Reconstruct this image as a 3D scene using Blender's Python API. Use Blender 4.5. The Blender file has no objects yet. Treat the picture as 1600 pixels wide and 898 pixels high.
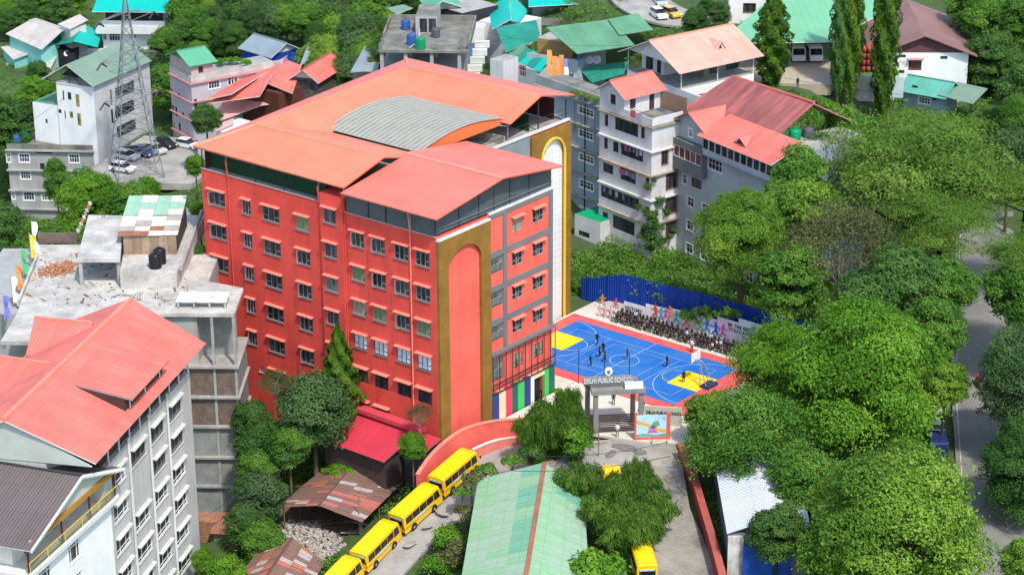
import bpy, math, random
import numpy as np
from mathutils import Vector, Matrix
R_ = math.radians
sc = bpy.context.scene
COL = sc.collection

# ---------------------------------------------------------------- camera
CAM = Vector((8.03, -227.26, 109.33)); PITCH = R_(21.7055); ROLL = R_(-0.2552); FPX = 3604.22
_c, _s = math.cos(PITCH), math.sin(PITCH)
_R, _U = Vector((1, 0, 0)), Vector((0, _s, _c)); CF = Vector((0, _c, -_s))
CR = _R*math.cos(ROLL)+_U*math.sin(ROLL); CU = -_R*math.sin(ROLL)+_U*math.cos(ROLL)
cd = bpy.data.cameras.new('camera'); co = bpy.data.objects.new('camera', cd); COL.objects.link(co)
cd.sensor_width = 36; cd.lens = FPX/1600*36; cd.clip_end = 3000; cd.clip_start = 1
co.matrix_world = Matrix(((CR.x, CU.x, -CF.x, CAM.x), (CR.y, CU.y, -CF.y, CAM.y), (CR.z, CU.z, -CF.z, CAM.z), (0, 0, 0, 1)))
sc.camera = co
# ---------------------------------------------------------------- sky, sun, exposure
SUN_AZ, SUN_EL = R_(155), R_(56)      # azimuth clockwise from +Y
w = bpy.data.worlds.new('World'); sc.world = w; w.use_nodes = True
nt = w.node_tree; bg = nt.nodes['Background']; sky = nt.nodes.new('ShaderNodeTexSky')
sky.sky_type = 'NISHITA'; sky.sun_disc = False; sky.sun_elevation = SUN_EL; sky.sun_rotation = SUN_AZ
sky.altitude = 1500; sky.air_density = 1.2; sky.dust_density = 4
nt.links.new(sky.outputs[0], bg.inputs[0]); bg.inputs[1].default_value = 0.15
sl = bpy.data.lights.new('sun', 'SUN'); sl.energy = 2.0; sl.angle = R_(3); sl.color = (1, .95, .87)
so = bpy.data.objects.new('sun', sl); COL.objects.link(so); so.location = (0, 0, 150)
_sd = Vector((math.sin(SUN_AZ)*math.cos(SUN_EL), math.cos(SUN_AZ)*math.cos(SUN_EL), math.sin(SUN_EL)))
so.rotation_euler = (-_sd).to_track_quat('-Z', 'Y').to_euler()
sc.view_settings.view_transform = 'Standard'; sc.view_settings.look = 'None'
sc.view_settings.exposure = 1.08; sc.view_settings.gamma = 1
sc.render.engine = 'CYCLES'; sc.cycles.use_denoising = True
sc.cycles.max_bounces = 6; sc.cycles.diffuse_bounces = 4; sc.cycles.transparent_max_bounces = 8
# ---------------------------------------------------------------- survey helpers
def ray(x, y): return CF+CR*((x-800)/FPX)-CU*((y-449)/FPX)
def D(x, y, d): return CAM+ray(x, y)*d
def Z(x, y, z=0.0):
    r = ray(x, y); return CAM+r*((z-CAM.z)/r.z)
def dep(x, y, z): return (z-CAM.z)/ray(x, y).z
class Fr:
    """local frame of a building: u runs to the left along its left face, v runs back along its right face"""
    def __init__(s, o, yaw):
        s.o = Vector((o[0], o[1], 0)); s.yaw = yaw
        s.u = Vector((-math.cos(yaw), math.sin(yaw), 0)); s.v = Vector((math.sin(yaw), math.cos(yaw), 0))
    def W(s, u, v, z): return s.o+s.u*u+s.v*v+Vector((0, 0, z))
    def loc(s, P): d = P-s.o; return (d.dot(s.u), d.dot(s.v), P.z)
    def uz(s, x, y, v=0):
        P = s.W(0, v, 0); r = ray(x, y); q = CAM+r*((P-CAM).dot(s.v)/r.dot(s.v)); d = q-s.o
        return d.dot(s.u), q.z
    def vz(s, x, y, u=0):
        P = s.W(u, 0, 0); r = ray(x, y); q = CAM+r*((P-CAM).dot(s.u)/r.dot(s.u)); d = q-s.o
        return d.dot(s.v), q.z
    def uv(s, x, y, z): d = Z(x, y, z)-s.o; return d.dot(s.u), d.dot(s.v)
    def UR(s, xl, yt, xr, yb, v=0):      # rectangle on a left face: (u0,u1,z0,z1)
        a, zt = s.uz(xl, yt, v); b, zb = s.uz(xr, yb, v); return (min(a, b), max(a, b), min(zt, zb), max(zt, zb))
    def VR(s, xl, yt, xr, yb, u=0):
        a, zt = s.vz(xl, yt, u); b, zb = s.vz(xr, yb, u); return (min(a, b), max(a, b), min(zt, zb), max(zt, zb))
def frame(cx, cy, d, lx, ly):            # nearest corner, its depth, and a point level with it along the left face
    P = D(cx, cy, d); L = Z(lx, ly, P.z); q = L-P
    return Fr(P, math.atan2(q.y, -q.x)), P.z, q.length
def frame_r(cx, cy, d, rx, ry):          # the same from a point along the right face
    P = D(cx, cy, d); L = Z(rx, ry, P.z); q = L-P
    return Fr(P, math.atan2(q.x, q.y)), P.z, q.length
# ---------------------------------------------------------------- materials
MATS = {}
def nodes(name):
    m = bpy.data.materials.new(name); m.use_nodes = True; t = m.node_tree
    return m, t, t.nodes, t.nodes['Principled BSDF']
def mat(name, col, rough=.8, var=.12, scale=.35, streak=0., bump=0., metal=0., fine=0., spec=.3, dirt=None):
    if name in MATS: return MATS[name]
    m, t, n, p = nodes(name); L = t.links.new
    p.inputs['Roughness'].default_value = rough; p.inputs['Metallic'].default_value = metal
    p.inputs['Specular IOR Level'].default_value = spec
    tc = n.new('ShaderNodeTexCoord')
    no = n.new('ShaderNodeTexNoise'); no.inputs['Scale'].default_value = scale; no.inputs['Detail'].default_value = 6
    no.inputs['Roughness'].default_value = .65
    L(tc.outputs['Object'], no.inputs['Vector'])
    hs = n.new('ShaderNodeMixRGB'); hs.blend_type = 'MIX'
    d = dirt or tuple(c*(1-2.2*var) for c in col)
    hs.inputs[1].default_value = (*[min(1, c*(1+var*.6)) for c in col], 1); hs.inputs[2].default_value = (*d, 1)
    rp = n.new('ShaderNodeMapRange'); rp.inputs[1].default_value = .35; rp.inputs[2].default_value = .75
    L(no.outputs[0], rp.inputs[0]); L(rp.outputs[0], hs.inputs[0]); out = hs.outputs[0]
    if streak:
        mp = n.new('ShaderNodeMapping'); mp.inputs['Scale'].default_value = (1.6, 1.6, .12); L(tc.outputs['Object'], mp.inputs['Vector'])
        n2 = n.new('ShaderNodeTexNoise'); n2.inputs['Scale'].default_value = 1.1; n2.inputs['Detail'].default_value = 5; L(mp.outputs[0], n2.inputs['Vector'])
        r2 = n.new('ShaderNodeMapRange'); r2.inputs[1].default_value = .5; r2.inputs[2].default_value = .8; r2.inputs[4].default_value = streak
        L(n2.outputs[0], r2.inputs[0])
        mx = n.new('ShaderNodeMixRGB'); mx.blend_type = 'MULTIPLY'; mx.inputs[2].default_value = (.35, .33, .3, 1)
        L(r2.outputs[0], mx.inputs[0]); L(out, mx.inputs[1]); out = mx.outputs[0]
    if fine:
        n3 = n.new('ShaderNodeTexNoise'); n3.inputs['Scale'].default_value = 6; n3.inputs['Detail'].default_value = 4; L(tc.outputs['Object'], n3.inputs['Vector'])
        mx = n.new('ShaderNodeMixRGB'); mx.blend_type = 'MULTIPLY'; mx.inputs[0].default_value = fine
        r3 = n.new('ShaderNodeMapRange'); r3.inputs[1].default_value = .3; r3.inputs[2].default_value = .7; r3.inputs[3].default_value = .45; r3.inputs[4].default_value = 1.25
        L(n3.outputs[0], r3.inputs[0]); L(out, mx.inputs[1]); L(r3.outputs[0], mx.inputs[2]); out = mx.outputs[0]
    L(out, p.inputs['Base Color'])
    if bump:
        b = n.new('ShaderNodeBump'); b.inputs['Strength'].default_value = bump; b.inputs['Distance'].default_value = .1
        n4 = n.new('ShaderNodeTexNoise'); n4.inputs['Scale'].default_value = 4; n4.inputs['Detail'].default_value = 6; L(tc.outputs['Object'], n4.inputs['Vector'])
        L(n4.outputs[0], b.inputs['Height']); L(b.outputs[0], p.inputs['Normal'])
    MATS[name] = m; return m
def sheet(name, col, rib=.3, var=.1, streak=.35, rough=.55, sheetvar=.12, dirt=(.2, .13, .1), sw=1.0, sh=3.2, metal=0., spec=.25, lo=.5):
    """profiled metal sheet; UV in metres, u along the eave, v down the slope"""
    if name in MATS: return MATS[name]
    m, t, n, p = nodes(name); L = t.links.new
    p.inputs['Roughness'].default_value = rough; p.inputs['Specular IOR Level'].default_value = spec; p.inputs['Metallic'].default_value = metal
    uv = n.new('ShaderNodeUVMap'); uv.uv_map = 'UVMap'
    br = n.new('ShaderNodeTexBrick'); br.offset = 0; br.inputs['Scale'].default_value = 1
    br.inputs['Brick Width'].default_value = sw; br.inputs['Row Height'].default_value = sh; br.inputs['Mortar Size'].default_value = .02
    k = sheetvar
    br.inputs['Color1'].default_value = (1-k, 1-k, 1-k, 1); br.inputs['Color2'].default_value = (1+k*.4, 1+k*.4, 1+k*.4, 1)
    br.inputs['Mortar'].default_value = (.66, .62, .6, 1); L(uv.outputs[0], br.inputs['Vector'])
    mx = n.new('ShaderNodeMixRGB'); mx.blend_type = 'MULTIPLY'; mx.inputs[0].default_value = 1; mx.inputs[1].default_value = (*col, 1)
    L(br.outputs[0], mx.inputs[2]); out = mx.outputs[0]
    mp = n.new('ShaderNodeMapping'); mp.inputs['Scale'].default_value = (1.3, .16, 1); L(uv.outputs[0], mp.inputs['Vector'])
    no = n.new('ShaderNodeTexNoise'); no.inputs['Scale'].default_value = .8; no.inputs['Detail'].default_value = 7; no.inputs['Roughness'].default_value = .7; L(mp.outputs[0], no.inputs['Vector'])
    rp = n.new('ShaderNodeMapRange'); rp.inputs[1].default_value = lo; rp.inputs[2].default_value = lo+.28; rp.inputs[4].default_value = streak; L(no.outputs[0], rp.inputs[0])
    m2 = n.new('ShaderNodeMixRGB'); m2.inputs[2].default_value = (*dirt, 1); L(rp.outputs[0], m2.inputs[0]); L(out, m2.inputs[1])
    n2 = n.new('ShaderNodeTexNoise'); n2.inputs['Scale'].default_value = .22; n2.inputs['Detail'].default_value = 4; L(uv.outputs[0], n2.inputs['Vector'])
    r2 = n.new('ShaderNodeMapRange'); r2.inputs[1].default_value = .3; r2.inputs[2].default_value = .7; r2.inputs[3].default_value = 1-var; r2.inputs[4].default_value = 1+var; L(n2.outputs[0], r2.inputs[0])
    m3 = n.new('ShaderNodeMixRGB'); m3.blend_type = 'MULTIPLY'; m3.inputs[0].default_value = 1; L(m2.outputs[0], m3.inputs[1]); L(r2.outputs[0], m3.inputs[2])
    L(m3.outputs[0], p.inputs['Base Color'])
    if rib:
        sp = n.new('ShaderNodeSeparateXYZ'); L(uv.outputs[0], sp.inputs[0])
        ml = n.new('ShaderNodeMath'); ml.operation = 'MULTIPLY'; ml.inputs[1].default_value = 2*math.pi/.33; L(sp.outputs[0], ml.inputs[0])
        sn = n.new('ShaderNodeMath'); sn.operation = 'SINE'; L(ml.outputs[0], sn.inputs[0])
        b = n.new('ShaderNodeBump'); b.inputs['Strength'].default_value = rib; b.inputs['Distance'].default_value = .05
        L(sn.outputs[0], b.inputs['Height']); L(b.outputs[0], p.inputs['Normal'])
    MATS[name] = m; return m
def glass(name, col=(.02, .024, .026), rough=.2, curtain=None, amount=0.):
    if name in MATS: return MATS[name]
    m, t, n, p = nodes(name); L = t.links.new
    p.inputs['Roughness'].default_value = rough; p.inputs['Specular IOR Level'].default_value = .18
    tc = n.new('ShaderNodeTexCoord'); oi = n.new('ShaderNodeObjectInfo')
    no = n.new('ShaderNodeTexNoise'); no.noise_dimensions = '4D'; no.inputs['Scale'].default_value = 1.3; no.inputs['Detail'].default_value = 3
    ml = n.new('ShaderNodeMath'); ml.operation = 'MULTIPLY'; ml.inputs[1].default_value = 50; L(oi.outputs['Random'], ml.inputs[0]); L(ml.outputs[0], no.inputs['W'])
    mp = n.new('ShaderNodeMapping'); mp.inputs['Scale'].default_value = (2.0, 1, .25); L(tc.outputs['Object'], mp.inputs['Vector']); L(mp.outputs[0], no.inputs['Vector'])
    r = n.new('ShaderNodeValToRGB'); r.color_ramp.elements[0].position = .45; r.color_ramp.elements[1].position = .58
    c2 = curtain or tuple(min(1, c*2+.012) for c in col)
    if curtain: r.color_ramp.elements[0].position = .62-amount*.4; r.color_ramp.elements[1].position = r.color_ramp.elements[0].position+.05
    r.color_ramp.elements[0].color = (*col, 1); r.color_ramp.elements[1].color = (*c2, 1)
    L(no.outputs[0], r.inputs[0]); L(r.outputs[0], p.inputs['Base Color'])
    MATS[name] = m; return m
def clear_glass(name, tint=(.8, .85, .85), a=.3):
    if name in MATS: return MATS[name]
    m, t, n, p = nodes(name); L = t.links.new
    tr = n.new('ShaderNodeBsdfTransparent'); tr.inputs[0].default_value = (*tint, 1); mx = n.new('ShaderNodeMixShader')
    p.inputs['Base Color'].default_value = (.2, .24, .25, 1); p.inputs['Roughness'].default_value = .08
    mx.inputs[0].default_value = a; L(tr.outputs[0], mx.inputs[1]); L(p.outputs[0], mx.inputs[2]); L(mx.outputs[0], n['Material Output'].inputs[0])
    MATS[name] = m; return m
# ---------------------------------------------------------------- objects
def tag(o, label=None, cat=None, group=None, kind=None):
    if label: o['label'] = label
    if cat: o['category'] = cat
    if group: o['group'] = group
    if kind: o['kind'] = kind
    return o
def thing(name, label, cat, loc, group=None):
    o = bpy.data.objects.new(name, None); COL.objects.link(o); o.location = loc; o.empty_display_size = .3
    return tag(o, label, cat, group)
def rootloc(p):
    v = Vector((0, 0, 0))
    while p: v = v+p.location; p = p.parent
    return v
class MB:
    def __init__(s): s.v = []; s.f = []; s.m = []; s.uv = None
    def add(s, vs, fs, mi=0):
        b = len(s.v); s.v += [tuple(x) for x in vs]; s.f += [tuple(i+b for i in f) for f in fs]; s.m += [mi]*len(fs)
    def quad(s, a, b, c, d, mi=0): s.add((a, b, c, d), ((0, 1, 2, 3),), mi)
    def poly(s, pts, mi=0): s.add(pts, (tuple(range(len(pts))),), mi)
    def box(s, o, x, y, z, mi=0):
        o = Vector(o); x = Vector(x); y = Vector(y); z = Vector(z)
        if x.cross(y).dot(z) < 0: o = o+x; x = -x
        s.add((o, o+x, o+x+y, o+y, o+z, o+x+z, o+x+y+z, o+y+z),
              ((0, 3, 2, 1), (4, 5, 6, 7), (0, 1, 5, 4), (1, 2, 6, 5), (2, 3, 7, 6), (3, 0, 4, 7)), mi)
    def fbox(s, fr, u0, u1, v0, v1, z0, z1, mi=0):
        s.box(fr.W(u0, v0, z0), fr.u*(u1-u0), fr.v*(v1-v0), (0, 0, z1-z0), mi)
    def prism(s, pts, ext, mi=0, mi2=None):
        n = len(pts); e = Vector(ext); p = [Vector(q) for q in pts]; q = [x+e for x in p]
        s.add(p+q, [tuple(range(n-1, -1, -1)), tuple(range(n, 2*n))], mi)
        s.add(p+q, [(i, (i+1) % n, n+(i+1) % n, n+i) for i in range(n)], mi if mi2 is None else mi2)
    def tube(s, a, b, r0, r1=None, n=8, mi=0, caps=True):
        a = Vector(a); b = Vector(b); r1 = r0 if r1 is None else r1; d = (b-a).normalized()
        x = d.orthogonal().normalized(); y = d.cross(x)
        vs = []
        for P, r in ((a, r0), (b, r1)):
            for i in range(n):
                t = 2*math.pi*i/n; vs.append(P+x*(r*math.cos(t))+y*(r*math.sin(t)))
        fs = [(i, (i+1) % n, n+(i+1) % n, n+i) for i in range(n)]
        if caps: fs += [tuple(range(n-1, -1, -1)), tuple(range(n, 2*n))]
        s.add(vs, fs, mi)
    def path(s, pts, r, n=6, mi=0):
        for a, b in zip(pts[:-1], pts[1:]): s.tube(a, b, r, r, n, mi)
    def lathe(s, c, prof, n=16, mi=0):
        c = Vector(c); vs = []; fs = []
        for r, z in prof:
            for i in range(n):
                t = 2*math.pi*i/n; vs.append(c+Vector((r*math.cos(t), r*math.sin(t), z)))
        for k in range(len(prof)-1):
            for i in range(n): fs.append((k*n+i, k*n+(i+1) % n, (k+1)*n+(i+1) % n, (k+1)*n+i))
        fs.append(tuple((len(prof)-1)*n+i for i in range(n)))
        s.add(vs, fs, mi)
    def build(s, name, mats, parent=None, smooth=False, local=False):
        if not isinstance(mats, (list, tuple)): mats = [mats]
        off = Vector((0, 0, 0)) if (local or parent is None) else rootloc(parent)
        me = bpy.data.meshes.new(name)
        me.from_pydata([(x-off.x, y-off.y, z-off.z) for x, y, z in s.v], [], s.f)
        for m in mats: me.materials.append(m)
        if len(mats) > 1: me.polygons.foreach_set('material_index', s.m)
        if smooth: me.polygons.foreach_set('use_smooth', [True]*len(me.polygons))
        me.update(); o = bpy.data.objects.new(name, me); COL.objects.link(o)
        if parent: o.parent = parent
        return o
def inst(o, name, parent=None, loc=None, rz=None, mw=None):
    c = bpy.data.objects.new(name, o.data if hasattr(o, 'data') else o); COL.objects.link(c)
    if parent: c.parent = parent
    if mw is not None: c.matrix_local = mw
    else:
        if loc is not None: c.location = loc
        if rz is not None: c.rotation_euler = (0, 0, rz)
    return c
def slab(parent, name, pts, m, th=.12, edge=None, uvs=True, flip=False):
    """a roof plane: pts = eave start, eave end, ridge end, ridge start (any polygon); thickness downwards"""
    p = [Vector(x) for x in pts]; n = len(p)
    ud = (p[1]-p[0]).normalized(); nr = Vector((0, 0, 0))
    for i in range(n): nr += (p[i]-p[0]).cross(p[(i+1) % n]-p[0])
    nr.normalize()
    if nr.z < 0: p = p[::-1]; nr = -nr
    ct = sum(p, Vector())/n      # lay the corners on one plane
    if n > 3: p = [Vector((x.x, x.y, ct.z-((x.x-ct.x)*nr.x+(x.y-ct.y)*nr.y)/nr.z)) if abs(nr.z) > .25 else x for x in p]
    vd = nr.cross(ud); off = rootloc(parent) if parent else Vector((0, 0, 0))
    q = [x-nr*th for x in p]
    me = bpy.data.meshes.new(name)
    fs = [tuple(range(n)), tuple(range(2*n-1, n-1, -1))]+[(i, n+i, n+(i+1) % n, (i+1) % n) for i in range(n)]
    me.from_pydata([tuple(x-off) for x in p+q], [], fs)
    me.materials.append(m); me.materials.append(edge or m)
    me.polygons.foreach_set('material_index', [0, 1]+[1]*n)
    ul = me.uv_layers.new(name='UVMap'); o0 = p[0]
    allp = p+q
    for li, lp in enumerate(me.loops):
        d = allp[lp.vertex_index]-o0; ul.data[li].uv = (d.dot(ud)+50, d.dot(vd)+50)
    me.update(); o = bpy.data.objects.new(name, me); COL.objects.link(o)
    if parent: o.parent = parent
    return o
def sheets(parent, pts, nu, nv, mats, rng, lift=.03, weights=None, name='roof_sheet', over=.06, skew=.0):
    """separate lapped sheets over a roof plane (eave start, eave end, ridge end, ridge start)"""
    a, b, c, d = [Vector(x) for x in pts]; nr = (b-a).cross(d-a).normalized()
    if nr.z < 0: nr = -nr
    res = []
    for j in range(nv):
        for i in range(nu):
            f = lambda s, t: a.lerp(b, s).lerp(d.lerp(c, s), t)
            s0, s1, t0, t1 = i/nu, (i+1)/nu, j/nv, (j+1)/nv
            s1 = min(1.005, s1+over/nu); t0 = max(0, t0-over/nv)
            h = nr*(lift*((i % 2)*.6+(1 - j/nv)*.0+rng.random()*.8)+.02*(nv-j))
            k = [f(s0, t0)+h, f(s1, t0)+h, f(s1, t1)+h-nr*.02, f(s0, t1)+h-nr*.02]
            if skew: k[0] += nr*rng.random()*skew; k[1] += nr*rng.random()*skew
            m = rng.choices(mats, weights)[0]
            res.append(slab(parent, name, k, m, .02))
    return res
def wall_face(mb, O, U, N, W, z0, z1, holes, depth=.22, mi=0, top=None):
    """vertical wall face with rectangular openings and their reveals; top(u) optionally lifts the upper edge"""
    O = Vector((O[0], O[1], 0)); zv = Vector((0, 0, 1))
    hs = [(max(0.01, a), min(W-.01, b), max(z0+.01, c), min(z1-.01, d)) for a, b, c, d in holes]
    us = sorted({0, W, *[h[0] for h in hs], *[h[1] for h in hs]}); zs = sorted({z0, z1, *[h[2] for h in hs], *[h[3] for h in hs]})
    us = [u for i, u in enumerate(us) if i == 0 or u-us[i-1] > 1e-4]; zs = [z for i, z in enumerate(zs) if i == 0 or z-zs[i-1] > 1e-4]
    rh = U.cross(zv).dot(N) > 0
    def q(a, b, c, d): mb.quad(a, b, c, d, mi) if rh else mb.quad(d, c, b, a, mi)
    for j in range(len(zs)-1):
        zc = (zs[j]+zs[j+1])/2; run = None
        for i in range(len(us)-1):
            uc = (us[i]+us[i+1])/2
            hole = any(h[0] < uc < h[1] and h[2] < zc < h[3] for h in hs)
            if not hole:
                if run is None: run = us[i]
            if (hole or i == len(us)-2) and run is not None:
                e = us[i] if hole else us[i+1]
                q(O+U*run+zv*zs[j], O+U*e+zv*zs[j], O+U*e+zv*zs[j+1], O+U*run+zv*zs[j+1]); run = None
    for a, b, c, d in hs:
        A = O+U*a+zv*c; B = O+U*b+zv*c; C = O+U*b+zv*d; E_ = O+U*a+zv*d; k = -N*depth
        for p, r in ((A, B), (B, C), (C, E_), (E_, A)): q(p, p+k, r+k, r) if False else q(r, r+k, p+k, p)
WIN = {}
def window(root, O, U, N, w_, h_, st):
    """st: dict(frame=mat, pane=mat, bars=(verticals, transoms), shade=mat or None, sill=mat, fw, depth, sp)"""
    zv = Vector((0, 0, 1)); O = Vector(O)
    if U.cross(N).z < 0: O = O+U*w_; U = -U
    w_ = round(w_, 2); h_ = round(h_, 2)
    key = (st['name'], w_, h_)
    if key not in WIN:
        fw = st.get('fw', .06); dp = st.get('depth', .12)
        m = MB()
        for x in (0, w_-fw): m.box((x, -dp, 0), (fw, 0, 0), (0, .07, 0), (0, 0, h_))
        for z in (0, h_-fw): m.box((fw, -dp, z), (w_-2*fw, 0, 0), (0, .07, 0), (0, 0, fw))
        for x in st.get('v', ()): m.box((x*w_-fw*.4, -dp+.005, fw), (fw*.8, 0, 0), (0, .06, 0), (0, 0, h_-2*fw))
        for x0, x1, z in st.get('h', ()): m.box((x0*w_, -dp+.01, z*h_-fw*.4), ((x1-x0)*w_, 0, 0), (0, .05, 0), (0, 0, fw*.8))
        if st.get('surround'):
            s_ = st['surround']
            for x in (-s_, w_): m.box((x, 0, -s_), (s_, 0, 0), (0, .06, 0), (0, 0, h_+2*s_))
            for z in (-s_, h_): m.box((0, 0, z), (w_, 0, 0), (0, .06, 0), (0, 0, s_))
        for (x, z0_, z1_, ang) in st.get('sash', ()):     # an opened casement
            c_, s_ = math.cos(R_(ang)), math.sin(R_(ang)); L_ = w_*.3
            for q in (0, 1):
                m.box((x*w_+c_*L_*q, s_*L_*q-dp+.08, z0_*h_), (.05, 0, 0), (0, .05, 0), (0, 0, (z1_-z0_)*h_))
                m.box((x*w_, -dp+.08, (z0_ if q == 0 else z1_)*h_-.025), (c_*L_, s_*L_, 0), (0, .05, 0), (0, 0, .05))
        f = m.build('window', st['frame'], local=True); fm = f.data; bpy.data.objects.remove(f)
        m = MB(); m.quad((.01, -dp+.02, .01), (w_-.01, -dp+.02, .01), (w_-.01, -dp+.02, h_-.01), (.01, -dp+.02, h_-.01))
        f = m.build('pane', st['pane'], local=True); pm = f.data; bpy.data.objects.remove(f); sm = None
        if st.get('shade'):
            sp = st.get('sp', .5); e = st.get('se', .2)
            m = MB(); t = .09
            m.add([(-e, 0, h_+.16), (w_+e, 0, h_+.16), (w_+e, sp, h_+.08), (-e, sp, h_+.08), (-e, 0, h_+.16+t), (w_+e, 0, h_+.16+t), (w_+e, sp, h_+.08+t), (-e, sp, h_+.08+t)],
                  ((0, 1, 2, 3), (7, 6, 5, 4), (1, 5, 6, 2), (2, 6, 7, 3), (0, 3, 7, 4), (0, 4, 5, 1)))
            f = m.build('sunshade', st['shade'], local=True); sm = f.data; bpy.data.objects.remove(f)
        sl_ = None
        if st.get('sill'):
            m = MB(); m.box((-.08, -.05, -.08), (w_+.16, 0, 0), (0, .17, 0), (0, 0, .08))
            f = m.build('sill', st['sill'], local=True); sl_ = f.data; bpy.data.objects.remove(f)
        WIN[key] = (fm, pm, sm, sl_)
    fm, pm, sm, sl_ = WIN[key]
    off = rootloc(root); M = Matrix(((U.x, N.x, 0, O.x-off.x), (U.y, N.y, 0, O.y-off.y), (0, 0, 1, O.z-off.z), (0, 0, 0, 1)))
    f = inst(fm, 'window', root, mw=M); c = inst(pm, 'pane', f)
    if st.get('panes'):
        c.material_slots[0].link = 'OBJECT'; c.material_slots[0].material = st['rng'].choice(st['panes'])
    if sm: inst(sm, 'sunshade', f)
    if sl_: inst(sl_, 'sill', f)
    return f
def block(root, fr, u0, u1, v0, v1, z0, z1, m, hu=(), hv=(), name='wall', top=None, depth=.22, back=True):
    """box of walls with windows: hu on the left face, hv on the right face, entries (c0,c1,z0,z1,style)"""
    mb = MB()
    wall_face(mb, fr.W(u0, v0, 0), fr.u, -fr.v, u1-u0, z0, z1, [(h[0]-u0, h[1]-u0, h[2], h[3]) for h in hu], depth)
    wall_face(mb, fr.W(u0, v0, 0), fr.v, -fr.u, v1-v0, z0, z1, [(h[0]-v0, h[1]-v0, h[2], h[3]) for h in hv], depth)
    if back:
        wall_face(mb, fr.W(u0, v1, 0), fr.u, fr.v, u1-u0, z0, z1, [], depth)
        wall_face(mb, fr.W(u1, v0, 0), fr.v, fr.u, v1-v0, z0, z1, [], depth)
    mb.quad(fr.W(u0, v0, z1), fr.W(u0, v1, z1), fr.W(u1, v1, z1), fr.W(u1, v0, z1), 1)
    o = mb.build(name, [m, top or m], root)
    for h in hu:
        if len(h) > 4 and h[4]: window(root, fr.W(h[0], v0, h[2]), fr.u, -fr.v, h[1]-h[0], h[3]-h[2], h[4])
    for h in hv:
        if len(h) > 4 and h[4]: window(root, fr.W(u0, h[0], h[2]), fr.v, -fr.u, h[1]-h[0], h[3]-h[2], h[4])
    return o
def parts(root, name, fr, boxes, m):
    for b in boxes:
        mb = MB(); mb.fbox(fr, *b); mb.build(name, m, root)
# ================================================================ palette
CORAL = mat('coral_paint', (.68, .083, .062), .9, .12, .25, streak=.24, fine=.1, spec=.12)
CORALSUN = mat('coral_sunlit', (.78, .135, .095), .9, .1, .25, streak=.2, fine=.08, spec=.12)  # the same coral, lightened in colour for the sun on the right facade
CORALTRIM = mat('coral_trim', (.82, .22, .16), .7, .08)
GOLD = mat('ochre_paint', (.26, .135, .022), .7, .16, .5, streak=.2)
GREYP = mat('grey_paint', (.15, .165, .165), .75, .08, .3)
CLAD = mat('slate_cladding', (.085, .105, .115), .5, .12, .4)
WHITE = mat('white_paint', (.78, .78, .75), .7, .06, .4, streak=.12)
OFFW = mat('off_white_paint', (.62, .62, .58), .8, .1, .3, streak=.25)
CONC = mat('concrete', (.36, .35, .32), .9, .18, .5, fine=.35, bump=.2)
CONCL = mat('pale_concrete', (.50, .48, .43), .9, .22, .4, fine=.5, bump=.15)
CONCD = mat('stained_concrete', (.22, .21, .18), .9, .25, .4, fine=.4, bump=.2, dirt=(.06, .065, .045))
DKMETAL = mat('dark_metal', (.03, .032, .035), .5, .1)
GREYMETAL = mat('grey_metal', (.3, .31, .32), .45, .1, metal=.4)
ALU = mat('aluminium_frame', (.28, .29, .29), .45, .05)
ORANGEROOF = sheet('orange_roof', (.76, .205, .115), .6, .1, .3, .5, .05, dirt=(.55, .2, .12))
PINKROOF = sheet('coral_roof', (.74, .175, .125), .6, .1, .3, .5, .05, dirt=(.5, .16, .12))
ROOFEDGE = mat('roof_underside', (.52, .11, .045), .6, .08)
DKGREEN = mat('green_net', (.012, .05, .022), .9, .2, 2)
G_DARK = glass('dark_glass'); G_GREY = glass('grey_glass', (.035, .038, .038), .25)
G_CURT = glass('curtained_glass', (.03, .035, .03), .12, (.16, .2, .09), .75)
G_WHITE = glass('white_curtain_glass', (.52, .56, .6), .15, (.62, .66, .7), .5)
G_BEIGE = glass('beige_curtain_glass', (.05, .05, .04), .12, (.3, .27, .18), .7)
rng = random.Random(5)
def style(name, frame, panes, v=(), h=(), shade=None, sill=None, fw=.06, seed=1, **k):
    d = dict(name=name, frame=frame, pane=panes[0], panes=panes if len(panes) > 1 else None, v=v, h=h, shade=shade, sill=sill, fw=fw, rng=random.Random(seed)); d.update(k); return d
S_SCH = style('school', ALU, [G_DARK, G_DARK, G_GREY, G_CURT, G_DARK, G_BEIGE, G_DARK], (.33, .66), ((0, .33, .35), (.66, 1, .35)), CORALTRIM, GREYP, sp=.38, se=.16)
S_SCHO = style('school_open', ALU, [G_DARK, G_GREY], (.33, .66), ((0, .33, .35),), CORALTRIM, GREYP, sp=.38, se=.16, sash=((.62, .05, .95, 60),))
S_SCHW = style('school_white', DKMETAL, [G_WHITE], (.33, .66), ((0, .33, .35), (.66, 1, .35)), CORALTRIM, GREYP, sp=.38, se=.16)
S_SCHR = style('school_red', DKMETAL, [glass('maroon_glass', (.06, .02, .022), .15, (.15, .06, .05), .5), G_DARK], (.33, .66), ((0, 1, .75),), CORALTRIM, None)
S_STAIR = style('stair', ALU, [G_GREY, glass('stair_glass', (.05, .055, .05), .25, (.15, .16, .14), .6)], (.5,), (), CORALTRIM, GREYP, sp=.38)
S_SMALL = style('vent', ALU, [G_GREY], (.5,), (), None, OFFW)
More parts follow.
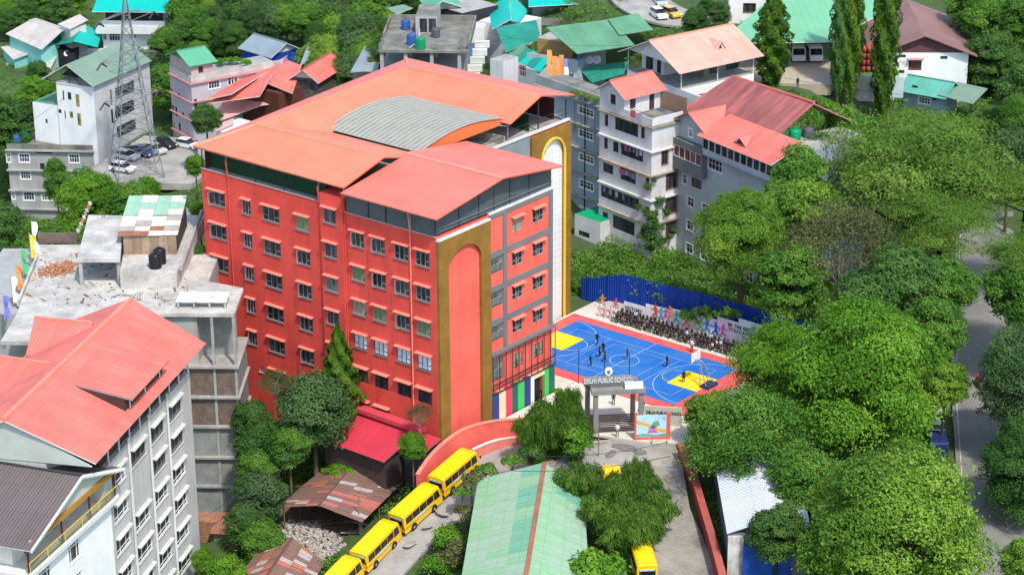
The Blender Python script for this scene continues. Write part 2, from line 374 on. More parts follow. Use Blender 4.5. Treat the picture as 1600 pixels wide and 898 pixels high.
# ================================================================ the school
SF = Fr((0, 0, 0), R_(38.854))
school = thing('school_building', 'six-storey red school building with orange roof and grey curved vault', 'school building', SF.W(17, 15, 0))
cols = {'A': (31.5, 34.1), 'B': (27.41, 28.72), 'C': (22.93, 25.54), 'D': (18.39, 20.41), 'E': (10.2, 12.14), 'F': (7.21, 9.16), 'G': (3.86, 5.86), 'H': (.88, 2.86)}
hu1, hu2 = [], []
for c, (a, b) in cols.items():
    for k in range(6):
        zt = 22.6-4*k; st = S_SCH if rng.random() < .6 else S_SCHO
        if c in 'EFGH' and k == 3: st = S_SCHW
        if c in 'EFGH' and k >= 4: st = S_SCHR
        if k == 5 and c in 'BGH': continue
        (hu2 if b < 12.7 else hu1).append((a, b, zt-1.72, zt, st))
hu1 += [(29.2, 29.8, 2.35, 3.0, S_SMALL), (26.6, 27.15, 1.8, 2.5, S_SMALL)]
hbay = [(14.0, 15.85, 22.83-4*k, 24.55-4*k, S_STAIR) for k in range(5)]
block(school, SF, 13.0, 35.1, 0, 39.5, -4, 24.9, CORAL, hu1, (), 'wall', CONC)
hv = []
for c0, c1 in ((12.88, 14.64), (16.53, 18.4)):
    for k in range(5):
        zt = 22.95-4*k-(.25 if k == 4 else 0)
        st = style('school_v%d' % (k == 4), DKMETAL if k == 4 else ALU, [G_DARK, G_DARK, G_BEIGE], (.33, .66), ((0, .33, .35), (.66, 1, .35)), CORALTRIM if k < 4 else None, None, seed=int(c0*3+k), sash=((.6, .05, .6, 50),) if k in (0, 4) else ())
        hv.append((c0, c1, zt-1.62, zt, st))
balc = [(8.9, 11.2, 17.6-4*k, 19.45-4*k) for k in range(3)]+[(8.9, 11.2, 4.7, 7.4)]
mb = MB()
wall_face(mb, SF.W(0, 0, 0), SF.u, -SF.v, 13.0, -4, 24.5, [h[:4] for h in hu2])
wall_face(mb, SF.W(0, 20, 0), SF.u, SF.v, 13.0, -4, 24.5, [])
mb.quad(SF.W(0, 0, 24.5), SF.W(0, 20, 24.5), SF.W(13, 20, 24.5), SF.W(13, 0, 24.5))
mb.build('wall', CORAL, school)
mb = MB()
wall_face(mb, SF.W(0, 0, 0), SF.v, -SF.u, 20, -4, 24.5, [h[:4] for h in hv]+balc)
mb.build('wall', CORALSUN, school)
for h in hu2: window(school, SF.W(h[0], 0, h[2]), SF.u, -SF.v, h[1]-h[0], h[3]-h[2], h[4])
for h in hv: window(school, SF.W(0, h[0], h[2]), SF.v, -SF.u, h[1]-h[0], h[3]-h[2], h[4])
for i, (a, b, c, d) in enumerate(balc):     # recessed balconies with a glass front
    mb = MB()
    O = SF.W(0, a, c); V = SF.v*(b-a); U = SF.u*1.6; ZV = Vector((0, 0, d-c))
    mb.quad(O+U, O+U+V, O+U+V+ZV, O+U+ZV); mb.quad(O, O+U, O+U+ZV, O+ZV); mb.quad(O+V, O+U+V, O+U+V+ZV, O+V+ZV)
    mb.quad(O, O+V, O+V+U, O+U, 1); mb.quad(O+ZV, O+V+ZV, O+V+U+ZV, O+U+ZV)
    br_ = mb.build('balcony', [OFFW, CONC], school)
    mb = MB(); mb.box(O+SF.u*.1+SF.v*.04, V*.96, SF.u*.02, Vector((0, 0, (d-c)*.45))); mb.build('glass_panel', clear_glass('balcony_glass', (.6, .68, .7), .45), br_)
    mb = MB()
    for t in (.02, .33, .66, .98): mb.box(O+SF.u*.08+V*t-SF.v*.02, SF.v*.04, SF.u*.04, ZV)
    mb.box(O+SF.u*.07+Vector((0, 0, (d-c)*.45)), V, SF.u*.05, (0, 0, .05)); mb.build('balcony_frame', ALU, br_)
mb = MB()     # stair bay, standing a little proud of the long facade
wall_face(mb, SF.W(13.05, -.3, 0), SF.u, -SF.v, 3.3, -4, 26.2, [(h[0]-13.05, h[1]-13.05, h[2], h[3]) for h in hbay])
mb.quad(SF.W(13.05, -.3, -4), SF.W(13.05, 0.1, -4), SF.W(13.05, .1, 26.2), SF.W(13.05, -.3, 26.2))
mb.quad(SF.W(16.35, -.3, -4), SF.W(16.35, 0.1, -4), SF.W(16.35, .1, 26.2), SF.W(16.35, -.3, 26.2))
mb.fbox(SF, 13.06, 16.34, -.05, 3.0, 24.905, 26.2); mb.build('stair_bay', CORAL, school)
for h in hbay: window(school, SF.W(h[0], -.3, h[2]), SF.u, -SF.v, h[1]-h[0], h[3]-h[2], h[4])
# drainpipes, copings
for u in (30.65, 3.47, 12.9, 16.55, 24):
    if u == 24: continue
    mb = MB(); mb.path([SF.W(u, -.12, -3), SF.W(u, -.12, 24.6), SF.W(u, -.4, 26.8)], .08, 6)
    mb.build('drainpipe', CORAL if u != 3.47 else CORALTRIM, school)
parts(school, 'coping', SF, [(16.4, 35.2, -.08, .08, 24.9, 24.98), (-.1, 12.95, -.1, .12, 24.5, 24.62)], mat('coping_grey', (.35, .3, .28), .8, .1))
parts(school, 'coping', SF, [(-.15, .12, 8.75, 20.1, 24.5, 24.75), (-.4, .0, .05, 8.75, 24.05, 24.25)], OFFW)
# grey bands of the right facade
parts(school, 'facade_band', SF, [(-.1, -.004, 8.76, 11.22, z-.66, z) for z in (20.04, 16.03, 12.02)]+[(-.1, -.004, 11.88, 19.38, z-.66, z) for z in (20.04, 16.03, 12.02)]
      +[(-.1, -.004, 8.76, 19.38, 24.0, 24.45)]+[(-.104, -.004, 11.24, 11.86, 8.3, 23.98), (-.104, -.004, 19.4, 20.05, 8.3, 24.45)], GREYP)
parts(school, 'ledge', SF, [(-.55, -.004, 8.76, 20.2, 7.95, 8.25)], GREYP)
# ochre portal with an arched recess, front corner
def arch_panel(root, fr, u, v0, v1, z0, z1, a0, a1, zs, za, m, proud, th=.0, name='portal', n=14):
    mb = MB(); pts = []
    c = (a0+a1)/2; r = (a1-a0)/2
    for i in range(n+1):
        t = math.pi*i/n; pts.append((c-r*math.cos(t), zs+(za-zs)*math.sin(t)))
    inner = [(a0, z0)]+pts+[(a1, z0)]
    outer = [(v0, z0), (v0, zs)]
    def W(v, z, uu): return fr.W(uu, v, z)
    f = u-proud
    quads = [((v0, z0), (a0, z0), (a0, zs), (v0, zs)), ((a1, z0), (v1, z0), (v1, zs), (a1, zs))]
    for i in range(n):
        p, q = pts[i], pts[i+1]
        tp = v0+(v1-v0)*(i/n); tq = v0+(v1-v0)*((i+1)/n)
        quads.append((p, q, (tq, z1), (tp, z1)))
    quads += [((v0, zs), pts[0], (v0, z1)), (pts[-1], (v1, zs), (v1, z1))]
    for qd in quads: mb.poly([W(v, z, f) for v, z in qd])
    for p, q in zip(inner[:-1], inner[1:]): mb.quad(W(*p, f), W(*q, f), W(*q, u), W(*p, u))
    for p, q in (((v0, z0), (v0, z1)), ((v0, z1), (v1, z1)), ((v1, z1), (v1, z0))): mb.quad(W(*p, f), W(*q, f), W(*q, u), W(*p, u))
    return mb.build(name, m, root)
arch_panel(school, SF, -.004, .02, 8.74, -4, 24.04, 1.65, 7.15, 20.3, 22.5, GOLD, .38)
# mullioned screen over the two lower storeys
MULL = mat('brown_mullion', (.06, .03, .03), .5, .1)
PINKG = clear_glass('pink_glass', (1, .97, .96), .03)
vs = [8.85+1.145*i for i in range(10)]+[20.05]
for v in vs: mb = MB(); mb.fbox(SF, -.5, -.42, v-.04, v+.04, 3.4, 7.9); mb.build('mullion', MULL, school)
for z in (4.42, 3.38): mb = MB(); mb.fbox(SF, -.54, -.4, 8.8, 20.1, z-.06, z+.06); mb.build('rail', MULL, school)
for i in range(10):
    for z0, z1 in ((3.46, 4.34), (4.5, 7.88)):
        mb = MB(); mb.quad(SF.W(-.46, vs[i]+.05, z0), SF.W(-.46, vs[i+1]-.05, z0), SF.W(-.46, vs[i+1]-.05, z1), SF.W(-.46, vs[i]+.05, z1)); mb.build('glass_panel', PINKG, school)
# painted stripes at street level
stripes = [(8.8, 9.91, (.03, .05, .22)), (9.91, 11.1, (.7, .62, .38)), (11.1, 12.24, (.75, .05, .1)), (12.24, 13.27, (.01, .13, .09)), (13.27, 14.45, (.05, .5, .1)), (14.45, 15.6, (.03, .045, .2)), (15.6, 16.25, (.75, .75, .75)), (18.16, 18.93, (.05, .5, .1)), (18.93, 20.05, (.01, .13, .09))]
for i, (a, b, c) in enumerate(stripes):
    mb = MB(); mb.fbox(SF, -.42, -.004, a+.005, b-.005, -1, 3.3); mb.build('stripe_panel', mat('stripe%d' % i, c, .6, .05), school)
mb = MB(); mb.fbox(SF, -.42, -.004, 16.26, 18.15, 2.7, 3.3); mb.build('door_header', mat('stripe1', (.7, .62, .38)), school)
mb = MB(); mb.fbox(SF, -.02, 0.0, 16.3, 18.1, -1, 2.7); d_ = mb.build('door', mat('doorway_dark', (.02, .018, .016)), school)
mb = MB(); mb.fbox(SF, -.4, -.03, 17.75, 18.12, -1, 2.7); mb.build('door_leaf', mat('door_wood', (.25, .13, .05)), d_)
# slate cladding between wall head and the low gable roof
for i in range(4):
    a0, a1 = [(0.02, 3.4), (3.5, 6.9), (7.0, 9.4), (9.5, 12.7)][i]
    mb = MB(); mb.fbox(SF, a0, a1, .02, .1, 24.64, 27.05); mb.build('cladding_panel', CLAD, school)
for u in (3.45, 6.95, 9.45): mb = MB(); mb.fbox(SF, u-.06, u+.06, -.06, .12, 24.62, 27.1); mb.build('post', ALU if u == 3.45 else DKMETAL, school)
def zr(v): return 27.05+ (1.6*(1-abs(v-9.8)/11.0))
ve = [.05, 3.9, 7.2, 9.8, 12.5, 15.9, 19.95]
for v0, v1 in zip(ve[:-1], ve[1:]):
    mb = MB(); mb.prism([SF.W(.05, v0+.04, 24.78), SF.W(.05, v1-.04, 24.78), SF.W(.05, v1-.04, zr(v1)-.15), SF.W(.05, v0+.04, zr(v0)-.15)], SF.u*.08); mb.build('cladding_panel', CLAD, school)
    mb = MB(); mb.fbox(SF, .0, .1, v0-.03, v0+.03, 24.76, zr(v0)-.1); mb.build('post', DKMETAL, school)
for v0, v1 in zip(ve[:-1], ve[1:]):    # hand rail / gutter line
    mb = MB(); mb.fbox(SF, -.12, -.05, v0, v1, 25.35, 25.42); mb.build('rail', GREYMETAL, school)
# low gable roof over the corner block
def rp(u, v, z): return SF.W(u, v, z)
E1, RZ = 27.2, 28.75
lowroof = slab(school, 'roof', [rp(12.3, -1.25, E1), rp(-1.3, -1.25, E1), rp(-1.3, 9.8, RZ), rp(12.3, 9.8, RZ)], PINKROOF, .14, ROOFEDGE)
slab(school, 'roof', [rp(-1.3, 20.6, E1+.1), rp(12.9, 20.6, E1+.1), rp(12.9, 9.8, RZ), rp(-1.3, 9.8, RZ)], PINKROOF, .14, ROOFEDGE)
mb = MB(); mb.box(rp(-1.3, 9.62, RZ-.02), SF.u*14, SF.v*.36, (0, 0, .08)); mb.build('ridge_cap', mat('ridge_cap', (.8, .26, .19), .5, .05), lowroof)
# upper roof: front, left and back ranges round a vaulted court
ez, ez2 = 27.55, 28.0
RF = SF.uv(400, 195, 29.35); RB = SF.uv(638, 105, 29.5)
P_fl = (35.7, -.5); P_bl = SF.uv(635, 90, ez2)
slabs = [
 ([rp(*P_fl, ez), rp(12.5, -.5, ez), rp(12.3, 6.0, 29.35), rp(*RF, 29.35)], 'front outer'),
 ([rp(*P_bl, ez2), rp(*P_fl, ez), rp(*RF, 29.35), rp(*RB, 29.5)], 'left outer'),
 ([rp(12.6, 40.8, ez2), rp(*P_bl, ez2), rp(*RB, 29.5), rp(12.6, 34.3, 29.5)], 'back outer'),
 ([rp(12.3, 13.2, 27.45), rp(27.0, 13.2, 27.45), rp(*RF, 29.35), rp(12.3, 6.0, 29.35)], 'front inner'),
 ([rp(27.0, 13.2, 27.45), rp(27.8, 28.2, 27.5), rp(*RB, 29.5), rp(*RF, 29.35)], 'left inner'),
 ([rp(27.8, 28.2, 27.5), rp(12.6, 28.2, 27.5), rp(12.6, 34.3, 29.5), rp(*RB, 29.5)], 'back inner')]
uroofs = [slab(school, 'roof', p, ORANGEROOF if i in (0, 3, 4, 5) else PINKROOF, .14, ROOFEDGE) for i, (p, _) in enumerate(slabs)]
CAPM = mat('roof_cap', (.78, .25, .15), .5, .05)
for a_, b_ in ((rp(12.3, 6.0, 29.35), rp(*RF, 29.35)), (rp(*RF, 29.35), rp(*RB, 29.5)), (rp(*RB, 29.5), rp(12.6, 34.3, 29.5)), (rp(*P_fl, ez), rp(*RF, 29.35)), (rp(*P_bl, ez2), rp(*RB, 29.5))):
    mb = MB(); mb.tube(a_, b_, .13, .13, 5); mb.build('ridge_cap', CAPM, school)
# gutters along the long eaves
for a_, b_ in ((rp(12.3, -1.3, E1-.06), rp(-1.3, -1.3, E1-.06)), (rp(35.6, -.55, ez-.08), rp(12.6, -.55, ez-.08))):
    mb = MB(); mb.tube(a_, b_, .08, .08, 6); mb.build('gutter', mat('gutter_rust', (.3, .1, .06), .6, .2), school)
# grey barrel vault
VM = sheet('vault_sheet', (.36, .37, .32), .2, .08, .15, .45, .06, sw=50, sh=50)
VR_ = mat('vault_rib', (.40, .40, .34), .55, .05)
def vz_(t): return (13.6+15.0*t, 27.5+.3*t+1.0*math.sin(math.pi*t))
ua, ub = 14.0, 28.3; nseg = 14
mb = MB()
for i in range(nseg):
    (v0, z0), (v1, z1) = vz_(i/nseg), vz_((i+1)/nseg)
    mb.quad(rp(ua, v0, z0), rp(ub, v0, z0), rp(ub, v1, z1), rp(ua, v1, z1))
vault = mb.build('vault', [mat('vault_grey', (.27, .27, .22), .6, .12, .8, fine=.15)], school, smooth=True)
for k in range(21):
    u = ua+(ub-ua)*k/20; mb = MB()
    for i in range(nseg):
        (v0, z0), (v1, z1) = vz_(i/nseg), vz_((i+1)/nseg)
        mb.box(rp(u-.06, v0, z0), SF.u*.12, SF.v*(v1-v0)+Vector((0, 0, z1-z0)), (0, 0, .07))
    mb.build('vault_rib', VR_, vault)
for uu in (ua+.1, ub-.1):
    mb = MB(); mb.prism([rp(uu, *vz_(i/nseg))-Vector((0, 0, .05)) for i in range(nseg+1)]+[rp(uu, 28.6, 27.0), rp(uu, 13.6, 27.0)], SF.u*.05)
    mb.build('tympanum', mat('orange_fascia', (.75, .16, .05), .6, .06), vault)
# open roof storey: posts and the green netting inside
mb = MB(); mb.fbox(SF, 16.6, 34.6, 1.0, 1.1, 24.9, 27.7); mb.build('net_screen', DKGREEN, school)
mb = MB(); mb.fbox(SF, 34.5, 34.6, 0.2, 39, 24.9, 27.6); mb.build('net_screen', mat('maroon_net', (.07, .02, .025), .9, .1), school)
for u in (34.9, 31.0, 26.5, 22, 16.75):
    mb = MB(); mb.tube(rp(u, .05, 25), rp(u, .05, 27.5), .07); mb.tube(rp(u, .05, 25.2), rp(u-.35, -.3, 27.3), .05); mb.build('post', GREYMETAL if u in (31., 16.75) else DKMETAL, school)
for u in (12.6,):
    mb = MB(); mb.tube(rp(12.9, -.2, 26.3), rp(12.5, -.5, 27.3), .06); mb.build('post', GREYMETAL, school)
# back range: terrace end, grey apron, ochre gate panel with a yellow-rimmed white arch
UB = 13.0
parts(school, 'apron', SF, [(UB-.12, UB-.004, 20.1, 32.3, 20.0, 25.0)], mat('apron_grey', (.22, .26, .27), .7, .1))
parts(school, 'coping', SF, [(UB-.25, UB+.1, 20.1, 40.0, 25.0, 25.25)], OFFW)
parts(school, 'side_parapet', SF, [(UB, 26.5, 27.6, 27.75, 24.9, 26.0)], mat('terrace_parapet', (.36, .34, .27), .8, .1))
gp = arch_panel(school, SF, UB-.004, 32.3, 39.95, -4, 24.7, 34.2, 38.7, 21.2, 23.6, GOLD, .45)
ARW = mat('white_tile', (.72, .72, .70), .5, .05)
mb = MB(); mb.fbox(SF, UB-.06, UB-.01, 34.2, 38.7, -4, 23.7); mb.build('arch_infill', ARW, gp)
mb = MB(); c_, r_ = (34.2+38.7)/2, (38.7-34.2)/2
pa = [(c_-r_*math.cos(math.pi*i/16), 21.2+2.4*math.sin(math.pi*i/16)) for i in range(17)]
pa = [(34.2, -4)]+pa+[(38.7, -4)]
YEL = mat('yellow_trim', (.75, .5, .03), .5, .05)
for (a_, b_), (c1, d1) in zip(pa[:-1], pa[1:]): mb.tube(rp(UB-.45, a_, b_), rp(UB-.45, c1, d1), .17, .17, 6)
mb.build('arch_rim', YEL, gp)
for k in range(6):
    mb = MB(); mb.fbox(SF, UB-.07, UB-.055, 34.6+k*.7, 34.615+k*.7, 0, 22.3); mb.build('tile_joint', GREYMETAL, gp)
for k in range(24):
    mb = MB(); mb.fbox(SF, UB-.071, UB-.056, 34.25, 38.65, 4+k*.8, 4.015+k*.8); mb.build('tile_joint', GREYMETAL, gp)
mb = MB(); mb.box(rp(UB-.08, 35.0, 21.6), SF.v*.5+Vector((0, 0, .55)), SF.u*.02, Vector((0, 0, .7))-SF.v*.25); mb.build('painted_mark', mat('mark_blue', (.02, .2, .6)), gp)
mb = MB(); mb.fbox(SF, 14.5, 34, 39.0, 39.1, 25, 27.6); mb.build('net_screen', mat('maroon_net', (.07, .02, .025)), school)
mb = MB(); mb.fbox(SF, 14.0, 30, 33.5, 33.6, 25, 27.0); mb.build('net_screen', DKGREEN, school)
for v in (28.5, 34.3, 39.7): mb = MB(); mb.tube(rp(UB+.2, v, 25), rp(UB+.2, v, 27.6 if v != 34.3 else 29), .09); mb.build('post', GREYMETAL if v < 30 else DKMETAL, school)
mb = MB(); mb.tube(rp(UB+.1, 28.6, 27.0), rp(UB+1.6, 27.0, 27.3), .05); mb.build('post', GREYMETAL, school)
mb = MB(); mb.tube(rp(UB+.05, 20.2, 25.9), rp(UB+.05, 39.8, 25.9), .04); mb.tube(rp(UB+.05, 20.2, 26.5), rp(UB+.05, 39.8, 26.5), .03); mb.build('rail', DKMETAL, school)
# ================================================================ terrain
CP = [  # pixel x, pixel y, ground height there
 (902, 501, -.4), (1137, 567, -.4), (864, 572, -.4), (1060, 631, -.4), (1000, 560, -.4), (940, 640, -.4), (960, 690, -.45), (1040, 690, -.5), (900, 470, -.2), (1180, 560, -.4), (1220, 590, -.6),
 (820, 700, -.6), (780, 712, -1.3), (730, 745, -2.3), (690, 780, -3.3), (650, 815, -4.3), (600, 860, -5.4), (560, 898, -6.2), (500, 950, -7.5), (690, 720, -1.8), (700, 860, -4.2), (660, 898, -5.2), (760, 800, -3.0), (820, 800, -2.6), (860, 890, -3.4), (740, 898, -4.6),
 (1000, 760, -.9), (1040, 820, -1.4), (1060, 890, -2.0), (1090, 960, -2.6), (960, 780, -1.2), (930, 898, -2.6), (1120, 760, -1.0), (1200, 800, -1.2), (1200, 898, -2.2), (1300, 780, -1.5), (1300, 898, -2.6), (1400, 900, -3.2),
 (686, 705, -.8), (600, 680, -2.2), (520, 660, -3.2), (450, 640, -3.8), (390, 610, -3.6), (372, 592, -3.2), (540, 770, -7.0), (470, 770, -8.0), (420, 720, -8.5), (400, 800, -8.8), (460, 860, -9), (380, 880, -9), (350, 860, -11.5), (330, 830, -11.5), (370, 830, -11), (300, 898, -8), (430, 640, -5.5),
 (330, 700, -11), (200, 700, -6), (100, 800, -8), (20, 898, -10), (200, 950, -10),
 (1535, 420, .2), (1535, 520, -1), (1540, 620, -2), (1540, 700, -2.6), (1550, 780, -3.2), (1560, 898, -4.0), (1465, 650, -2.0), (1440, 700, -2.2), (1500, 860, -3.6), (1590, 600, -1), (1600, 800, -2.6), (1640, 500, 1),
 (1300, 600, -1), (1350, 500, -.5), (1300, 450, .5), (1420, 420, 0), (1250, 520, -.5), (1480, 330, 2), (1600, 330, 3),
 (960, 440, -.4), (1060, 455, -.4), (1180, 480, -.4), (960, 410, -.3), (1000, 415, -.3), (1060, 425, -.4), (1120, 430, -.4), (1190, 440, 0), (900, 410, -.3), (905, 360, .3), (930, 395, -.2), (980, 395, -.2), (1040, 405, -.2), (1090, 410, -.2), (1000, 385, 0), (950, 375, .2),
 (1250, 350, 2), (1350, 230, 7), (1300, 205, 9), (1240, 160, 15), (1240, 125, 16), (1180, 110, 16), (1180, 80, 16.5), (1320, 130, 15.5), (1150, 60, 16.5), (1420, 140, 14), (1380, 165, 12), (1480, 180, 11), (1590, 180, 11), (1590, 60, 17), (1480, 40, 18), (1340, 80, 16), (1270, 100, 16), (1200, 60, 17),
 (1040, 20, 17), (1100, 40, 17), (960, 5, 16), (860, 60, 12), (760, 100, 9), (700, 120, 7), (600, 100, 5), (640, 20, 10), (520, 60, 5), (420, 40, 4), (420, 120, 2), (300, 120, 0), (230, 250, -1.5), (290, 270, -1.8), (180, 270, -1.5), (260, 220, -1.5), (210, 290, -2.5), (100, 310, -11), (40, 330, -13), (0, 330, -13), (20, 420, -14), (150, 330, -9), (250, 330, -5.5), (80, 380, -12), (300, 300, -2.5), (310, 400, -4),
 (60, 200, -4), (100, 110, -1), (30, 60, -1), (200, 60, 1), (330, 20, 4), (0, -60, 0), (500, -60, 8), (1000, -80, 20), (1600, -60, 20), (1700, 300, 4), (1700, 800, -2), (-100, 200, -6), (-100, 600, -8)]
_cw = np.array([[*Z(x, y, z)[:2], z] for x, y, z in CP])
def addcp(pts, dz=-.15):
    global _cw
    _cw = np.vstack([_cw, [[p[0], p[1], p[2]+dz] for p in pts]])
def TH(xy):
    xy = np.atleast_2d(xy); d2 = ((xy[:, None, :]-_cw[None, :, :2])**2).sum(2)+4.0
    wt = d2**-1.8; return (wt*_cw[None, :, 2]).sum(1)/wt.sum(1)
def T(x, y): return float(TH([[x, y]])[0])
def TZ(px, py):     # where the sight line meets the ground
    z = 0.
    for _ in range(12): P = Z(px, py, z); z = .5*z+.5*T(P.x, P.y)
    P = Z(px, py, z); return Vector((P.x, P.y, T(P.x, P.y)))
def grid(x0, x1, y0, y1, st):
    xs = np.arange(x0, x1+.1, st); ys = np.arange(y0, y1+.1, st)
    X, Y = np.meshgrid(xs, ys); xy = np.stack([X.ravel(), Y.ravel()], 1)
    z = np.concatenate([TH(xy[i:i+4000]) for i in range(0, len(xy), 4000)])
    nx, ny = len(xs), len(ys); v = np.column_stack([xy, z])
    i = np.arange(nx*ny).reshape(ny, nx); f = np.stack([i[:-1, :-1], i[:-1, 1:], i[1:, 1:], i[1:, :-1]], -1).reshape(-1, 4)
    return v, f
def mesh_np(name, v, f, m, smooth=False):
    me = bpy.data.meshes.new(name); k = f.shape[1]
    me.vertices.add(len(v)); me.vertices.foreach_set('co', np.asarray(v, np.float32).ravel())
    me.loops.add(f.size); me.loops.foreach_set('vertex_index', f.ravel().astype(np.int32))
    me.polygons.add(len(f)); me.polygons.foreach_set('loop_start', np.arange(0, f.size, k, dtype=np.int32))
    me.polygons.foreach_set('loop_total', np.full(len(f), k, np.int32))
    for x in (m if isinstance(m, (list, tuple)) else [m]): me.materials.append(x)
    me.update(calc_edges=True)
    if smooth: me.polygons.foreach_set('use_smooth', np.ones(len(f), bool))
    return me
EARTH = mat('earth_and_grass', (.05, .10, .022), .95, .3, .25, fine=.5, bump=.5, dirt=(.05, .06, .025))
mb = MB(); mb.quad((-1500, -700, -60), (1500, -700, -60), (1500, 2500, -30), (-1500, 2500, -30)); tag(mb.build('terrain', EARTH), 'wooded valley floor beyond the town', kind='structure')
# ================================================================ court and yard
def flat(name, fr, pts, z, m, parent=None, th=.25, kind=None, label=None):
    mb = MB(); mb.prism([fr.W(u, v, z-th) for u, v in pts], (0, 0, th)); o = mb.build(name, m, parent)
    if kind:
        tag(o, label, kind=kind); q = [fr.W(u, v, z) for u, v in pts]; c_ = sum(q, Vector())/len(q)
        addcp([a.lerp(b, t).lerp(c_, k) for a, b in zip(q, q[1:]+q[:1]) for t in (0, .33, .66) for k in (0, .4, .8)], -.3)
    return o
def rect(u0, u1, v0, v1): return [(u0, v0), (u1, v0), (u1, v1), (u0, v1)]
YARD = mat('cream_yard', (.6, .56, .46), .85, .1, .3, fine=.2)
RED = mat('court_red', (.66, .07, .065), .6, .16, .4, fine=.15, dirt=(.55, .14, .12)); BLUE = mat('court_blue', (.006, .108, .42), .5, .16, .25, fine=.2, dirt=(.05, .19, .46)); KEY = mat('court_yellow', (.86, .6, .01), .55, .05)
LINE = mat('line_white', (.42, .55, .7), .6, .08)
flat('pavement', SF, [(-24, 21), (-17, 15.6), (-11, 13.4), (-.6, 8), (-.6, 20.3), (12.4, 20.3), (12.4, 46.5), (-24, 46.5)], -.06, YARD, kind='structure', label='pale concrete school yard round the sports court')
court = flat('sports_court', SF, rect(-16.2, 12.0, 23.6, 40.0), -.02, RED, th=.05, kind='structure', label='red border of the outdoor sports court')
flat('court_floor', SF, rect(-13.5, 10.2, 25.35, 38.45), 0.0, BLUE, court, .03)
flat('key_area', SF, rect(6.0, 10.15, 29.8, 34.1), .008, KEY, court, .02); flat('key_area', SF, rect(-13.45, -9.3, 29.8, 34.1), .008, KEY, court, .02)
def line(pts, wd=.07, closed=False):
    mb = MB()
    for (a, b), (c, d) in zip(pts[:-1], pts[1:]):
        t = Vector((c-a, d-b)).normalized(); n_ = (-t.y*wd/2, t.x*wd/2)
        mb.quad(SF.W(a-n_[0], b-n_[1], .015), SF.W(c-n_[0], d-n_[1], .015), SF.W(c+n_[0], d+n_[1], .015), SF.W(a+n_[0], b+n_[1], .015))
    mb.build('court_line', LINE, court)
def arc(cu, cv, r, a0, a1, n=28): return [(cu+r*math.cos(R_(a0+(a1-a0)*i/n)), cv+r*math.sin(R_(a0+(a1-a0)*i/n))) for i in range(n+1)]
cu, cv = -1.65, 31.95
line([(cu, 25.4), (cu, 38.4)]); line(arc(cu, cv, 1.75, 0, 360)); line(arc(10.1, cv, 6.2, 90, 270)); line(arc(-13.4, cv, 6.2, -90, 90)); line(arc(6.0, cv, 1.75, 90, 270)); line(arc(-9.3, cv, 1.75, -90, 90))
line([(8.6, 36.2), (-11.8, 36.2)], .045); line([(8.6, 27.2), (-11.8, 27.2)], .045); line([(3.5, 27.2), (3.5, 36.2)], .045); line([(-6.8, 27.2), (-6.8, 36.2)], .045); line([(8.6, 27.2), (8.6, 36.2)], .045); line([(-11.8, 27.2), (-11.8, 36.2)], .045)
line([(2.2, 28.6), (2.2, 35.2)], .035); line([(-5.5, 28.6), (-5.5, 35.2)], .035); line([(2.2, 35.2), (-5.5, 35.2)], .035); line([(2.2, 28.6), (-5.5, 28.6)], .035)
# goal frame at the far left end, basketball stand at the right
PW = mat('white_post', (.75, .75, .74), .5, .05)
mb = MB(); a, b = SF.W(9.6, 30.4, 0), SF.W(9.6, 33.0, 0); h = Vector((0, 0, 2.0))
mb.path([a, a+h, b+h, b], .05, 6); mb.path([a+h, a+SF.u*.9], .03, 5); mb.path([b+h, b+SF.u*.9], .03, 5)
tag(mb.build('goal_frame', PW), 'small white goal frame at the far left end of the court', 'goal')
hoop = thing('basketball_hoop', 'wheeled basketball stand with white backboard at the right key', 'basketball hoop', SF.W(-13.2, 32, 0))
mb = MB()
for dv in (-.8, .8): mb.path([SF.W(-13.9, 32+dv, .1), SF.W(-12.6, 32+dv*.4, 2.6), SF.W(-11.8, 32+dv*.2, 2.9)], .06, 6); mb.tube(SF.W(-12.6, 32+dv*.4, 2.6), SF.W(-13.0, 32+dv, .1), .05)
mb.build('stand', GREYMETAL, hoop)
mb = MB(); mb.fbox(SF, -11.82, -11.76, 31.1, 32.9, 2.7, 3.8); mb.build('backboard', PW, hoop)
mb = MB(); mb.path([SF.W(u, v, 2.95) for u, v in arc(-11.5, 32, .25, 0, 360, 12)], .02, 4); mb.build('rim', mat('hoop_orange', (.7, .15, .03)), hoop)
mb = MB(); mb.box(SF.W(-14.3, 31, .0), SF.u*1.2, SF.v*2, (0, 0, .3)); mb.build('base', mat('stand_blue', (.03, .04, .1)), hoop)
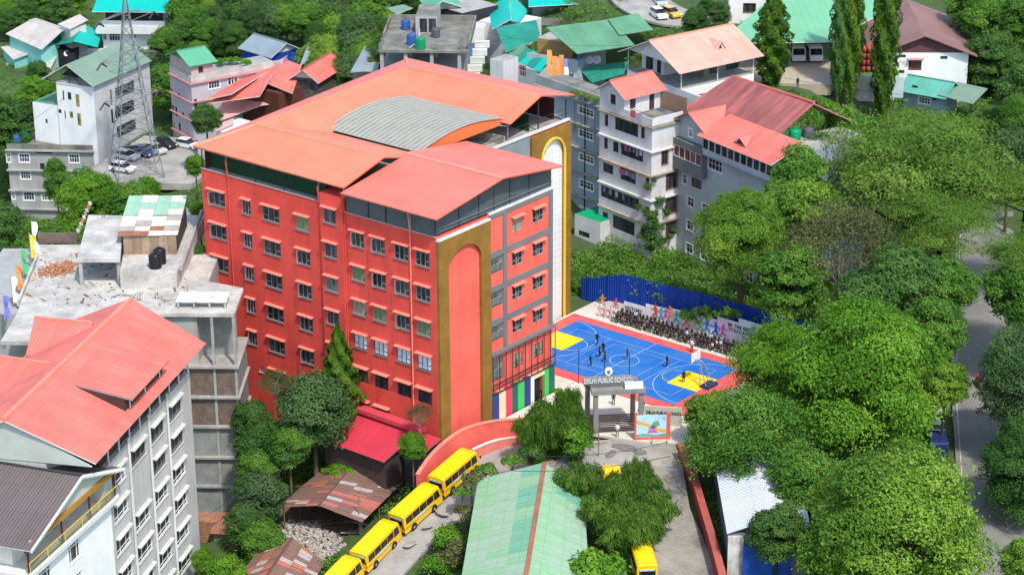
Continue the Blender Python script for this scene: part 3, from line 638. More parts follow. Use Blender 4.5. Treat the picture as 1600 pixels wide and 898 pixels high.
# ================================================================ roads
ASPH = mat('worn_asphalt', (.23, .215, .19), .9, .22, .3, fine=.35, bump=.15, dirt=(.42, .4, .35))
ASPHD = mat('road_asphalt', (.2, .187, .16), .9, .16, .22, fine=.3, dirt=(.14, .14, .13))
def ribbon(name, path, wd, m, lift=.12, label=None, th=.35):
    pts = [Vector(p) for p in path]; ws = wd if isinstance(wd, (list, tuple)) else [wd]*len(pts)
    # smooth
    P = []; Wd = []
    for i in range(len(pts)-1):
        p0, p1, p2, p3 = pts[max(0, i-1)], pts[i], pts[i+1], pts[min(len(pts)-1, i+2)]
        for k in range(6):
            t = k/6; P.append(.5*((2*p1)+(p2-p0)*t+(2*p0-5*p1+4*p2-p3)*t*t+(3*p1-p0-3*p2+p3)*t**3)); Wd.append(ws[i]*(1-t)+ws[i+1]*t)
    P.append(pts[-1]); Wd.append(ws[-1]); mb = MB(); L_, R2 = [], []
    for i, p in enumerate(P):
        t = (P[min(i+1, len(P)-1)]-P[max(i-1, 0)]); n_ = Vector((-t.y, t.x, 0)).normalized()
        L_.append(p+n_*Wd[i]/2+Vector((0, 0, lift))); R2.append(p-n_*Wd[i]/2+Vector((0, 0, lift)))
    dn = Vector((0, 0, -th))
    for i in range(len(P)-1):
        mb.quad(R2[i], R2[i+1], L_[i+1], L_[i]); mb.quad(L_[i], L_[i+1], L_[i+1]+dn, L_[i]+dn); mb.quad(R2[i+1], R2[i], R2[i]+dn, R2[i+1]+dn)
    addcp(P[::2]+L_[::3]+R2[::3]+[p+(p-q)*.25 for p, q in zip(L_[::3], R2[::3])]+[q-(p-q)*.25 for p, q in zip(L_[::3], R2[::3])], -.45)
    return tag(mb.build(name, m), label, kind='structure'), P, L_, R2
def zp(x, y, z): return Z(x, y, z)
busroad, BRP, BRL, BRR = ribbon('road', [zp(1010, 700, -.35), zp(940, 712, -.4), zp(860, 715, -.6), zp(790, 722, -1.0), zp(735, 750, -2.1), zp(690, 792, -3.2), zp(640, 838, -4.3), zp(590, 890, -5.5), zp(540, 945, -6.8)], [6, 7, 7, 7, 6.6, 6.2, 6, 6, 6], ASPH, .2, 'narrow concrete road bending down past the parked school buses')
lane, _, _, _ = ribbon('lane', [zp(990, 690, -.4), zp(1010, 740, -.7), zp(1030, 800, -1.2), zp(1055, 860, -1.8), zp(1085, 940, -2.4)], [9, 8, 6.5, 6.5, 6.5], mat('lane_concrete', (.33, .30, .25), .9, .25, .2, fine=.4, dirt=(.12, .11, .085)), .24, 'worn concrete lane running down from the school gate')
mainroad, _, MRL, MRR = ribbon('road', [zp(1540, 330, 1.5), zp(1537, 420, .2), zp(1537, 520, -1), zp(1538, 620, -2), zp(1545, 700, -2.6), zp(1553, 790, -3.2), zp(1560, 900, -4), zp(1570, 980, -4.6)], 7.5, ASPHD, .2, 'sunlit asphalt road between the trees at right')
toproad, _, _, _ = ribbon('road', [zp(1120, 30, 17.2), zp(1060, 30, 17.2), zp(1010, 10, 17.5), zp(985, -20, 18)], 9, ASPH, .2, 'grey town road at the top of the picture')
flat('pavement', Fr(Z(250, 250, -1.5), R_(20)), [(-10, -9), (3, -13), (7.5, -8), (7.5, 9), (-10, 12)], -1.2, ASPH, th=1, kind='structure', label='grey car park beside the white building')
flat('pavement', Fr(Z(1250, 120, 16), R_(10)), [(-4.5, -4), (9, -4), (9, 9), (-6, 9)], 16.15, mat('yard_dust', (.4, .34, .25), .9, .15), th=1.5, kind='structure', label='dusty yard in front of the green vehicle shed')
# painted edge and worn lines
for pts in (BRR[8:-4], BRL[2:16]):
    mb = MB()
    for a, b in zip(pts[:-1], pts[1:]):
        i_ = (BRP[len(BRP)//2]-a); k = .25 if pts is BRR[8:-4] else -.25
        t = (b-a).normalized(); n_ = Vector((-t.y, t.x, 0))*.35*(1 if pts[0] in BRR else -1); up = Vector((0, 0, .01)); q = n_.normalized()*.1
        mb.quad(a+n_+up, b+n_+up, b+n_+q+up, a+n_+q+up)
    mb.build('road_line', mat('worn_line', (.5, .48, .44), .8, .25, 1.5, dirt=(.25, .24, .21)), busroad)
mb = MB()
for a, b in zip(MRR[:-1], MRR[1:]):
    t = (b-a).normalized(); n_ = Vector((-t.y, t.x, 0)); up = Vector((0, 0, .01)); mb.quad(a+n_*.5+up, b+n_*.5+up, b+n_*.6+up, a+n_*.6+up)
mb.build('road_line', mat('worn_line', (.5, .48, .44)), mainroad)
# ================================================================ walls round the school
CW = mat('coral_wall', (.72, .12, .085), .8, .12, .3, streak=.2)
def wallstrip(name, tops, hs, th, m, label, cat='wall', cap=None, parent=None):
    root = thing(name, label, cat, tops[0]-Vector((0, 0, hs[0])))
    mb = MB(); mc = MB(); P = []; H = []
    for i in range(len(tops)-1):
        for k in range(5):
            t = k/5; t2 = t; p0, p1, p2, p3 = tops[max(0, i-1)], tops[i], tops[i+1], tops[min(len(tops)-1, i+2)]
            P.append(.5*((2*p1)+(p2-p0)*t+(2*p0-5*p1+4*p2-p3)*t*t+(3*p1-p0-3*p2+p3)*t**3)); H.append(hs[i]*(1-t)+hs[i+1]*t)
    P.append(tops[-1]); H.append(hs[-1])
    N = []
    for i in range(len(P)):
        t = P[min(i+1, len(P)-1)]-P[max(i-1, 0)]; N.append(Vector((-t.y, t.x, 0)).normalized()*th/2)
    for i in range(len(P)-1):
        a, b = P[i], P[i+1]; d0, d1 = Vector((0, 0, -H[i])), Vector((0, 0, -H[i+1]))
        for s in (1, -1): mb.quad(a+N[i]*s, b+N[i+1]*s, b+N[i+1]*s+d1, a+N[i]*s+d0)
        mb.quad(a+N[i], b+N[i+1], b-N[i+1], a-N[i])
        if cap:
            up = Vector((0, 0, .12)); k = 1.5
            mc.quad(a+N[i]*k+up, b+N[i+1]*k+up, b-N[i+1]*k+up, a-N[i]*k+up)
            for s in (k, -k): mc.quad(a+N[i]*s, b+N[i+1]*s, b+N[i+1]*s+up, a+N[i]*s+up)
            mc.quad(a+N[i]*k, b+N[i+1]*k, b-N[i+1]*k, a-N[i]*k)
    for i in (0, len(P)-1): mb.quad(P[i]+N[i], P[i]-N[i], P[i]-N[i]-Vector((0, 0, H[i])), P[i]+N[i]-Vector((0, 0, H[i])))
    mb.build('wall_body', m, root)
    if cap: mc.build('coping', cap, root)
    return root
wallstrip('boundary_wall', [zp(652, 742, -.3), zp(668, 718, .6), zp(690, 695, 1.4), zp(722, 672, 2.2), zp(765, 659, 2.4), zp(822, 654, 2.4)], [4, 4, 4.2, 4.2, 4, 3.5], .3, CW, 'curved coral boundary wall with pale coping beside the bus road', cap=CORALTRIM)
wallstrip('boundary_wall', [zp(738, 703, .0), zp(765, 691, .2), zp(795, 684, .3), zp(824, 681, .3)], [1.6, 1.5, 1.4, 1.2], .22, mat('pink_wall', (.7, .2, .15), .8, .15, .4, streak=.3), 'low pink parapet along the road below the coral wall', cap=OFFW)
wallstrip('boundary_wall', [zp(1063, 694, 1.2), zp(1080, 730, 1.0), zp(1098, 790, .6), zp(1116, 850, .2), zp(1140, 940, -.5)], [2.2, 2.4, 2.4, 2.4, 2.6], .5, mat('red_wall', (.36, .06, .045), .8, .25, .5, streak=.5), 'red boundary wall along the right side of the gate lane', cap=mat('red_cap2', (.4, .09, .07), .8, .2))
# gate
GF = Fr(Z(931, 678, 0), R_(-6)); GX = -GF.u     # GX runs to the right
gate = thing('school_gate', 'grey concrete gateway with a lettered name board and slatted gates', 'gate', Z(962, 680, 0))
def gb(x0, x1, v0, v1, z0, z1, name, m, par=None):
    mb = MB(); mb.fbox(GF, -x1, -x0, v0, v1, z0, z1); return mb.build(name, m, par or gate)
GRD = mat('gate_grey', (.22, .215, .2), .8, .15, .6, streak=.2)
for x0, v0 in ((-.35, 0), (4.7, 0), (-.9, 2.6), (4.2, 2.6)): gb(x0+.1, x0+.6, v0+.1, v0+.6, -.3, 4.7, 'pillar', GRD)
gb(-.5, 5.5, -.1, .9, 4.7, 5.25, 'beam', GRD); gb(-1.0, 5.0, 2.5, 3.4, 4.7, 5.25, 'beam', GRD)
gb(-.5, 5.2, .9, 2.5, 4.85, 5.1, 'roof_slab', mat('gate_slab', (.1, .1, .095), .9, .2))
nb = gb(-1.1, 4.35, 2.3, 2.45, 4.95, 5.9, 'name_board', mat('board_grey', (.24, .24, .23), .7, .1))
gb(3.2, 5.2, .0, .6, 5.26, 5.9, 'plaque', WHITE)
def text(body, size, loc, fr, m, parent, name='lettering', depth=.03, sx=1., tilt=0.):
    cu_ = bpy.data.curves.new(name, 'FONT'); cu_.body = body; cu_.size = size; cu_.extrude = depth; cu_.materials.append(m); cu_.align_x = 'LEFT'; cu_.offset = .012*size
    o = bpy.data.objects.new(name, cu_); COL.objects.link(o); bpy.context.view_layer.update()
    me = bpy.data.meshes.new_from_object(o.evaluated_get(bpy.context.evaluated_depsgraph_get())); bpy.data.objects.remove(o)
    o = bpy.data.objects.new(name, me); COL.objects.link(o); o.parent = parent; P = loc-rootloc(parent)
    X = -fr.u; M = Matrix(((X.x*sx, 0, -fr.v.x, P.x), (X.y*sx, 0, -fr.v.y, P.y), (0, 1, 0, P.z), (0, 0, 0, 1)))
    o.matrix_local = M; return o
LET = mat('letter_white', (.6, .6, .58), .5, .03); LETD = mat('letter_dark', (.02, .025, .03), .5, .05)
text('DELHI PUBLIC SCHOOL', .78, GF.W(1.1, 2.28, 5.15), GF, LET, nb, sx=.68, depth=.06)
mb = MB(); c = GF.W(-1.7, 2.35, 6.35)
mb.prism([c+GX*x+Vector((0, 0, z)) for x, z in ((-.42, .3), (-.42, -.1), (0, -.5), (.42, -.1), (.42, .3), (.2, .55), (-.2, .55))], GF.v*.12); crest = mb.build('crest', WHITE, nb)
mb = MB(); mb.prism([c-GF.v*.02+GX*x+Vector((0, 0, z)) for x, z in ((-.2, .2), (-.2, -.05), (0, -.28), (.2, -.05), (.2, .2))], GF.v*.03); mb.build('crest_shield', mat('crest_green', (.1, .2, .12)), crest)
SLAT = mat('gate_brown', (.045, .028, .03), .5, .1)
for x0, x1 in ((.4, 2.5), (2.56, 4.66)):
    mb = MB()
    for x in (x0, x1-.08): mb.fbox(GF, -x-.08, -x, .3, .4, .05, 2.05)
    mb.fbox(GF, -x1, -x0, .3, .4, 2.05, 2.15); leaf = mb.build('gate_leaf', SLAT, gate)
    for k in range(9): mb = MB(); mb.fbox(GF, -x1+.08, -x0-.08, .33, .37, .12+k*.215, .25+k*.215); mb.build('slat', SLAT, leaf)
gb(-.75, -.36, -.15, .25, -.3, 2.3, 'gate_post', DKMETAL)
# mural board and name wall right of the gate
MF = Fr(Z(994, 686, 0), R_(-3)); MX = -MF.u
mural = thing('mural_board', 'painted landscape mural board in a red frame beside the gate', 'billboard', Z(1016, 687, 0))
def mbx(x0, x1, v0, v1, z0, z1, name, m, par=None):
    mb = MB(); mb.fbox(MF, -x1, -x0, v0, v1, z0, z1); return mb.build(name, m, par or mural)
mbx(-.2, .0, -.1, .25, -.4, 3.0, 'frame_post', CW); mbx(3.35, 3.75, -.1, .4, -.4, 3.1, 'frame_post', CW); mbx(0, 3.35, -.05, .15, -.4, .25, 'frame_rail', CW)
mp_ = mbx(0, 3.35, .0, .1, .25, 2.85, 'mural_panel', mat('mural_sky', (.42, .68, .8), .5, .1, .9))
MURAL = [((0, 1.9), (1.2, 1.5), (2.2, .9), (3.3, .7), (3.3, 1.1), (2.3, 1.25), (1.2, 1.9), (0, 2.3)), ((1.3, 1.2), (1.9, 2.1), (2.4, 2.2), (2.6, 1.7), (2.0, 1.2)), ((1.2, .7), (1.8, .75), (2.4, .7), (2.2, 1.1), (1.4, 1.15)), ((0, .3), (3.3, .3), (3.3, .65), (2, .5), (.8, .7), (0, .55)), ((1.6, 1.5), (2.0, 1.7), (2.1, 1.3), (1.7, 1.2)), ((2.85, 2.25), (3.2, 2.25), (3.2, 2.65), (2.85, 2.65))]
MCOL = [(.75, .38, .06), (.25, .34, .22), (.55, .12, .4), (.12, .42, .3), (.08, .1, .3), (.35, .5, .5)]
for k, (pg, cl) in enumerate(zip(MURAL, MCOL)):
    mb = MB(); mb.poly([MF.W(-x, -.004-.002*k, z) for x, z in pg]); mb.build('mural_print', mat('mural%d' % k, cl, .5, .15, 1.5), mp_)
mbx(1.6, 3.3, -1.0, -.92, .75, .83, 'guard_rail', GREYMETAL); mbx(1.6, 1.68, -1, -.92, -.4, .75, 'guard_rail', GREYMETAL); mbx(3.22, 3.3, -1, -.92, -.4, .75, 'guard_rail', GREYMETAL)
NF = Fr(Z(1006, 662, 0), R_(8))
nw = thing('name_wall', 'pale green sign wall with dark lettering beyond the mural', 'sign', Z(1030, 662, 0))
mb = MB(); mb.fbox(NF, -4.2, 0, 0, .2, -.3, 2.2); nwb = mb.build('wall_body', mat('sign_wall', (.45, .46, .36), .8, .1), nw)
text('DELHI PUBLIC SCHOOL', .5, NF.W(-.25, -.02, 1.3), NF, LETD, nwb, sx=.75)
# flag poles / net posts along the near edge of the court
for i, (x, y0, y1) in enumerate(((904, 553, 600), (944, 565, 606), (983, 577, 604))):
    P = Z(x, 604-(6 if i == 0 else 0), 0); mb = MB(); mb.tube(P, P+Vector((0, 0, 4.2)), .05); tag(mb.build('net_post', DKMETAL), 'thin dark post on the near edge of the court, %s' % ('leftmost', 'middle one', 'rightmost')[i], 'post', 'net posts by the court')
# ================================================================ town houses: shared palette
SALMON = sheet('salmon_roof', (.68, .165, .125), .5, .14, .42, .6, .12, dirt=(.36, .14, .13))
SALMONL = sheet('pale_salmon_roof', (.78, .33, .25), .35, .1, .25, .6, .08, dirt=(.5, .2, .16))
SALMONP = sheet('pale_pink_roof', (.75, .36, .33), .35, .08, .2, .6, .06, dirt=(.5, .24, .22))
REDR = sheet('weathered_red_roof', (.45, .13, .11), .5, .2, .95, .7, .22, dirt=(.17, .07, .065), sw=.9, sh=30, lo=.36)
GREENR = sheet('faded_green_roof', (.1, .26, .15), .35, .14, .4, .6, .14, dirt=(.2, .3, .2))
GREENB = sheet('bright_green_roof', (.1, .34, .19), .3, .08, .15, .55, .05, dirt=(.12, .25, .16))
TEALR = sheet('teal_roof', (.0, .42, .34), .3, .06, .12, .5, .06, dirt=(.05, .3, .25))
TEALD = sheet('dark_teal_roof', (.015, .23, .16), .35, .16, .4, .6, .16, dirt=(.02, .09, .075))
SAGE = sheet('sage_roof', (.17, .26, .19), .25, .08, .15, .6, .05, dirt=(.2, .28, .22))
GREYR = sheet('blue_grey_roof', (.22, .28, .30), .3, .08, .2, .55, .08, dirt=(.18, .2, .2))
SLATER = sheet('dark_grey_roof', (.135, .108, .10), .6, .08, .15, .55, .05, dirt=(.09, .07, .07))
FIBRE = sheet('pale_fibre_roof', (.5, .45, .40), .3, .12, .4, .75, .1, dirt=(.25, .2, .16))
BROWNR = sheet('brown_roof', (.25, .14, .125), .4, .14, .4, .7, .12, dirt=(.12, .06, .055))
BLUEW = mat('blue_grey_wall', (.40, .47, .48), .8, .1, .25, streak=.25)
BLUEW2 = mat('slate_blue_wall', (.26, .32, .345), .8, .1, .25, streak=.25)
WHITEW = mat('stained_white_wall', (.62, .61, .60), .8, .1, .25, streak=.3)
LILACW = mat('lilac_wall', (.45, .42, .43), .8, .08, .3, streak=.2)
GREYW = mat('grey_plaster', (.34, .34, .32), .85, .12, .3, streak=.3)
HOTELW = mat('hotel_wall', (.47, .46, .42), .85, .1, .25, streak=.35)
CREAMW = mat('cream_wall', (.70, .66, .58), .8, .07, .3, streak=.15)
PINKTRIM = mat('pink_trim', (.5, .22, .22), .7, .1)
BROWNF = mat('brown_frame', (.13, .05, .03), .6, .1); WFR = mat('white_frame', (.75, .75, .74), .5, .04)
BRICKM = mat('raw_brick', (.20, .115, .08), .95, .2, 1.5, fine=.5, bump=.4)
S_WH = style('white_grid', WFR, [G_DARK, G_GREY, G_DARK], (.25, .5, .75), ((0, 1, .55),), None, None, .08, surround=.12)
S_WH2 = style('white_two', WFR, [G_DARK, G_GREY], (.5,), ((0, 1, .6),), None, None, .08, surround=.1)
S_BR = style('brown_two', BROWNF, [G_DARK], (.5,), (), None, None, .09, surround=.08)
S_BRS = style('brown_one', BROWNF, [G_DARK], (), ((0, 1, .55),), None, None, .08)
S_GR = style('grilled', DKMETAL, [G_DARK, G_GREY], (.2, .4, .6, .8), ((0, 1, .33), (0, 1, .66)), None, None, .05)
S_PL = style('plain_dark', DKMETAL, [G_DARK, G_GREY], (.5,), (), None, None, .05)
S_YE = style('yellow_low', DKMETAL, [G_DARK, glass('amber_glass', (.04, .035, .02), .1, (.5, .35, .05), .6)], (.5,), ((0, 1, .45),), None, None, .06)
HSH = mat('hotel_ledge', (.52, .51, .47), .85, .12, .5, streak=.3)
S_HO = style('hotel', WFR, [G_DARK, G_GREY], (.28, .72), ((0, 1, .25),), HSH, HSH, .07, sp=.42, se=.1, depth=.1)
S_HO2 = style('hotel_top', mat('grey_frame', (.2, .2, .2)), [G_GREY, G_DARK], (.33, .66), ((0, 1, .15),), HSH, HSH, .06, sp=.42, se=.1, depth=.1)
def gable(root, fr, u0, u1, v0, v1, ze, zr, axis, m, ov=.6, og=.6, gm=None, edge=None, m2=None, th=.1):
    ed = edge or OFFW; W = fr.W
    if axis == 'u':
        mid = (v0+v1)/2; k = (zr-ze)/(mid-v0)*ov
        a = slab(root, 'roof', [W(u1+og, v0-ov, ze-k), W(u0-og, v0-ov, ze-k), W(u0-og, mid, zr), W(u1+og, mid, zr)], m, th, ed)
        slab(root, 'roof', [W(u0-og, v1+ov, ze-k), W(u1+og, v1+ov, ze-k), W(u1+og, mid, zr), W(u0-og, mid, zr)], m2 or m, th, ed)
        tri = lambda u: [W(u, v0, ze), W(u, v1, ze), W(u, mid, zr-.15)]
        if gm:
            for u in (u0, u1): mb = MB(); mb.prism(tri(u), fr.u*(.1 if u == u0 else -.1)); mb.build('gable_wall', gm, root)
        mb = MB(); mb.tube(W(u0-og, mid, zr), W(u1+og, mid, zr), .14, .14, 5); mb.build('ridge_cap', m2 or m, a)
    else:
        mid = (u0+u1)/2; k = (zr-ze)/(mid-u0)*ov
        a = slab(root, 'roof', [W(u0-ov, v0-og, ze-k), W(u0-ov, v1+og, ze-k), W(mid, v1+og, zr), W(mid, v0-og, zr)], m, th, ed)
        slab(root, 'roof', [W(u1+ov, v1+og, ze-k), W(u1+ov, v0-og, ze-k), W(mid, v0-og, zr), W(mid, v1+og, zr)], m2 or m, th, ed)
        if gm:
            for v in (v0, v1): mb = MB(); mb.prism([W(u0, v, ze), W(u1, v, ze), W(mid, v, zr-.15)], fr.v*(.1 if v == v0 else -.1)); mb.build('gable_wall', gm, root)
        mb = MB(); mb.tube(W(mid, v0-og, zr), W(mid, v1+og, zr), .14, .14, 5); mb.build('ridge_cap', m2 or m, a)
    return a
def zo(ox, oy, f): return lambda x, y: (ox+x/f, oy+y/f)
def UR(fr, conv, rects, st, v=0):
    out = []
    for r in rects:
        s_ = r[4] if len(r) > 4 else st
        p = conv(r[0], r[1]); q = conv(r[2], r[3]); a, zt = fr.uz(*p, v); b, zb = fr.uz(*q, v)
        # both edges measured on a sloping row: use the centre height
        mx = conv((r[0]+r[2])/2, (r[1]+r[3])/2); _, zm = fr.uz(*mx, v); h = r[5] if len(r) > 5 else None
        h = h or abs(zt-zb)
        out.append((min(a, b), max(a, b), zm-h/2, zm+h/2, s_))
    return out
def VR(fr, conv, rects, st, u=0):
    out = []
    for r in rects:
        s_ = r[4] if len(r) > 4 else st
        p = conv(r[0], r[1]); q = conv(r[2], r[3]); a, zt = fr.vz(*p, u); b, zb = fr.vz(*q, u)
        mx = conv((r[0]+r[2])/2, (r[1]+r[3])/2); _, zm = fr.vz(*mx, u); h = r[5] if len(r) > 5 else abs(zt-zb)
        out.append((min(a, b), max(a, b), zm-h/2, zm+h/2, s_))
    return out
def cornice(root, fr, u0, u1, v0, v1, z, m, pr=.35, h=.18, name='cornice'):
    mb = MB(); mb.fbox(fr, u0-pr, u1+.0, v0-pr, v0-.004, z, z+h); mb.fbox(fr, u0-pr, u0-.004, v0-.003, v1, z+.001, z+h-.001); mb.build(name, m, root)
I44 = zo(930, 60, 4.49); I45 = zo(930, 240, 4.49); ID = lambda x, y: (x, y)
# ---------------------------------------------------------------- white flats behind the court
wf, wz, wl = frame(1019, 199, 298, 937, 170)
wv = wf.uv(1059, 187, wz)[1]
W6 = thing('apartment_block', 'white five-storey flats with brown windows behind the blue fence', 'building', wf.W(wl/2, 4, 2))
WD = wv+.6
hu = UR(wf, I44, [(68, 530, 90, 620), (140, 565, 300, 680, S_GR, 1.7), (322, 620, 346, 708), (63, 692, 87, 780), (126, 720, 162, 805, S_PL), (182, 745, 335, 858, S_PL, 1.6)], S_BRS) + \
     UR(wf, I45, [(56, 60, 125, 150, S_PL), (178, 105, 283, 205, S_PL, 1.7), (355, 165, 378, 262), (42, 250, 305, 372, S_PL, 1.6), (354, 372, 377, 438), (53, 405, 87, 492), (125, 445, 275, 560, S_GR, 1.9), (320, 515, 355, 603)], S_BRS)
hv = VR(wf, I44, [(468, 795, 508, 880)], S_BR)+VR(wf, I45, [(500, 142, 572, 235), (495, 322, 570, 408), (497, 492, 565, 555)], S_BR)
block(W6, wf, 0, wl, 0, WD, -4, wz, WHITEW, hu, hv, 'wall', CONCD)
for k in range(5):
    z = wf.uz(1017, 199+38.2*k, 0)[1]; cornice(W6, wf, 0, wl, 0, WD, z-.1, mat('mossy_cornice', (.30, .27, .2), .9, .25, 1.2, dirt=(.12, .13, .05)) if k == 0 else OFFW if k % 2 else mat('ochre_cornice', (.4, .32, .22), .9, .2, 1.2))
# roof terrace and penthouse
ph0, ph1 = wl*.53, wl
pz = wz+3.0
block(W6, wf, ph0, ph1, .0, 6.5, wz+.09, pz, WHITEW, UR(wf, I44, [(108, 388, 143, 470)], S_BRS), [(1.0, 2.0, wz+.9, wz+2.3, S_BRS), (4.4, 5.3, wz+.1, wz+2.4, S_BRS)], 'penthouse', OFFW)
gable(W6, wf, ph0, ph1, 0, 6.5, pz, pz+1.5, 'v', SALMON, .7, .5, OFFW, OFFW)
mb = MB(); mb.fbox(wf, 0, ph0-.05, 0, .15, wz+.09, wz+1.1); mb.fbox(wf, 0, .15, .16, WD, wz+.09, wz+1.1); mb.build('parapet', WHITEW, W6)
mb = MB(); mb.path([wf.W(.1, .1, wz+1.5), wf.W(ph0, .1, wz+1.5)], .03, 5); mb.build('rail', DKMETAL, W6)
mb = MB(); mb.fbox(wf, .3, ph0-.1, 6.3, 6.4, wz+.1, wz+2.6); mb.build('terrace_wall', mat('tan_wall', (.3, .2, .13), .8, .15), W6)
for k, (u, z, c) in enumerate(((2.0, .35, (.5, .42, .6)), (3.2, .45, (.6, .12, .12)))):
    mb = MB(); mb.fbox(wf, u, u+1.0, -.04, -.01, wz+z, wz+z+.95); tag(mb.build('hanging_cloth', mat('cloth%d' % k, c, .9, .1)), ('lilac towel', 'small red towel')[k]+' hung over the white terrace parapet', 'towel')
for k, (u, v, c) in enumerate(((.9, 3, (.1, .25, .05)), (1.6, 5.2, (.15, .3, .05)))):
    pass
# laundry in the open galleries of the flats
lr = random.Random(3)
for gi, (zc, ua_, ub_) in enumerate(((hu[5][2], hu[5][0], hu[5][1]), (hu[7][2], hu[7][0], hu[7][1]), (hu[9][2], hu[9][0], hu[9][1]))):
    n_ = 6
    for k in range(n_):
        u = ua_+(ub_-ua_)*(k+.3)/n_; hh = lr.uniform(.6, 1.0)
        mb = MB(); mb.fbox(wf, u, u+lr.uniform(.35, .6), -.02, .04, zc+1.5-hh, zc+1.5); tag(mb.build('laundry', mat('laundry%d' % lr.randrange(6), [(.5, .5, .52), (.25, .25, .4), (.5, .12, .18), (.1, .3, .25), (.6, .58, .5), (.05, .06, .1)][k], .9, .1)), '%s cloth, %s from the right in the %s gallery of the white flats' % (('pale grey', 'violet', 'crimson', 'green', 'cream', 'black')[k], ('first', 'second', 'third', 'fourth', 'fifth', 'sixth')[k], ('upper', 'middle', 'lowest')[gi]), 'laundry', 'washing on the white flats')
# ---------------------------------------------------------------- house with the open salmon-roofed top floor
sf, sz, slf = frame(1064, 140, 309, 980, 109)
sv = sf.uv(1164, 110, sz)[1]
SH = thing('house', 'white house with open top floor under a large salmon gable roof', 'building', sf.W(slf/2, sv/2, 8))
block(SH, sf, 0, slf, 0, sv, 0, sz, WHITE, UR(sf, ID, [(1100, 150, 1105, 160)], S_PL), VR(sf, ID, [(1080, 158, 1098, 166, S_PL, .8), (1104, 146, 1110, 160, S_PL)], S_PL), 'wall', CONC)
cornice(SH, sf, 0, slf, 0, sv, sz-1.3, PINKTRIM, .12, .12)
block(SH, sf, slf*.55, slf-.5, 2.2, sv-3, sz, sz+2.6, OFFW, [(slf*.6, slf*.6+.9, sz+.1, sz+2.2, S_PL), (slf*.75, slf*.75+1.6, sz+.1, sz+2.2, S_PL)], (), 'top_room', OFFW)
block(SH, sf, 2.5, slf*.54, 6, sv-1.5, sz, sz+2.6, mat('verandah_brown', (.2, .18, .15), .9, .15), (), [(7, 8.5, sz+.3, sz+2.2, S_PL), (10, 12, sz+.3, sz+2.2, S_PL)], 'top_room', OFFW)  # inner room in a plain brownish grey
se_ = sf.vz(1062.5, 114, -.9)[1]
gable(SH, sf, 0, slf, 0, sv, se_+.25, se_+2.9, 'v', SALMONL, .9, 1.0, OFFW, OFFW)
mb = MB()
for v in (0.1, sv*.5, sv-.1): mb.tube(sf.W(.1, v, sz), sf.W(.1, v, se_+.2), .08)
mb.tube(sf.W(slf-.1, .1, sz), sf.W(slf-.1, .1, se_+.2), .08); mb.build('post', OFFW, SH)
mb = MB()
for z in (.35, .7, 1.0): mb.tube(sf.W(0, .05, sz+z), sf.W(slf, .05, sz+z), .03, n=4)
mb.build('rail', DKMETAL, SH)
# small triangular dormer on the big salmon slope
q = sf.W(slf*.27, sv*.62, 0); dz = se_+1.55
mb = MB(); mb.prism([sf.W(slf*.2-.4, sv*.58, dz-.6), sf.W(slf*.2-.4, sv*.72, dz-.6), sf.W(slf*.2-.4, sv*.65, dz+.55)], sf.u*.1); d_ = mb.build('dormer', OFFW, SH)
for k in (-1, 1): slab(d_, 'dormer_roof', [sf.W(slf*.2-.7, sv*(.65+k*.085), dz-.65), sf.W(slf*.5, sv*.65, dz+.7), sf.W(slf*.2-.7, sv*.65, dz+.75)], SALMONL, .06, OFFW)
mb = MB(); mb.prism([sf.W(slf*.2-.42, sv*.62, dz-.5), sf.W(slf*.2-.42, sv*.68, dz-.5), sf.W(slf*.2-.42, sv*.65, dz+.2)], sf.u*.02); mb.build('dormer_louvre', DKMETAL, d_)
# ---------------------------------------------------------------- blue-grey flats with the weathered red roof
bf, bz, blen = frame(1166, 262, 291, 1060, 218)     # level line under the attic windows
IB = zo(1040, 100, 4.49)
BG = thing('apartment_block', 'blue-grey flats with weathered red roof beside the white flats', 'building', bf.W(0, 5, 2))
UL = bf.uz(1058, 250, 0)[0]; UR_ = bf.uz(1215, 290, 0)[0]
hu = UR(bf, IB, [(165, 448, 190, 520, S_WH2), (300, 655, 395, 765, S_WH, 1.5), (120, 770, 148, 850, S_WH2), (183, 790, 250, 885, S_PL)], S_WH)
hu += UR(bf, ID, [(1170, 380, 1186, 402), (1092, 368, 1104, 384), (1195, 395, 1210, 418)], S_WH2)
hu += [(u_, u_+1.4, z_, z_+1.3, S_WH2) for u_ in np.arange(UR_+1, UL-2, 3.1) for z_ in (bz-11.8, bz-8.5, bz-15) if not any(abs(u_+.7-(h[0]+h[1])/2) < 2 and abs(z_+.6-(h[2]+h[3])/2) < 2 for h in hu)]
block(BG, bf, UR_, UL, 0, 12, -2, bz, BLUEW, hu, (), 'wall', CONC)
mb = MB(); mb.fbox(bf, UR_, UL-6, -.9, 0, bz-.25, bz); mb.build('ledge', BLUEW2, BG)
# attic strip of windows
A0, A1 = UR_, bf.uz(1098, 210, -.9)[0]
az0, az1 = bf.uz(1101, 223, -.9)[1]-.1, bf.uz(1101, 207, -.9)[1]
n_ = 11; wv_ = (A1-A0)/n_
hu = [(A0+wv_*k+.12, A0+wv_*(k+1)-.12, bz+.7, bz+2.2, S_PL) for k in range(n_)]
block(BG, bf, A0, A1, -.9, 5, bz+.003, bz+2.5, BLUEW, hu, (), 'attic', CONC)
slab(BG, 'roof', [bf.W(A1+.4, -1.6, bz+2.45), bf.W(A0-.4, -1.6, bz+2.45), bf.W(A0-.4, 3.8, bz+4.3), bf.W(A1+.4, 3.8, bz+4.3)], SALMON, .1, WHITE)
mz = (A0+A1)/2; ez_ = MB(); ez_.prism([bf.W(mz-1.0, -.3, bz+3.0), bf.W(mz+1.0, -.3, bz+3.0), bf.W(mz, -.3, bz+3.7)], bf.v*.08); ed_ = ez_.build('eyebrow_vent', DKMETAL, BG)
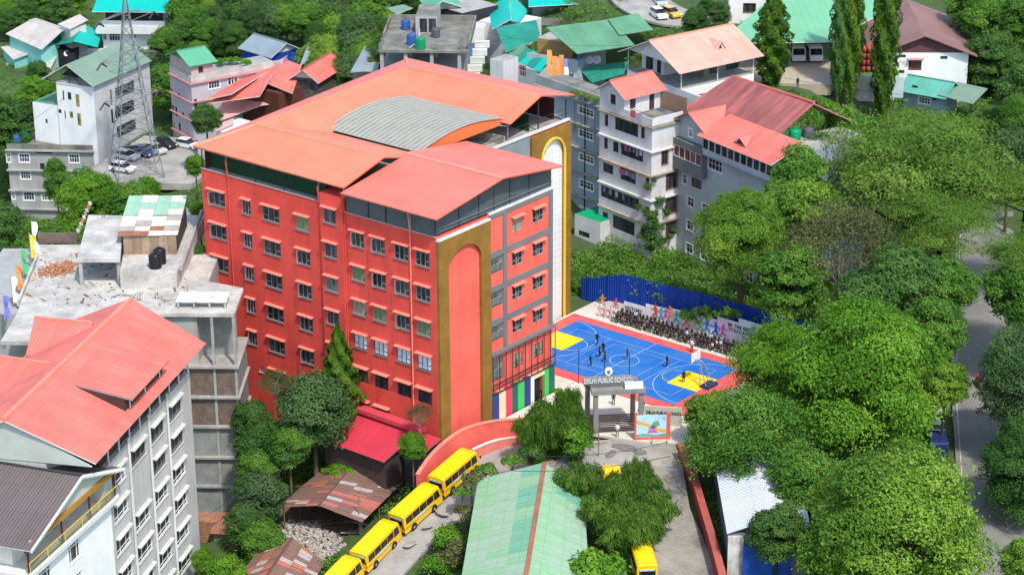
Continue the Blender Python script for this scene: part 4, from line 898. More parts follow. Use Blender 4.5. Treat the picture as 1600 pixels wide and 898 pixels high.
for k in (-1, 1): slab(ed_, 'vent_roof', [bf.W(mz+k*1.3, -.6, bz+2.98), bf.W(mz, -.6, bz+3.85), bf.W(mz, 2.0, bz+3.95)], SALMON, .05, WHITE)
block(BG, bf, A1+.05, UL, 0.02, 6, bz+.003, bz+3.0, BLUEW, UR(bf, IB, [(165, 455, 190, 518, S_WH2)], S_WH2), (), 'gable_room', CONC)
gable(BG, bf, A1+.05, UL, 0.02, 12, bz+3.0, bz+4.7, 'v', SALMON, .9, 1.0, BLUEW, PINKTRIM, REDR)
# main weathered roof, ridge along u, gable end open to the right
rz_ = bz+6.6; vr = 9.5
R0 = bf.uz(1301-29, 160, vr)[0]; R1 = bf.uz(1145, 119, vr)[0]; rz_ = bf.uz(1145, 119, vr)[1]
rz2 = bf.uz(1272, 160, vr)[1]
slab(BG, 'roof', [bf.W(R1+2, 2.6, bz+3.1), bf.W(R0, 2.6, bz+3.1), bf.W(R0, vr, rz2), bf.W(R1, vr, rz_)], REDR, .12, REDR)
slab(BG, 'roof', [bf.W(R0, 16, bz+3.6), bf.W(R1+2, 16, bz+3.6), bf.W(R1, vr, rz_), bf.W(R0, vr, rz2)], REDR, .12, PINKTRIM)
mb = MB(); mb.tube(bf.W(R0, vr, rz2), bf.W(R1, vr, rz_), .2, .2, 5); mb.build('ridge_cap', mat('red_cap', (.5, .13, .1), .6, .1), BG)
block(BG, bf, R0+1.0, UR_-.01, 1.5, 15, -2, bz+2.9, BLUEW2, (), (), 'wall', CONC)
tank_at = bf.W(R0, 6.5, bz+2.42)
block(BG, bf, R0-1, R0+1.0, 4, 14, 0, bz+2.4, GREYW, (), (), 'tank_terrace', CONCD)
# enclosed balcony on the left part
o0, o1, zb0, zb1 = bf.UR(1053, 232, 1097, 277, -.9)
block(BG, bf, min(bf.uz(1097, 270, -.9)[0], UL), UL-.02, -1.0, -.004, bf.uz(1060, 255, -1)[1]-.9, bf.uz(1060, 218, -1)[1], mat('balcony_grey', (.13, .15, .15), .8, .1), [(bf.uz(1095, 250, -1)[0], UL-.4, bf.uz(1060, 246, -1)[1], bf.uz(1060, 226, -1)[1]-.15, style('maroon_bay', WFR, [glass('maroon_glass', (.06, .02, .022))], (.2, .4, .6, .8), (), None, None, .08))], (), 'bay_window', mat('moss_slab', (.12, .16, .13)))
# ---------------------------------------------------------------- grey-blue flats seen between school and white flats
gf = Fr(wf.W(wl+1.2, 3, 0), wf.yaw); 
GB = thing('apartment_block', 'slate-blue flats with white framed windows behind the gold panel', 'building', gf.W(6, 4, 2))
IG = zo(800, 0, 3.99)
gz = gf.uz(920, 155, 0)[1]
hu = UR(gf, IG, [(415, 660, 508, 735), (418, 805, 505, 880)], S_WH)+UR(gf, zo(800, 225, 3.99), [(420, 55, 508, 130), (422, 218, 508, 298), (425, 385, 505, 420)], S_WH)+UR(gf, IG, [(520, 800, 548, 850)], S_WH2)
block(GB, gf, 0, 16, 0, 5, -1, gz, BLUEW2, hu, (), 'wall', CONCD)
for k in range(5):
    z = gz-.6-3.4*k; mb = MB(); mb.fbox(gf, -.2, 16, -.45, -.004, z, z+.16); mb.build('ledge', mat('mossy_ledge', (.3, .3, .25), .9, .25, 1.2, dirt=(.1, .13, .05)), GB)
mb = MB(); mb.tube(gf.W(5.2, -.1, 0), gf.W(5.2, -.1, gz), .07); mb.build('drainpipe', DKMETAL, GB)
mb = MB(); mb.fbox(gf, 0, 16, 0, .15, gz, gz+.9); mb.build('parapet', GREYW, GB)
# annex with green flat roof at its foot
xf, xz, xl = frame(940, 348, 308, 898, 334)
AN = thing('annex', 'small grey annex with bright green flat roof beside the white flats', 'outbuilding', xf.W(xl/2, 3, 2))
block(AN, xf, .2, xl, 0, 7, -1, xz, WHITEW, UR(xf, ID, [(904, 359, 921, 373)], S_PL), (), 'wall', mat('green_flat_roof', (.0, .3, .12), .6, .1))
# ---------------------------------------------------------------- green-roofed building with prayer flags
ef, ez3, el = frame(902, 84, 336, 853, 43)          # front eave corner, back eave end of the verge
eR = ef.uv(994, 70, ez3)[1]
GG = thing('house', 'house with faded green monopitch roof and open verandah', 'building', ef.W(4, 6, 10))
ru, rv = ef.uv(853, 42, ez3+2.2)
slab(GG, 'roof', [D(902, 84, 336), Z(992, 71, D(902, 84, 336).z), Z(955, 30, D(902, 84, 336).z+2.3), Z(853, 43, D(902, 84, 336).z+2.3)], GREENR, .12, GREYMETAL)
slab(GG, 'roof', [Z(968, 55, D(902, 84, 336).z+1.1), Z(1021, 47, D(902, 84, 336).z+1.1), Z(997, 21, D(902, 84, 336).z+2.6), Z(950, 30, D(902, 84, 336).z+2.5)], GREENR, .12, GREYMETAL)
e0 = D(902, 84, 336).z
gf2 = Fr(D(905, 88, 338), R_(30))
block(GG, gf2, .3, 9, 0.5, 9, 2, e0-2.6, BLUEW, UR(gf2, zo(740, 0, 5.61), [(640, 670, 690, 730), (830, 640, 880, 720)], S_WH, .5), (), 'wall', CONC)
block(GG, gf2, 3, 9, 3.5, 9, e0-2.6, e0-.2, mat('ochre_wall', (.35, .22, .07), .8, .1), (), [(5, 6.5, e0-2.4, e0-.6, S_PL)], 'top_room', CONC)
mb = MB(); mb.fbox(gf2, .2, .35, .4, 9, e0-2.6, e0-1.7); mb.fbox(gf2, .36, 9, .4, .55, e0-2.6, e0-1.7); mb.build('parapet', BLUEW, GG)
mb = MB(); mb.tube(gf2.W(.3, .5, e0-2.6), gf2.W(.3, .5, e0), .12); mb.build('post', mat('blue_post', (.05, .2, .5)), GG)
TL = slab(None, 'lean_to_roof', [Z(925, 128, e0-5.2), Z(975, 118, e0-5.2), Z(982, 94, e0-3.2), Z(903, 108, e0-3.2)], TEALD, .1, DKMETAL); tag(TL, 'teal lean-to roof below the two satellite dishes', 'roof')
# two-pitch teal house left of it
tf = Fr(D(842, 113, 338), R_(42))
TH_ = thing('house', 'pale blue house with patched teal gable roof behind the school roof', 'building', tf.W(4, 4, 8))
t0 = D(842, 113, 338).z
block(TH_, tf, 0.3, 10, .3, 8, 0, t0, BLUEW, UR(tf, zo(740, 0, 5.61), [(385, 570, 445, 685)], style('pink_frame', mat('pink_frame', (.55, .4, .42)), [G_GREY], (.25, .5, .75), ((0, 1, .5),), None, None, .08)), (), 'wall', CONC)
RT = [Z(790, 87, t0), Z(843, 113, t0), Z(858, 94, t0+1.0), Z(816, 70, t0+1.0)]
sheets(TH_, RT, 5, 1, [TEALD, TEALD, TEALR, GREENR], random.Random(2), .03)
u2 = [Z(775, 44, t0+2.6), Z(790, 80, t0+.9), Z(845, 62, t0+.9), Z(838, 30, t0+2.6)]
slab(TH_, 'roof', u2, TEALD, .1, OFFW)
tg = thing('house', 'house with bright teal gable roof at the top edge', 'building', Z(800, 50, 12))
zt = 16.8
slab(tg, 'roof', [Z(764, 12, zt-1.6), Z(768, 46, zt-1.6), Z(799, 30, zt), Z(794, -8, zt)], TEALR, .1, OFFW); slab(tg, 'roof', [Z(810, 38, zt-1.2), Z(826, 14, zt-1.2), Z(796, -8, zt), Z(799, 30, zt)], TEALR, .1, OFFW)
hf = Fr(Z(806, 42, zt-1.5), R_(35)); block(tg, hf, 0, 7, 0, 7, 4, zt-1.6, WHITEW, (), (), 'wall', OFFW)
# white stepped building between (white side with stair)
kf = Fr(D(795, 122, 332), R_(38)); kz = D(795, 122, 332).z
KB = thing('building', 'narrow white building with stepped parapet left of the pale blue house', 'building', kf.W(1, 5, 4))
block(KB, kf, 1.0, 3.4, 0, 3.5, 0, kz+2.2, WHITEW, (), (), 'wall', CONC)
# bright teal long roof at the very top
lf = thing('house', 'long building with vivid teal roof at the top centre', 'building', Z(880, 30, 8))
zt2 = 16.5; slab(lf, 'roof', [Z(826, 10, zt2), Z(925, 6, zt2), Z(940, -40, zt2+2), Z(824, -40, zt2+2)], TEALR, .1, WHITE)
lfr = Fr(Z(921, 10, zt2-.5), R_(4)); lw = lfr.uv(830, 12, zt2-.5)[0]
block(lf, lfr, 0, lw, .6, 8, zt2-9, zt2-.5, GREYW, [(.8+2.2*k, 2.0+2.2*k, zt2-6.5, zt2-5, S_PL) for k in range(4)], (), 'wall', CONC)
mb = MB(); mb.fbox(lfr, -.5, lw+.5, -2.0, .6, zt2-3.2, zt2-2.9); mb.fbox(lfr, -.5, lw+.5, -2.0, -1.85, zt2-2.9, zt2-2.0); mb.build('balcony', CONCD, lf)
# ---------------------------------------------------------------- raw concrete roof with water tanks, behind the school
zc = 17.8
cf = Fr(Z(722, 80, zc), R_(3)); cw = cf.uv(592, 76, zc)[0]; cb = cf.uv(744, 33, zc)[1]
CR_ = thing('concrete_building', 'raw concrete building with flat mossy roof and water tanks', 'building', cf.W(cw/2, cb/2, 8))
mb = MB(); mb.fbox(cf, -1.0, cw, 0, cb, zc-.35, zc); mb.build('roof_slab', CONCD, CR_)
mb = MB(); mb.fbox(cf, -1.0, -.75, .6, cb, zc, zc+.9); mb.build('parapet', CONCD, CR_)
mb = MB(); mb.fbox(cf, -.7, cw*.4, cb-.25, cb, zc, zc+.9); mb.build('parapet', CONCD, CR_)
mb = MB(); mb.fbox(cf, cw*.62, cw-.1, cb-.25, cb, zc, zc+.9); mb.build('parapet', CONCD, CR_)
mb = MB(); mb.fbox(cf, cw-.25, cw, cb*.4, cb-.3, zc, zc+.8); mb.build('parapet', CONCD, CR_)
for u in (.2, 4.2, 8.0, cw-.7):
    for v in (.3, cb*.5, cb-.6): mb = MB(); mb.fbox(cf, u, u+.5, v, v+.5, zc-8, zc-.36); mb.build('pillar', CONC, CR_)
for u, v in ((cw-.5, .3), (cw-.5, 3), (cw*.3, .5), (.0, .6), (.2, 4)): mb = MB(); mb.fbox(cf, u, u+.45, v, v+.45, zc, zc+.9); mb.build('pillar_stub', CONCD, CR_)
block(CR_, cf, .8, cw-.8, cb-2, cb-.5, zc-8, zc-.4, BRICKM, (), (), 'wall')
mb = MB(); mb.fbox(cf, 0, cw, .2, cb-.2, zc-3.6, zc-3.35); mb.build('floor_slab', CONC, CR_)
block(CR_, cf, cw*.36, cw*.62, cb*.55, cb-.4, zc+.003, zc+2.6, mat('stair_room', (.35, .34, .33), .9, .15), [(cw*.37, cw*.46, zc+.2, zc+2.3, S_PL), (cw*.48, cw*.57, zc+.2, zc+2.3, S_PL)], (), 'stair_room', CONCD)
def tank(P, r, h, m, label, name='water_tank'):
    t = thing(name, label, 'water tank', P); mb = MB(); prof = [(r*.96, 0)]
    for k in range(5): prof += [(r, h*(k+.1)/5), (r, h*(k+.75)/5), (r*.95, h*(k+.88)/5)]
    prof += [(r*.98, h), (r*.6, h+.2), (r*.3, h+.22)]; mb.lathe(P, prof, 18); mb.build('tank_body', m, t, True)
    mb = MB(); mb.lathe(P+Vector((0, 0, h+.2)), [(r*.32, 0), (r*.32, .1), (r*.2, .14)], 12); mb.build('lid', m, t); return t
TG = mat('tank_green', (.0, .25, .09), .4, .05); TBk = mat('tank_black', (.012, .013, .015), .4, .1); TBl = mat('tank_blue', (.03, .09, .3), .5, .1); TGy = mat('tank_grey', (.08, .085, .1), .5, .1)
tank(Z(657, 76, zc), .75, 1.5, TG, 'bright green water tank on the raw concrete roof')
tank(Z(643, 70, zc), .7, 1.5, TBl, 'blue-lidded water tank directly behind the green tank')
tank(Z(634, 46, zc), .68, 1.3, TBl, 'blue water tank at the back of the concrete roof')
tank(Z(681, 58, zc), .68, 1.2, TGy, 'dark grey water tank near the stair room door')
mb = MB(); P0 = Z(640, 76, zc); mb.path([P0+Vector((0, 0, .1)), P0+Vector((1.2, 3, .3)), P0+Vector((1.3, 5, .9)), P0+Vector((1.3, 5, 1.6))], .06, 5); tag(mb.build('water_pipe', OFFW), 'pale water pipe between the roof tanks', 'pipe')
# green gabled house behind it at the top
gh = thing('house', 'house with light green gable roof and fretted eaves at the top', 'building', Z(675, 30, 8))
zt3 = 18.2; apex = Z(694, 1, zt3)
hf3 = Fr(Z(722, 20, zt3-1.6), R_(48)); hw = 8.0
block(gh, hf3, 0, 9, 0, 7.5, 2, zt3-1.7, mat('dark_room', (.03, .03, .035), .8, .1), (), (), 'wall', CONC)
slab(gh, 'roof', [Z(648, -10, zt3-1.5), Z(667, 18, zt3-1.5), apex, Z(668, -28, zt3)], GREENB, .1, WHITE); slab(gh, 'roof', [Z(722, 12, zt3-1.5), Z(700, -30, zt3-1.5), Z(668, -28, zt3), apex], GREENB, .1, WHITE)
mb = MB(); mb.prism([Z(669, 17, zt3-1.6), Z(719, 12, zt3-1.6), apex-Vector((0, 0, .3))], (0, .15, 0)); mb.build('gable_wall', mat('gable_grey', (.35, .38, .38)), gh)
slab(gh, 'awning_roof', [Z(604, 13, zt3-3.2), Z(620, 22, zt3-3.2), Z(645, 13, zt3-2.6), Z(630, 7, zt3-2.6)], SAGE, .08, OFFW)
# grey roof strip left of the concrete building
ls = thing('shed', 'grey-roofed shed left of the raw concrete building', 'shed', Z(570, 100, 8))
slab(ls, 'roof', [Z(547, 112, 11), Z(566, 112, 11), Z(582, 74, 12.2), Z(570, 73, 12)], GREYR, .1, OFFW); slab(ls, 'roof', [Z(547, 112, 11), Z(590, 112, 11), Z(592, 100, 11.8), Z(566, 101, 11.8)], GREYR, .1, OFFW)
lsf = Fr(Z(590, 108, 11), R_(10)); block(ls, lsf, .5, 4, .3, 3.5, 2, 10.8, mat('timber_wall', (.3, .25, .2), .9, .2), (), (), 'wall')
sheets(ls, [Z(566, 101, 11.2), Z(594, 101, 11.2), Z(594, 76, 11.9), Z(582, 76, 11.9)], 2, 3, [mat('plank', (.4, .33, .25), .9, .2)], random.Random(4), .04, name='roof_plank')
# white tank house and blue-white wall right of the concrete roof
kb = Fr(Z(757, 70, 12), R_(5)); KW = thing('hut', 'small white and blue painted hut right of the concrete roof', 'hut', kb.W(1, 1, 6))
block(KW, kb, 0, 3.0, 0, 3, 6, 12.2, mat('hut_blue', (.1, .25, .5)), (), (), 'wall'); mb = MB(); mb.fbox(kb, -.03, 3.03, -.03, 3, 12.203, 14.8); mb.build('upper_wall', WHITE, KW)
ws = thing('staircase', 'white external staircase beside the concrete building', 'staircase', Z(735, 105, 8))
for k in range(6):
    mb = MB(); P0 = Z(742, 75, 15)+Vector((-.9*k*.4, -.8*k, -1.0*k)); mb.box(P0, (2.2, 0, 0), (0, .9, 0), (0, 0, .9)); mb.build('step', OFFW, ws)
# ---------------------------------------------------------------- salmon houses left of the school roof
I7 = zo(240, 40, 4.49)
def house_px(label, z, ez, pts_slopes, wall, m, ed=OFFW, base=0, name='house', cat='building'):
    c = Z(*pts_slopes[0][0][:2], z); root = thing(name, label, cat, Vector((c.x, c.y, base)))
    for i, s in enumerate(pts_slopes): slab(root, 'roof', [Z(x, y, zz) for x, y, zz in s], m[i % len(m)], .1, ed)
    if wall:
        fr, u0, u1, v0, v1, z0, z1, wm, hu, hv = wall; block(root, fr, u0, u1, v0, v1, z0, z1, wm, hu, hv, 'wall')
    return root
za = 9.0
p = I7
H1 = house_px('long house with salmon roof nearest the lilac flats', za, 0, [
  [(*p(370, 520), za-1.4), (*p(745, 525), za-1.5), (*p(800, 375), za+.2), (*p(940, 235), za)],
  [(*p(370, 520), za-1.4), (*p(545, 480), za-.3), (*p(940, 235), za), (*p(760, 280), za-.8)]],
  (Fr(Z(*p(880, 480), za-1.6), R_(40)), .5, 9.5, .4, 8, 0, za-1.8, mat('maroon_timber', (.12, .04, .025), .8, .2, streak=.3), (), ()), [SALMON])
H2 = house_px('salmon cross-gabled house in the middle of the salmon roofs', za, 0, [
  [(*p(700, 375), za-.5), (*p(975, 470), za-1.5), (*p(1040, 290), za-.3), (*p(940, 235), za+.6)]],
  (Fr(Z(*p(985, 450), za-1.8), R_(40)), .4, 5, .4, 6, 0, za-1.9, mat('maroon_timber', (.12, .04, .025)), (), ()), [SALMON])
h3, h3z, h3l = frame(*p(1160, 385), 352, *p(945, 362)); h3v = h3.uv(*p(1350, 268), h3z)[1]
H3 = thing('house', 'salmon gable house with stone walls next to the orange roof', 'building', h3.W(2, 4, 2))
block(H3, h3, .5, h3l-.5, .5, h3v-.5, 0, h3z, mat('stone_wall', (.12, .10, .09), .95, .3, 1.2, fine=.5), [(1, h3l-1.2, h3z-1.9, h3z-.4, S_PL)], (), 'wall')
gable(H3, h3, .5, h3l-.5, .5, h3v-.5, h3z, h3z+1.5, 'v', SALMON, .6, .8, OFFW)
H4 = house_px('pale pink roof half hidden by the orange school roof', 6, 0, [
  [(*p(395, 690), 4.7), (*p(760, 560), 5.1), (*p(850, 545), 5.2), (*p(510, 510), 5.4)], [(*p(440, 740), 4.3), (*p(560, 690), 4.3), (*p(560, 650), 4.5), (*p(455, 690), 4.5)]],
  (Fr(Z(*p(440, 720), 4.6), R_(40)), -3, 5, .6, 7, -3, 4.0, OFFW, (), ()), [SALMONP])
h5, h5z, h5v = frame_r(*p(825, 212), 368, *p(1035, 158)); h5l = h5.uv(*p(682, 132), h5z)[0]
H5 = thing('house', 'blue-grey gabled pavilion with blue netting, in front of the woods', 'building', h5.W(2, 3, 3))
block(H5, h5, .3, h5l, .3, h5v-.3, 0, h5z-.1, mat('blue_tarp_wall', (.01, .06, .4), .6, .2, 1.5), (), (), 'wall')
gable(H5, h5, .3, h5l, .3, h5v-.3, h5z, h5z+1.5, 'u', GREYR, .6, .6, OFFW)
slab(H5, 'roof', [Z(*p(1020, 260), 8.2), Z(*p(1180, 205), 8.2), Z(*p(1215, 175), 9), Z(*p(1080, 175), 9)], GREYR, .1, DKMETAL)
# ---------------------------------------------------------------- lilac flats with roof garden
vf, vz0, vl = frame(298.5, 130, 350, 265, 113)
LB = thing('apartment_block', 'lilac grey flats with pink ledges and roof garden', 'building', vf.W(2, 6, -2))
vv = 16.0
hv = VR(vf, I7, [(385, 390, 465, 440, S_WH, 1.2), (520, 372, 565, 410, S_WH2, 1.2), (282, 520, 308, 580, S_PL), (545, 365, 590, 400, S_WH2, 1.2)], S_WH)
hu = UR(vf, I7, [(172, 475, 186, 512), (128, 555, 145, 625), (150, 565, 168, 640), (200, 605, 214, 645), (175, 680, 192, 738), (140, 675, 150, 740), (120, 440, 132, 480)], S_PL)
block(LB, vf, 0, vl, 0, vv, -4, vz0, LILACW, hu, hv, 'wall', CONC)
for k in range(6): cornice(LB, vf, 0, vl, 0, vv, vz0-.2-2.95*k, PINKTRIM, .4, .16)
mb = MB(); mb.fbox(vf, 0, .2, 0, vv, vz0+.03, vz0+1.0); mb.fbox(vf, .21, vl, 0, .2, vz0+.03, vz0+1.0); mb.build('parapet', CONCL, LB)
block(LB, vf, .3, vl+.2, .3, 4.0, vz0+.02, vz0+2.9, mat('pinkish_plaster', (.45, .36, .33), .85, .15), (), [(1.5, 2.3, vz0+1.2, vz0+2.2, S_BRS)], 'stair_room', CONC)
gable(LB, vf, .3, vl+.2, .3, 4.0, vz0+2.9, vz0+4.2, 'v', GREENB, .6, .6, GREENB, GREENB)
# ---------------------------------------------------------------- white house with sage roof behind the pylon
I8 = zo(0, 0, 5.333); I4 = zo(0, 0, 3.99)
qf, qz, ql = frame(*I4(582, 540), 348, *I4(348, 505))
WS = thing('house', 'white house with sage green gable roof behind the lattice pylon', 'building', qf.W(3, 6, -2))
qv = qf.uv(*I4(955, 405), qz)[1]
hu = UR(qf, I4, [(388, 565, 402, 625), (420, 575, 446, 625), (470, 588, 498, 668), (360, 680, 384, 708), (400, 690, 412, 742), (432, 695, 456, 738), (480, 707, 508, 785)], S_YE)
hv = VR(qf, I4, [(682, 565, 702, 650), (690, 685, 710, 765), (715, 530, 840, 590, S_GR, 1.8), (715, 650, 840, 710, S_GR, 1.8), (725, 770, 850, 830, S_GR, 1.8), (935, 490, 952, 545), (940, 590, 958, 660), (950, 700, 965, 780)], S_YE)
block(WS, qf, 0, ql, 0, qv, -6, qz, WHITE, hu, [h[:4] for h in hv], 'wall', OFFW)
mb = MB(); wall_face(mb, qf.W(-.01, 0, 0), qf.v, -qf.u, qv, -6, qz, [h[:4] for h in hv]); mb.build('wall', mat('grey_side_wall', (.5, .51, .5), .85, .1, .3, streak=.15), WS)  # the right face carries a greyer paint than the left
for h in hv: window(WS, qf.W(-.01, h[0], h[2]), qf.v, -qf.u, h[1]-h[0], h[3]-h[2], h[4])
ap = qf.uz(*I4(430, 395), 0)
qe = qf.uz(*I4(582, 530), 0)[1]; um = ap[0]; rzq = ap[1]
slab(WS, 'roof', [qf.W(-.6, -.8, qe), qf.W(-.6, qv+1, qe+.0), qf.W(um, qv+1, rzq), qf.W(um, -.8, rzq)], SAGE, .12, OFFW)
slab(WS, 'roof', [qf.W(2*um+.6, qv+1, qe), qf.W(2*um+.6, -.8, qe), qf.W(um, -.8, rzq), qf.W(um, qv+1, rzq)], SAGE, .12, OFFW)
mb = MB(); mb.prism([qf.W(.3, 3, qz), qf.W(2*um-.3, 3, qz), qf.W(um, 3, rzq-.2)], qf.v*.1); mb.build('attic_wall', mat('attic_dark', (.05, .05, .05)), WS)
mb = MB()
for a, b in (((.2, qz), (um, rzq-.3)), ((um, qz), (um, rzq-.3)), ((.2, qz+.05), (2*um, qz+.05)), ((um*.5, qz), (um, qz+(rzq-qz)*.6))): mb.tube(qf.W(a[0], -.2, a[1]), qf.W(b[0], -.2, b[1]), .06)
mb.build('roof_truss', DKMETAL, WS)
block(WS, qf, ql+.01, ql+5.0, .3, 7, -8, qz-4.0, WHITE, UR(qf, I4, [(282, 742, 298, 770)], S_PL, .3), (), 'side_wing', GREENB)
# ---------------------------------------------------------------- big white building under the vivid teal roof, upper left
yf = Fr(Z(257, 92, 2), R_(10)); yz = 17.
TW = thing('building', 'large white building with vivid teal roof at the upper left', 'building', yf.W(5, 5, 0))
yf = Fr(D(257, 36, 395), R_(3)); yz = D(257, 36, 395).z; yw = yf.uv(155, 40, yz)[0]
hu = UR(yf, I4, [(640, 210, 665, 250, S_WH2), (680, 205, 750, 250, S_WH, 1.6), (815, 205, 850, 240, S_WH2), (915, 118, 960, 132, S_PL)], S_WH)
block(TW, yf, 0, yw, 0, 11, -6, yz, WHITE, hu, (), 'wall', CONC)
mb = MB(); mb.fbox(yf, -.6, yw+.8, -1.6, -.003, yz-1.6, yz-1.4); mb.fbox(yf, -.6, yw+.8, -1.6, -1.45, yz-1.4, yz-.2); mb.build('balcony', OFFW, TW)
mb = MB(); mb.fbox(yf, 5.2, yw+.6, -1.3, -.003, yz-5.9, yz-4.6); mb.build('balcony', OFFW, TW)
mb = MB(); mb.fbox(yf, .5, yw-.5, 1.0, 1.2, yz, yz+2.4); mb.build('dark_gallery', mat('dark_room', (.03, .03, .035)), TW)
slab(TW, 'roof', [yf.W(yw+1.2, -1.6, yz+2.3), yf.W(-.6, -1.6, yz+2.3), yf.W(-.6, 9, yz+5), yf.W(yw+1.2, 9, yz+5)], TEALR, .12, WHITE)
mb = MB(); vs_ = [yf.W(-.1, .2, z) for z in (yz, -6)]
rk = MB(); r_ = random.Random(8)
for k in range(26):
    P0 = yf.W(-.8-r_.random()*1.6, -1+r_.random()*6, yz-1-k*.75); s_ = r_.uniform(.6, 1.5)
    rk.box(P0, (s_, r_.uniform(-.3, .3), .2), (r_.uniform(-.2, .2), s_, .1), (0, .1, s_*1.3), k % 2)
o = rk.build('rock_face', [mat('pale_rock', (.5, .44, .38), .95, .2, .8, fine=.4), mat('tan_rock', (.35, .26, .2), .95, .25, .8, fine=.4)]); tag(o, 'broken pale rock cutting beside the teal-roofed white building', 'rock', kind='stuff')
# pale fibre and dark-teal roofs at far left
def roofs_only(label, slopes, mats, wallm, zb=-6, name='house'):
    c = Z(*slopes[0][0]); root = thing(name, label, 'building', Vector((c.x, c.y, zb)))
    for s, m in zip(slopes, mats): slab(root, 'roof', [Z(*q) for q in s], m, .12, wallm)
    # walls: a shrunken prism under the first roof plane outline
    pts = [Z(*q) for q in slopes[0]]; ctr = sum(pts, Vector())/len(pts); pts = [ctr+(q-ctr)*.86 for q in pts]; zt_ = min(q.z for q in pts)-.15
    mb = MB(); mb.prism([Vector((q.x, q.y, zb)) for q in pts], (0, 0, zt_-zb)); mb.build('wall', wallm, root); return root
TQ = mat('turquoise_wall', (.2, .5, .45), .8, .1)
def f8(x, y, z): return (*I8(x, y), z)
roofs_only('large pale fibre-cement roof at the far left', [[f8(45, 290, 3.0), f8(345, 410, 3.0), f8(520, 262, 5.5), f8(235, 170, 5.5)], [f8(520, 262, 5.5), f8(235, 170, 5.5), f8(300, 150, 4.6), f8(560, 240, 4.6)]], [FIBRE, FIBRE], TQ)
roofs_only('lower pale roof with turquoise fascia at the far left', [[f8(5, 400, 0.5), f8(110, 490, .5), f8(310, 432, 1.2), f8(200, 355, 1.6)]], [FIBRE], TQ)
roofs_only('small grey fibre roof left of the round dark tree', [[f8(30, 605, -2), f8(245, 605, -2), f8(260, 500, -1.2), f8(65, 505, -1.2)]], [FIBRE], OFFW)
roofs_only('small pale lowest roof at the left edge among bushes', [[f8(30, 670, -3.6), f8(130, 740, -3.6), f8(240, 640, -3), f8(220, 600, -3), f8(60, 640, -3.2)]], [FIBRE], OFFW)
roofs_only('grey sloping roof between the pale roofs and the dark teal roof', [[f8(310, 500, 0), f8(410, 590, 0), f8(470, 470, 1.2), f8(440, 390, 1.5)]], [FIBRE], OFFW)
roofs_only('far pale roof behind the dark teal roof', [[f8(480, 200, 6), f8(580, 245, 6), f8(730, 165, 6.8), f8(665, 120, 6.8)]], [FIBRE], OFFW)
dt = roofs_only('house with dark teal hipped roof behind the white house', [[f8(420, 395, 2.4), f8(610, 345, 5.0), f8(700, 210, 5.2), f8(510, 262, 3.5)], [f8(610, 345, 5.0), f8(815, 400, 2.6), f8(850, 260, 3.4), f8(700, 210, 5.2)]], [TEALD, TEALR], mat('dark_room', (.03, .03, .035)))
dtf = Fr(Z(*I8(680, 470), 1), R_(15)); block(dt, dtf, -1, 5, 0, 5, -6, 1.0, WHITE, [(.5, 1.6, -1.6, -.2, S_PL), (2.6, 3.8, -1.6, -.2, S_PL)], (), 'wall')
# ---------------------------------------------------------------- grey flats at the left edge
I5 = zo(0, 225, 3.99)
nf = Fr(D(*I5(600, 45), 352), R_(4)); nz = D(*I5(600, 45), 352).z; nl = nf.uv(*I5(30, 50), nz)[0]
GL = thing('apartment_block', 'grey plaster flats with white grid windows at the left edge', 'building', nf.W(nl/2, 4, -6))
hu = UR(nf, I5, [(40, 60, 68, 115, S_WH2), (118, 62, 185, 115), (430, 65, 495, 118), (128, 170, 192, 220), (72, 300, 95, 345, S_WH2), (145, 300, 215, 352), (260, 320, 325, 352), (248, 120, 282, 175, S_PL), (218, 12, 330, 62, S_PL)], S_WH)
block(GL, nf, 0.5, nl, 0, 11, -14, nz, GREYW, hu, (), 'wall', CONCD)
for z in (.1, -3.1, -6.4, -9.4): mb = MB(); mb.fbox(nf, .3, nl+.2, -.5, -.004, nz+z-.2, nz+z); mb.build('ledge', CONC, GL)
mb = MB(); mb.fbox(nf, .5, nl, 0, .2, nz+.11, nz+.9); mb.build('parapet', CONCD, GL)
mb = MB(); mb.fbox(nf, .5, .7, .21, 11, nz+.11, nz+.9); mb.build('parapet', CONCD, GL)
tu = nf.uv(*I4(270, 860), nz+.2)
hut = thing('roof_hut', 'rusty tin hut on the roof of the grey flats', 'hut', nf.W(tu[0], tu[1], nz))
block(hut, nf, tu[0]-2.2, tu[0]+2, tu[1], tu[1]+4, nz+.02, nz+2.0, mat('timber_wall', (.3, .25, .2)), (), (), 'wall')
RUST = sheet('rusted_sheet', (.30, .13, .08), .5, .2, .6, .8, .2, dirt=(.16, .06, .04)); RUST2 = sheet('brown_sheet', (.19, .11, .085), .5, .2, .5, .8, .2, dirt=(.1, .055, .045)); RUST3 = sheet('grey_sheet', (.38, .33, .29), .5, .15, .4, .7, .1, dirt=(.25, .16, .11)); RUSTR = sheet('red_sheet', (.42, .13, .1), .5, .15, .4, .7, .1, dirt=(.25, .1, .08)); TIN = sheet('bleached_tin', (.62, .58, .52), .4, .1, .35, .6, .08, dirt=(.4, .28, .18))
sheets(hut, [nf.W(tu[0]+2.6, tu[1]-.7, nz+1.9), nf.W(tu[0]-2.6, tu[1]-.7, nz+1.9), nf.W(tu[0]-2.4, tu[1]+4.3, nz+2.9), nf.W(tu[0]+2.2, tu[1]+4.3, nz+2.9)], 5, 1, [RUST, RUST, TIN], random.Random(3), .04)
tank(nf.W(*nf.uv(*I4(155, 870), nz+.1), nz+.1), .75, 1.6, TG, 'green water tank on the roof of the grey flats')
tank(nf.W(*nf.uv(*I4(105, 890), nz+.1), nz+.1), .6, 1.0, TBl, 'blue water drum on the roof of the grey flats')
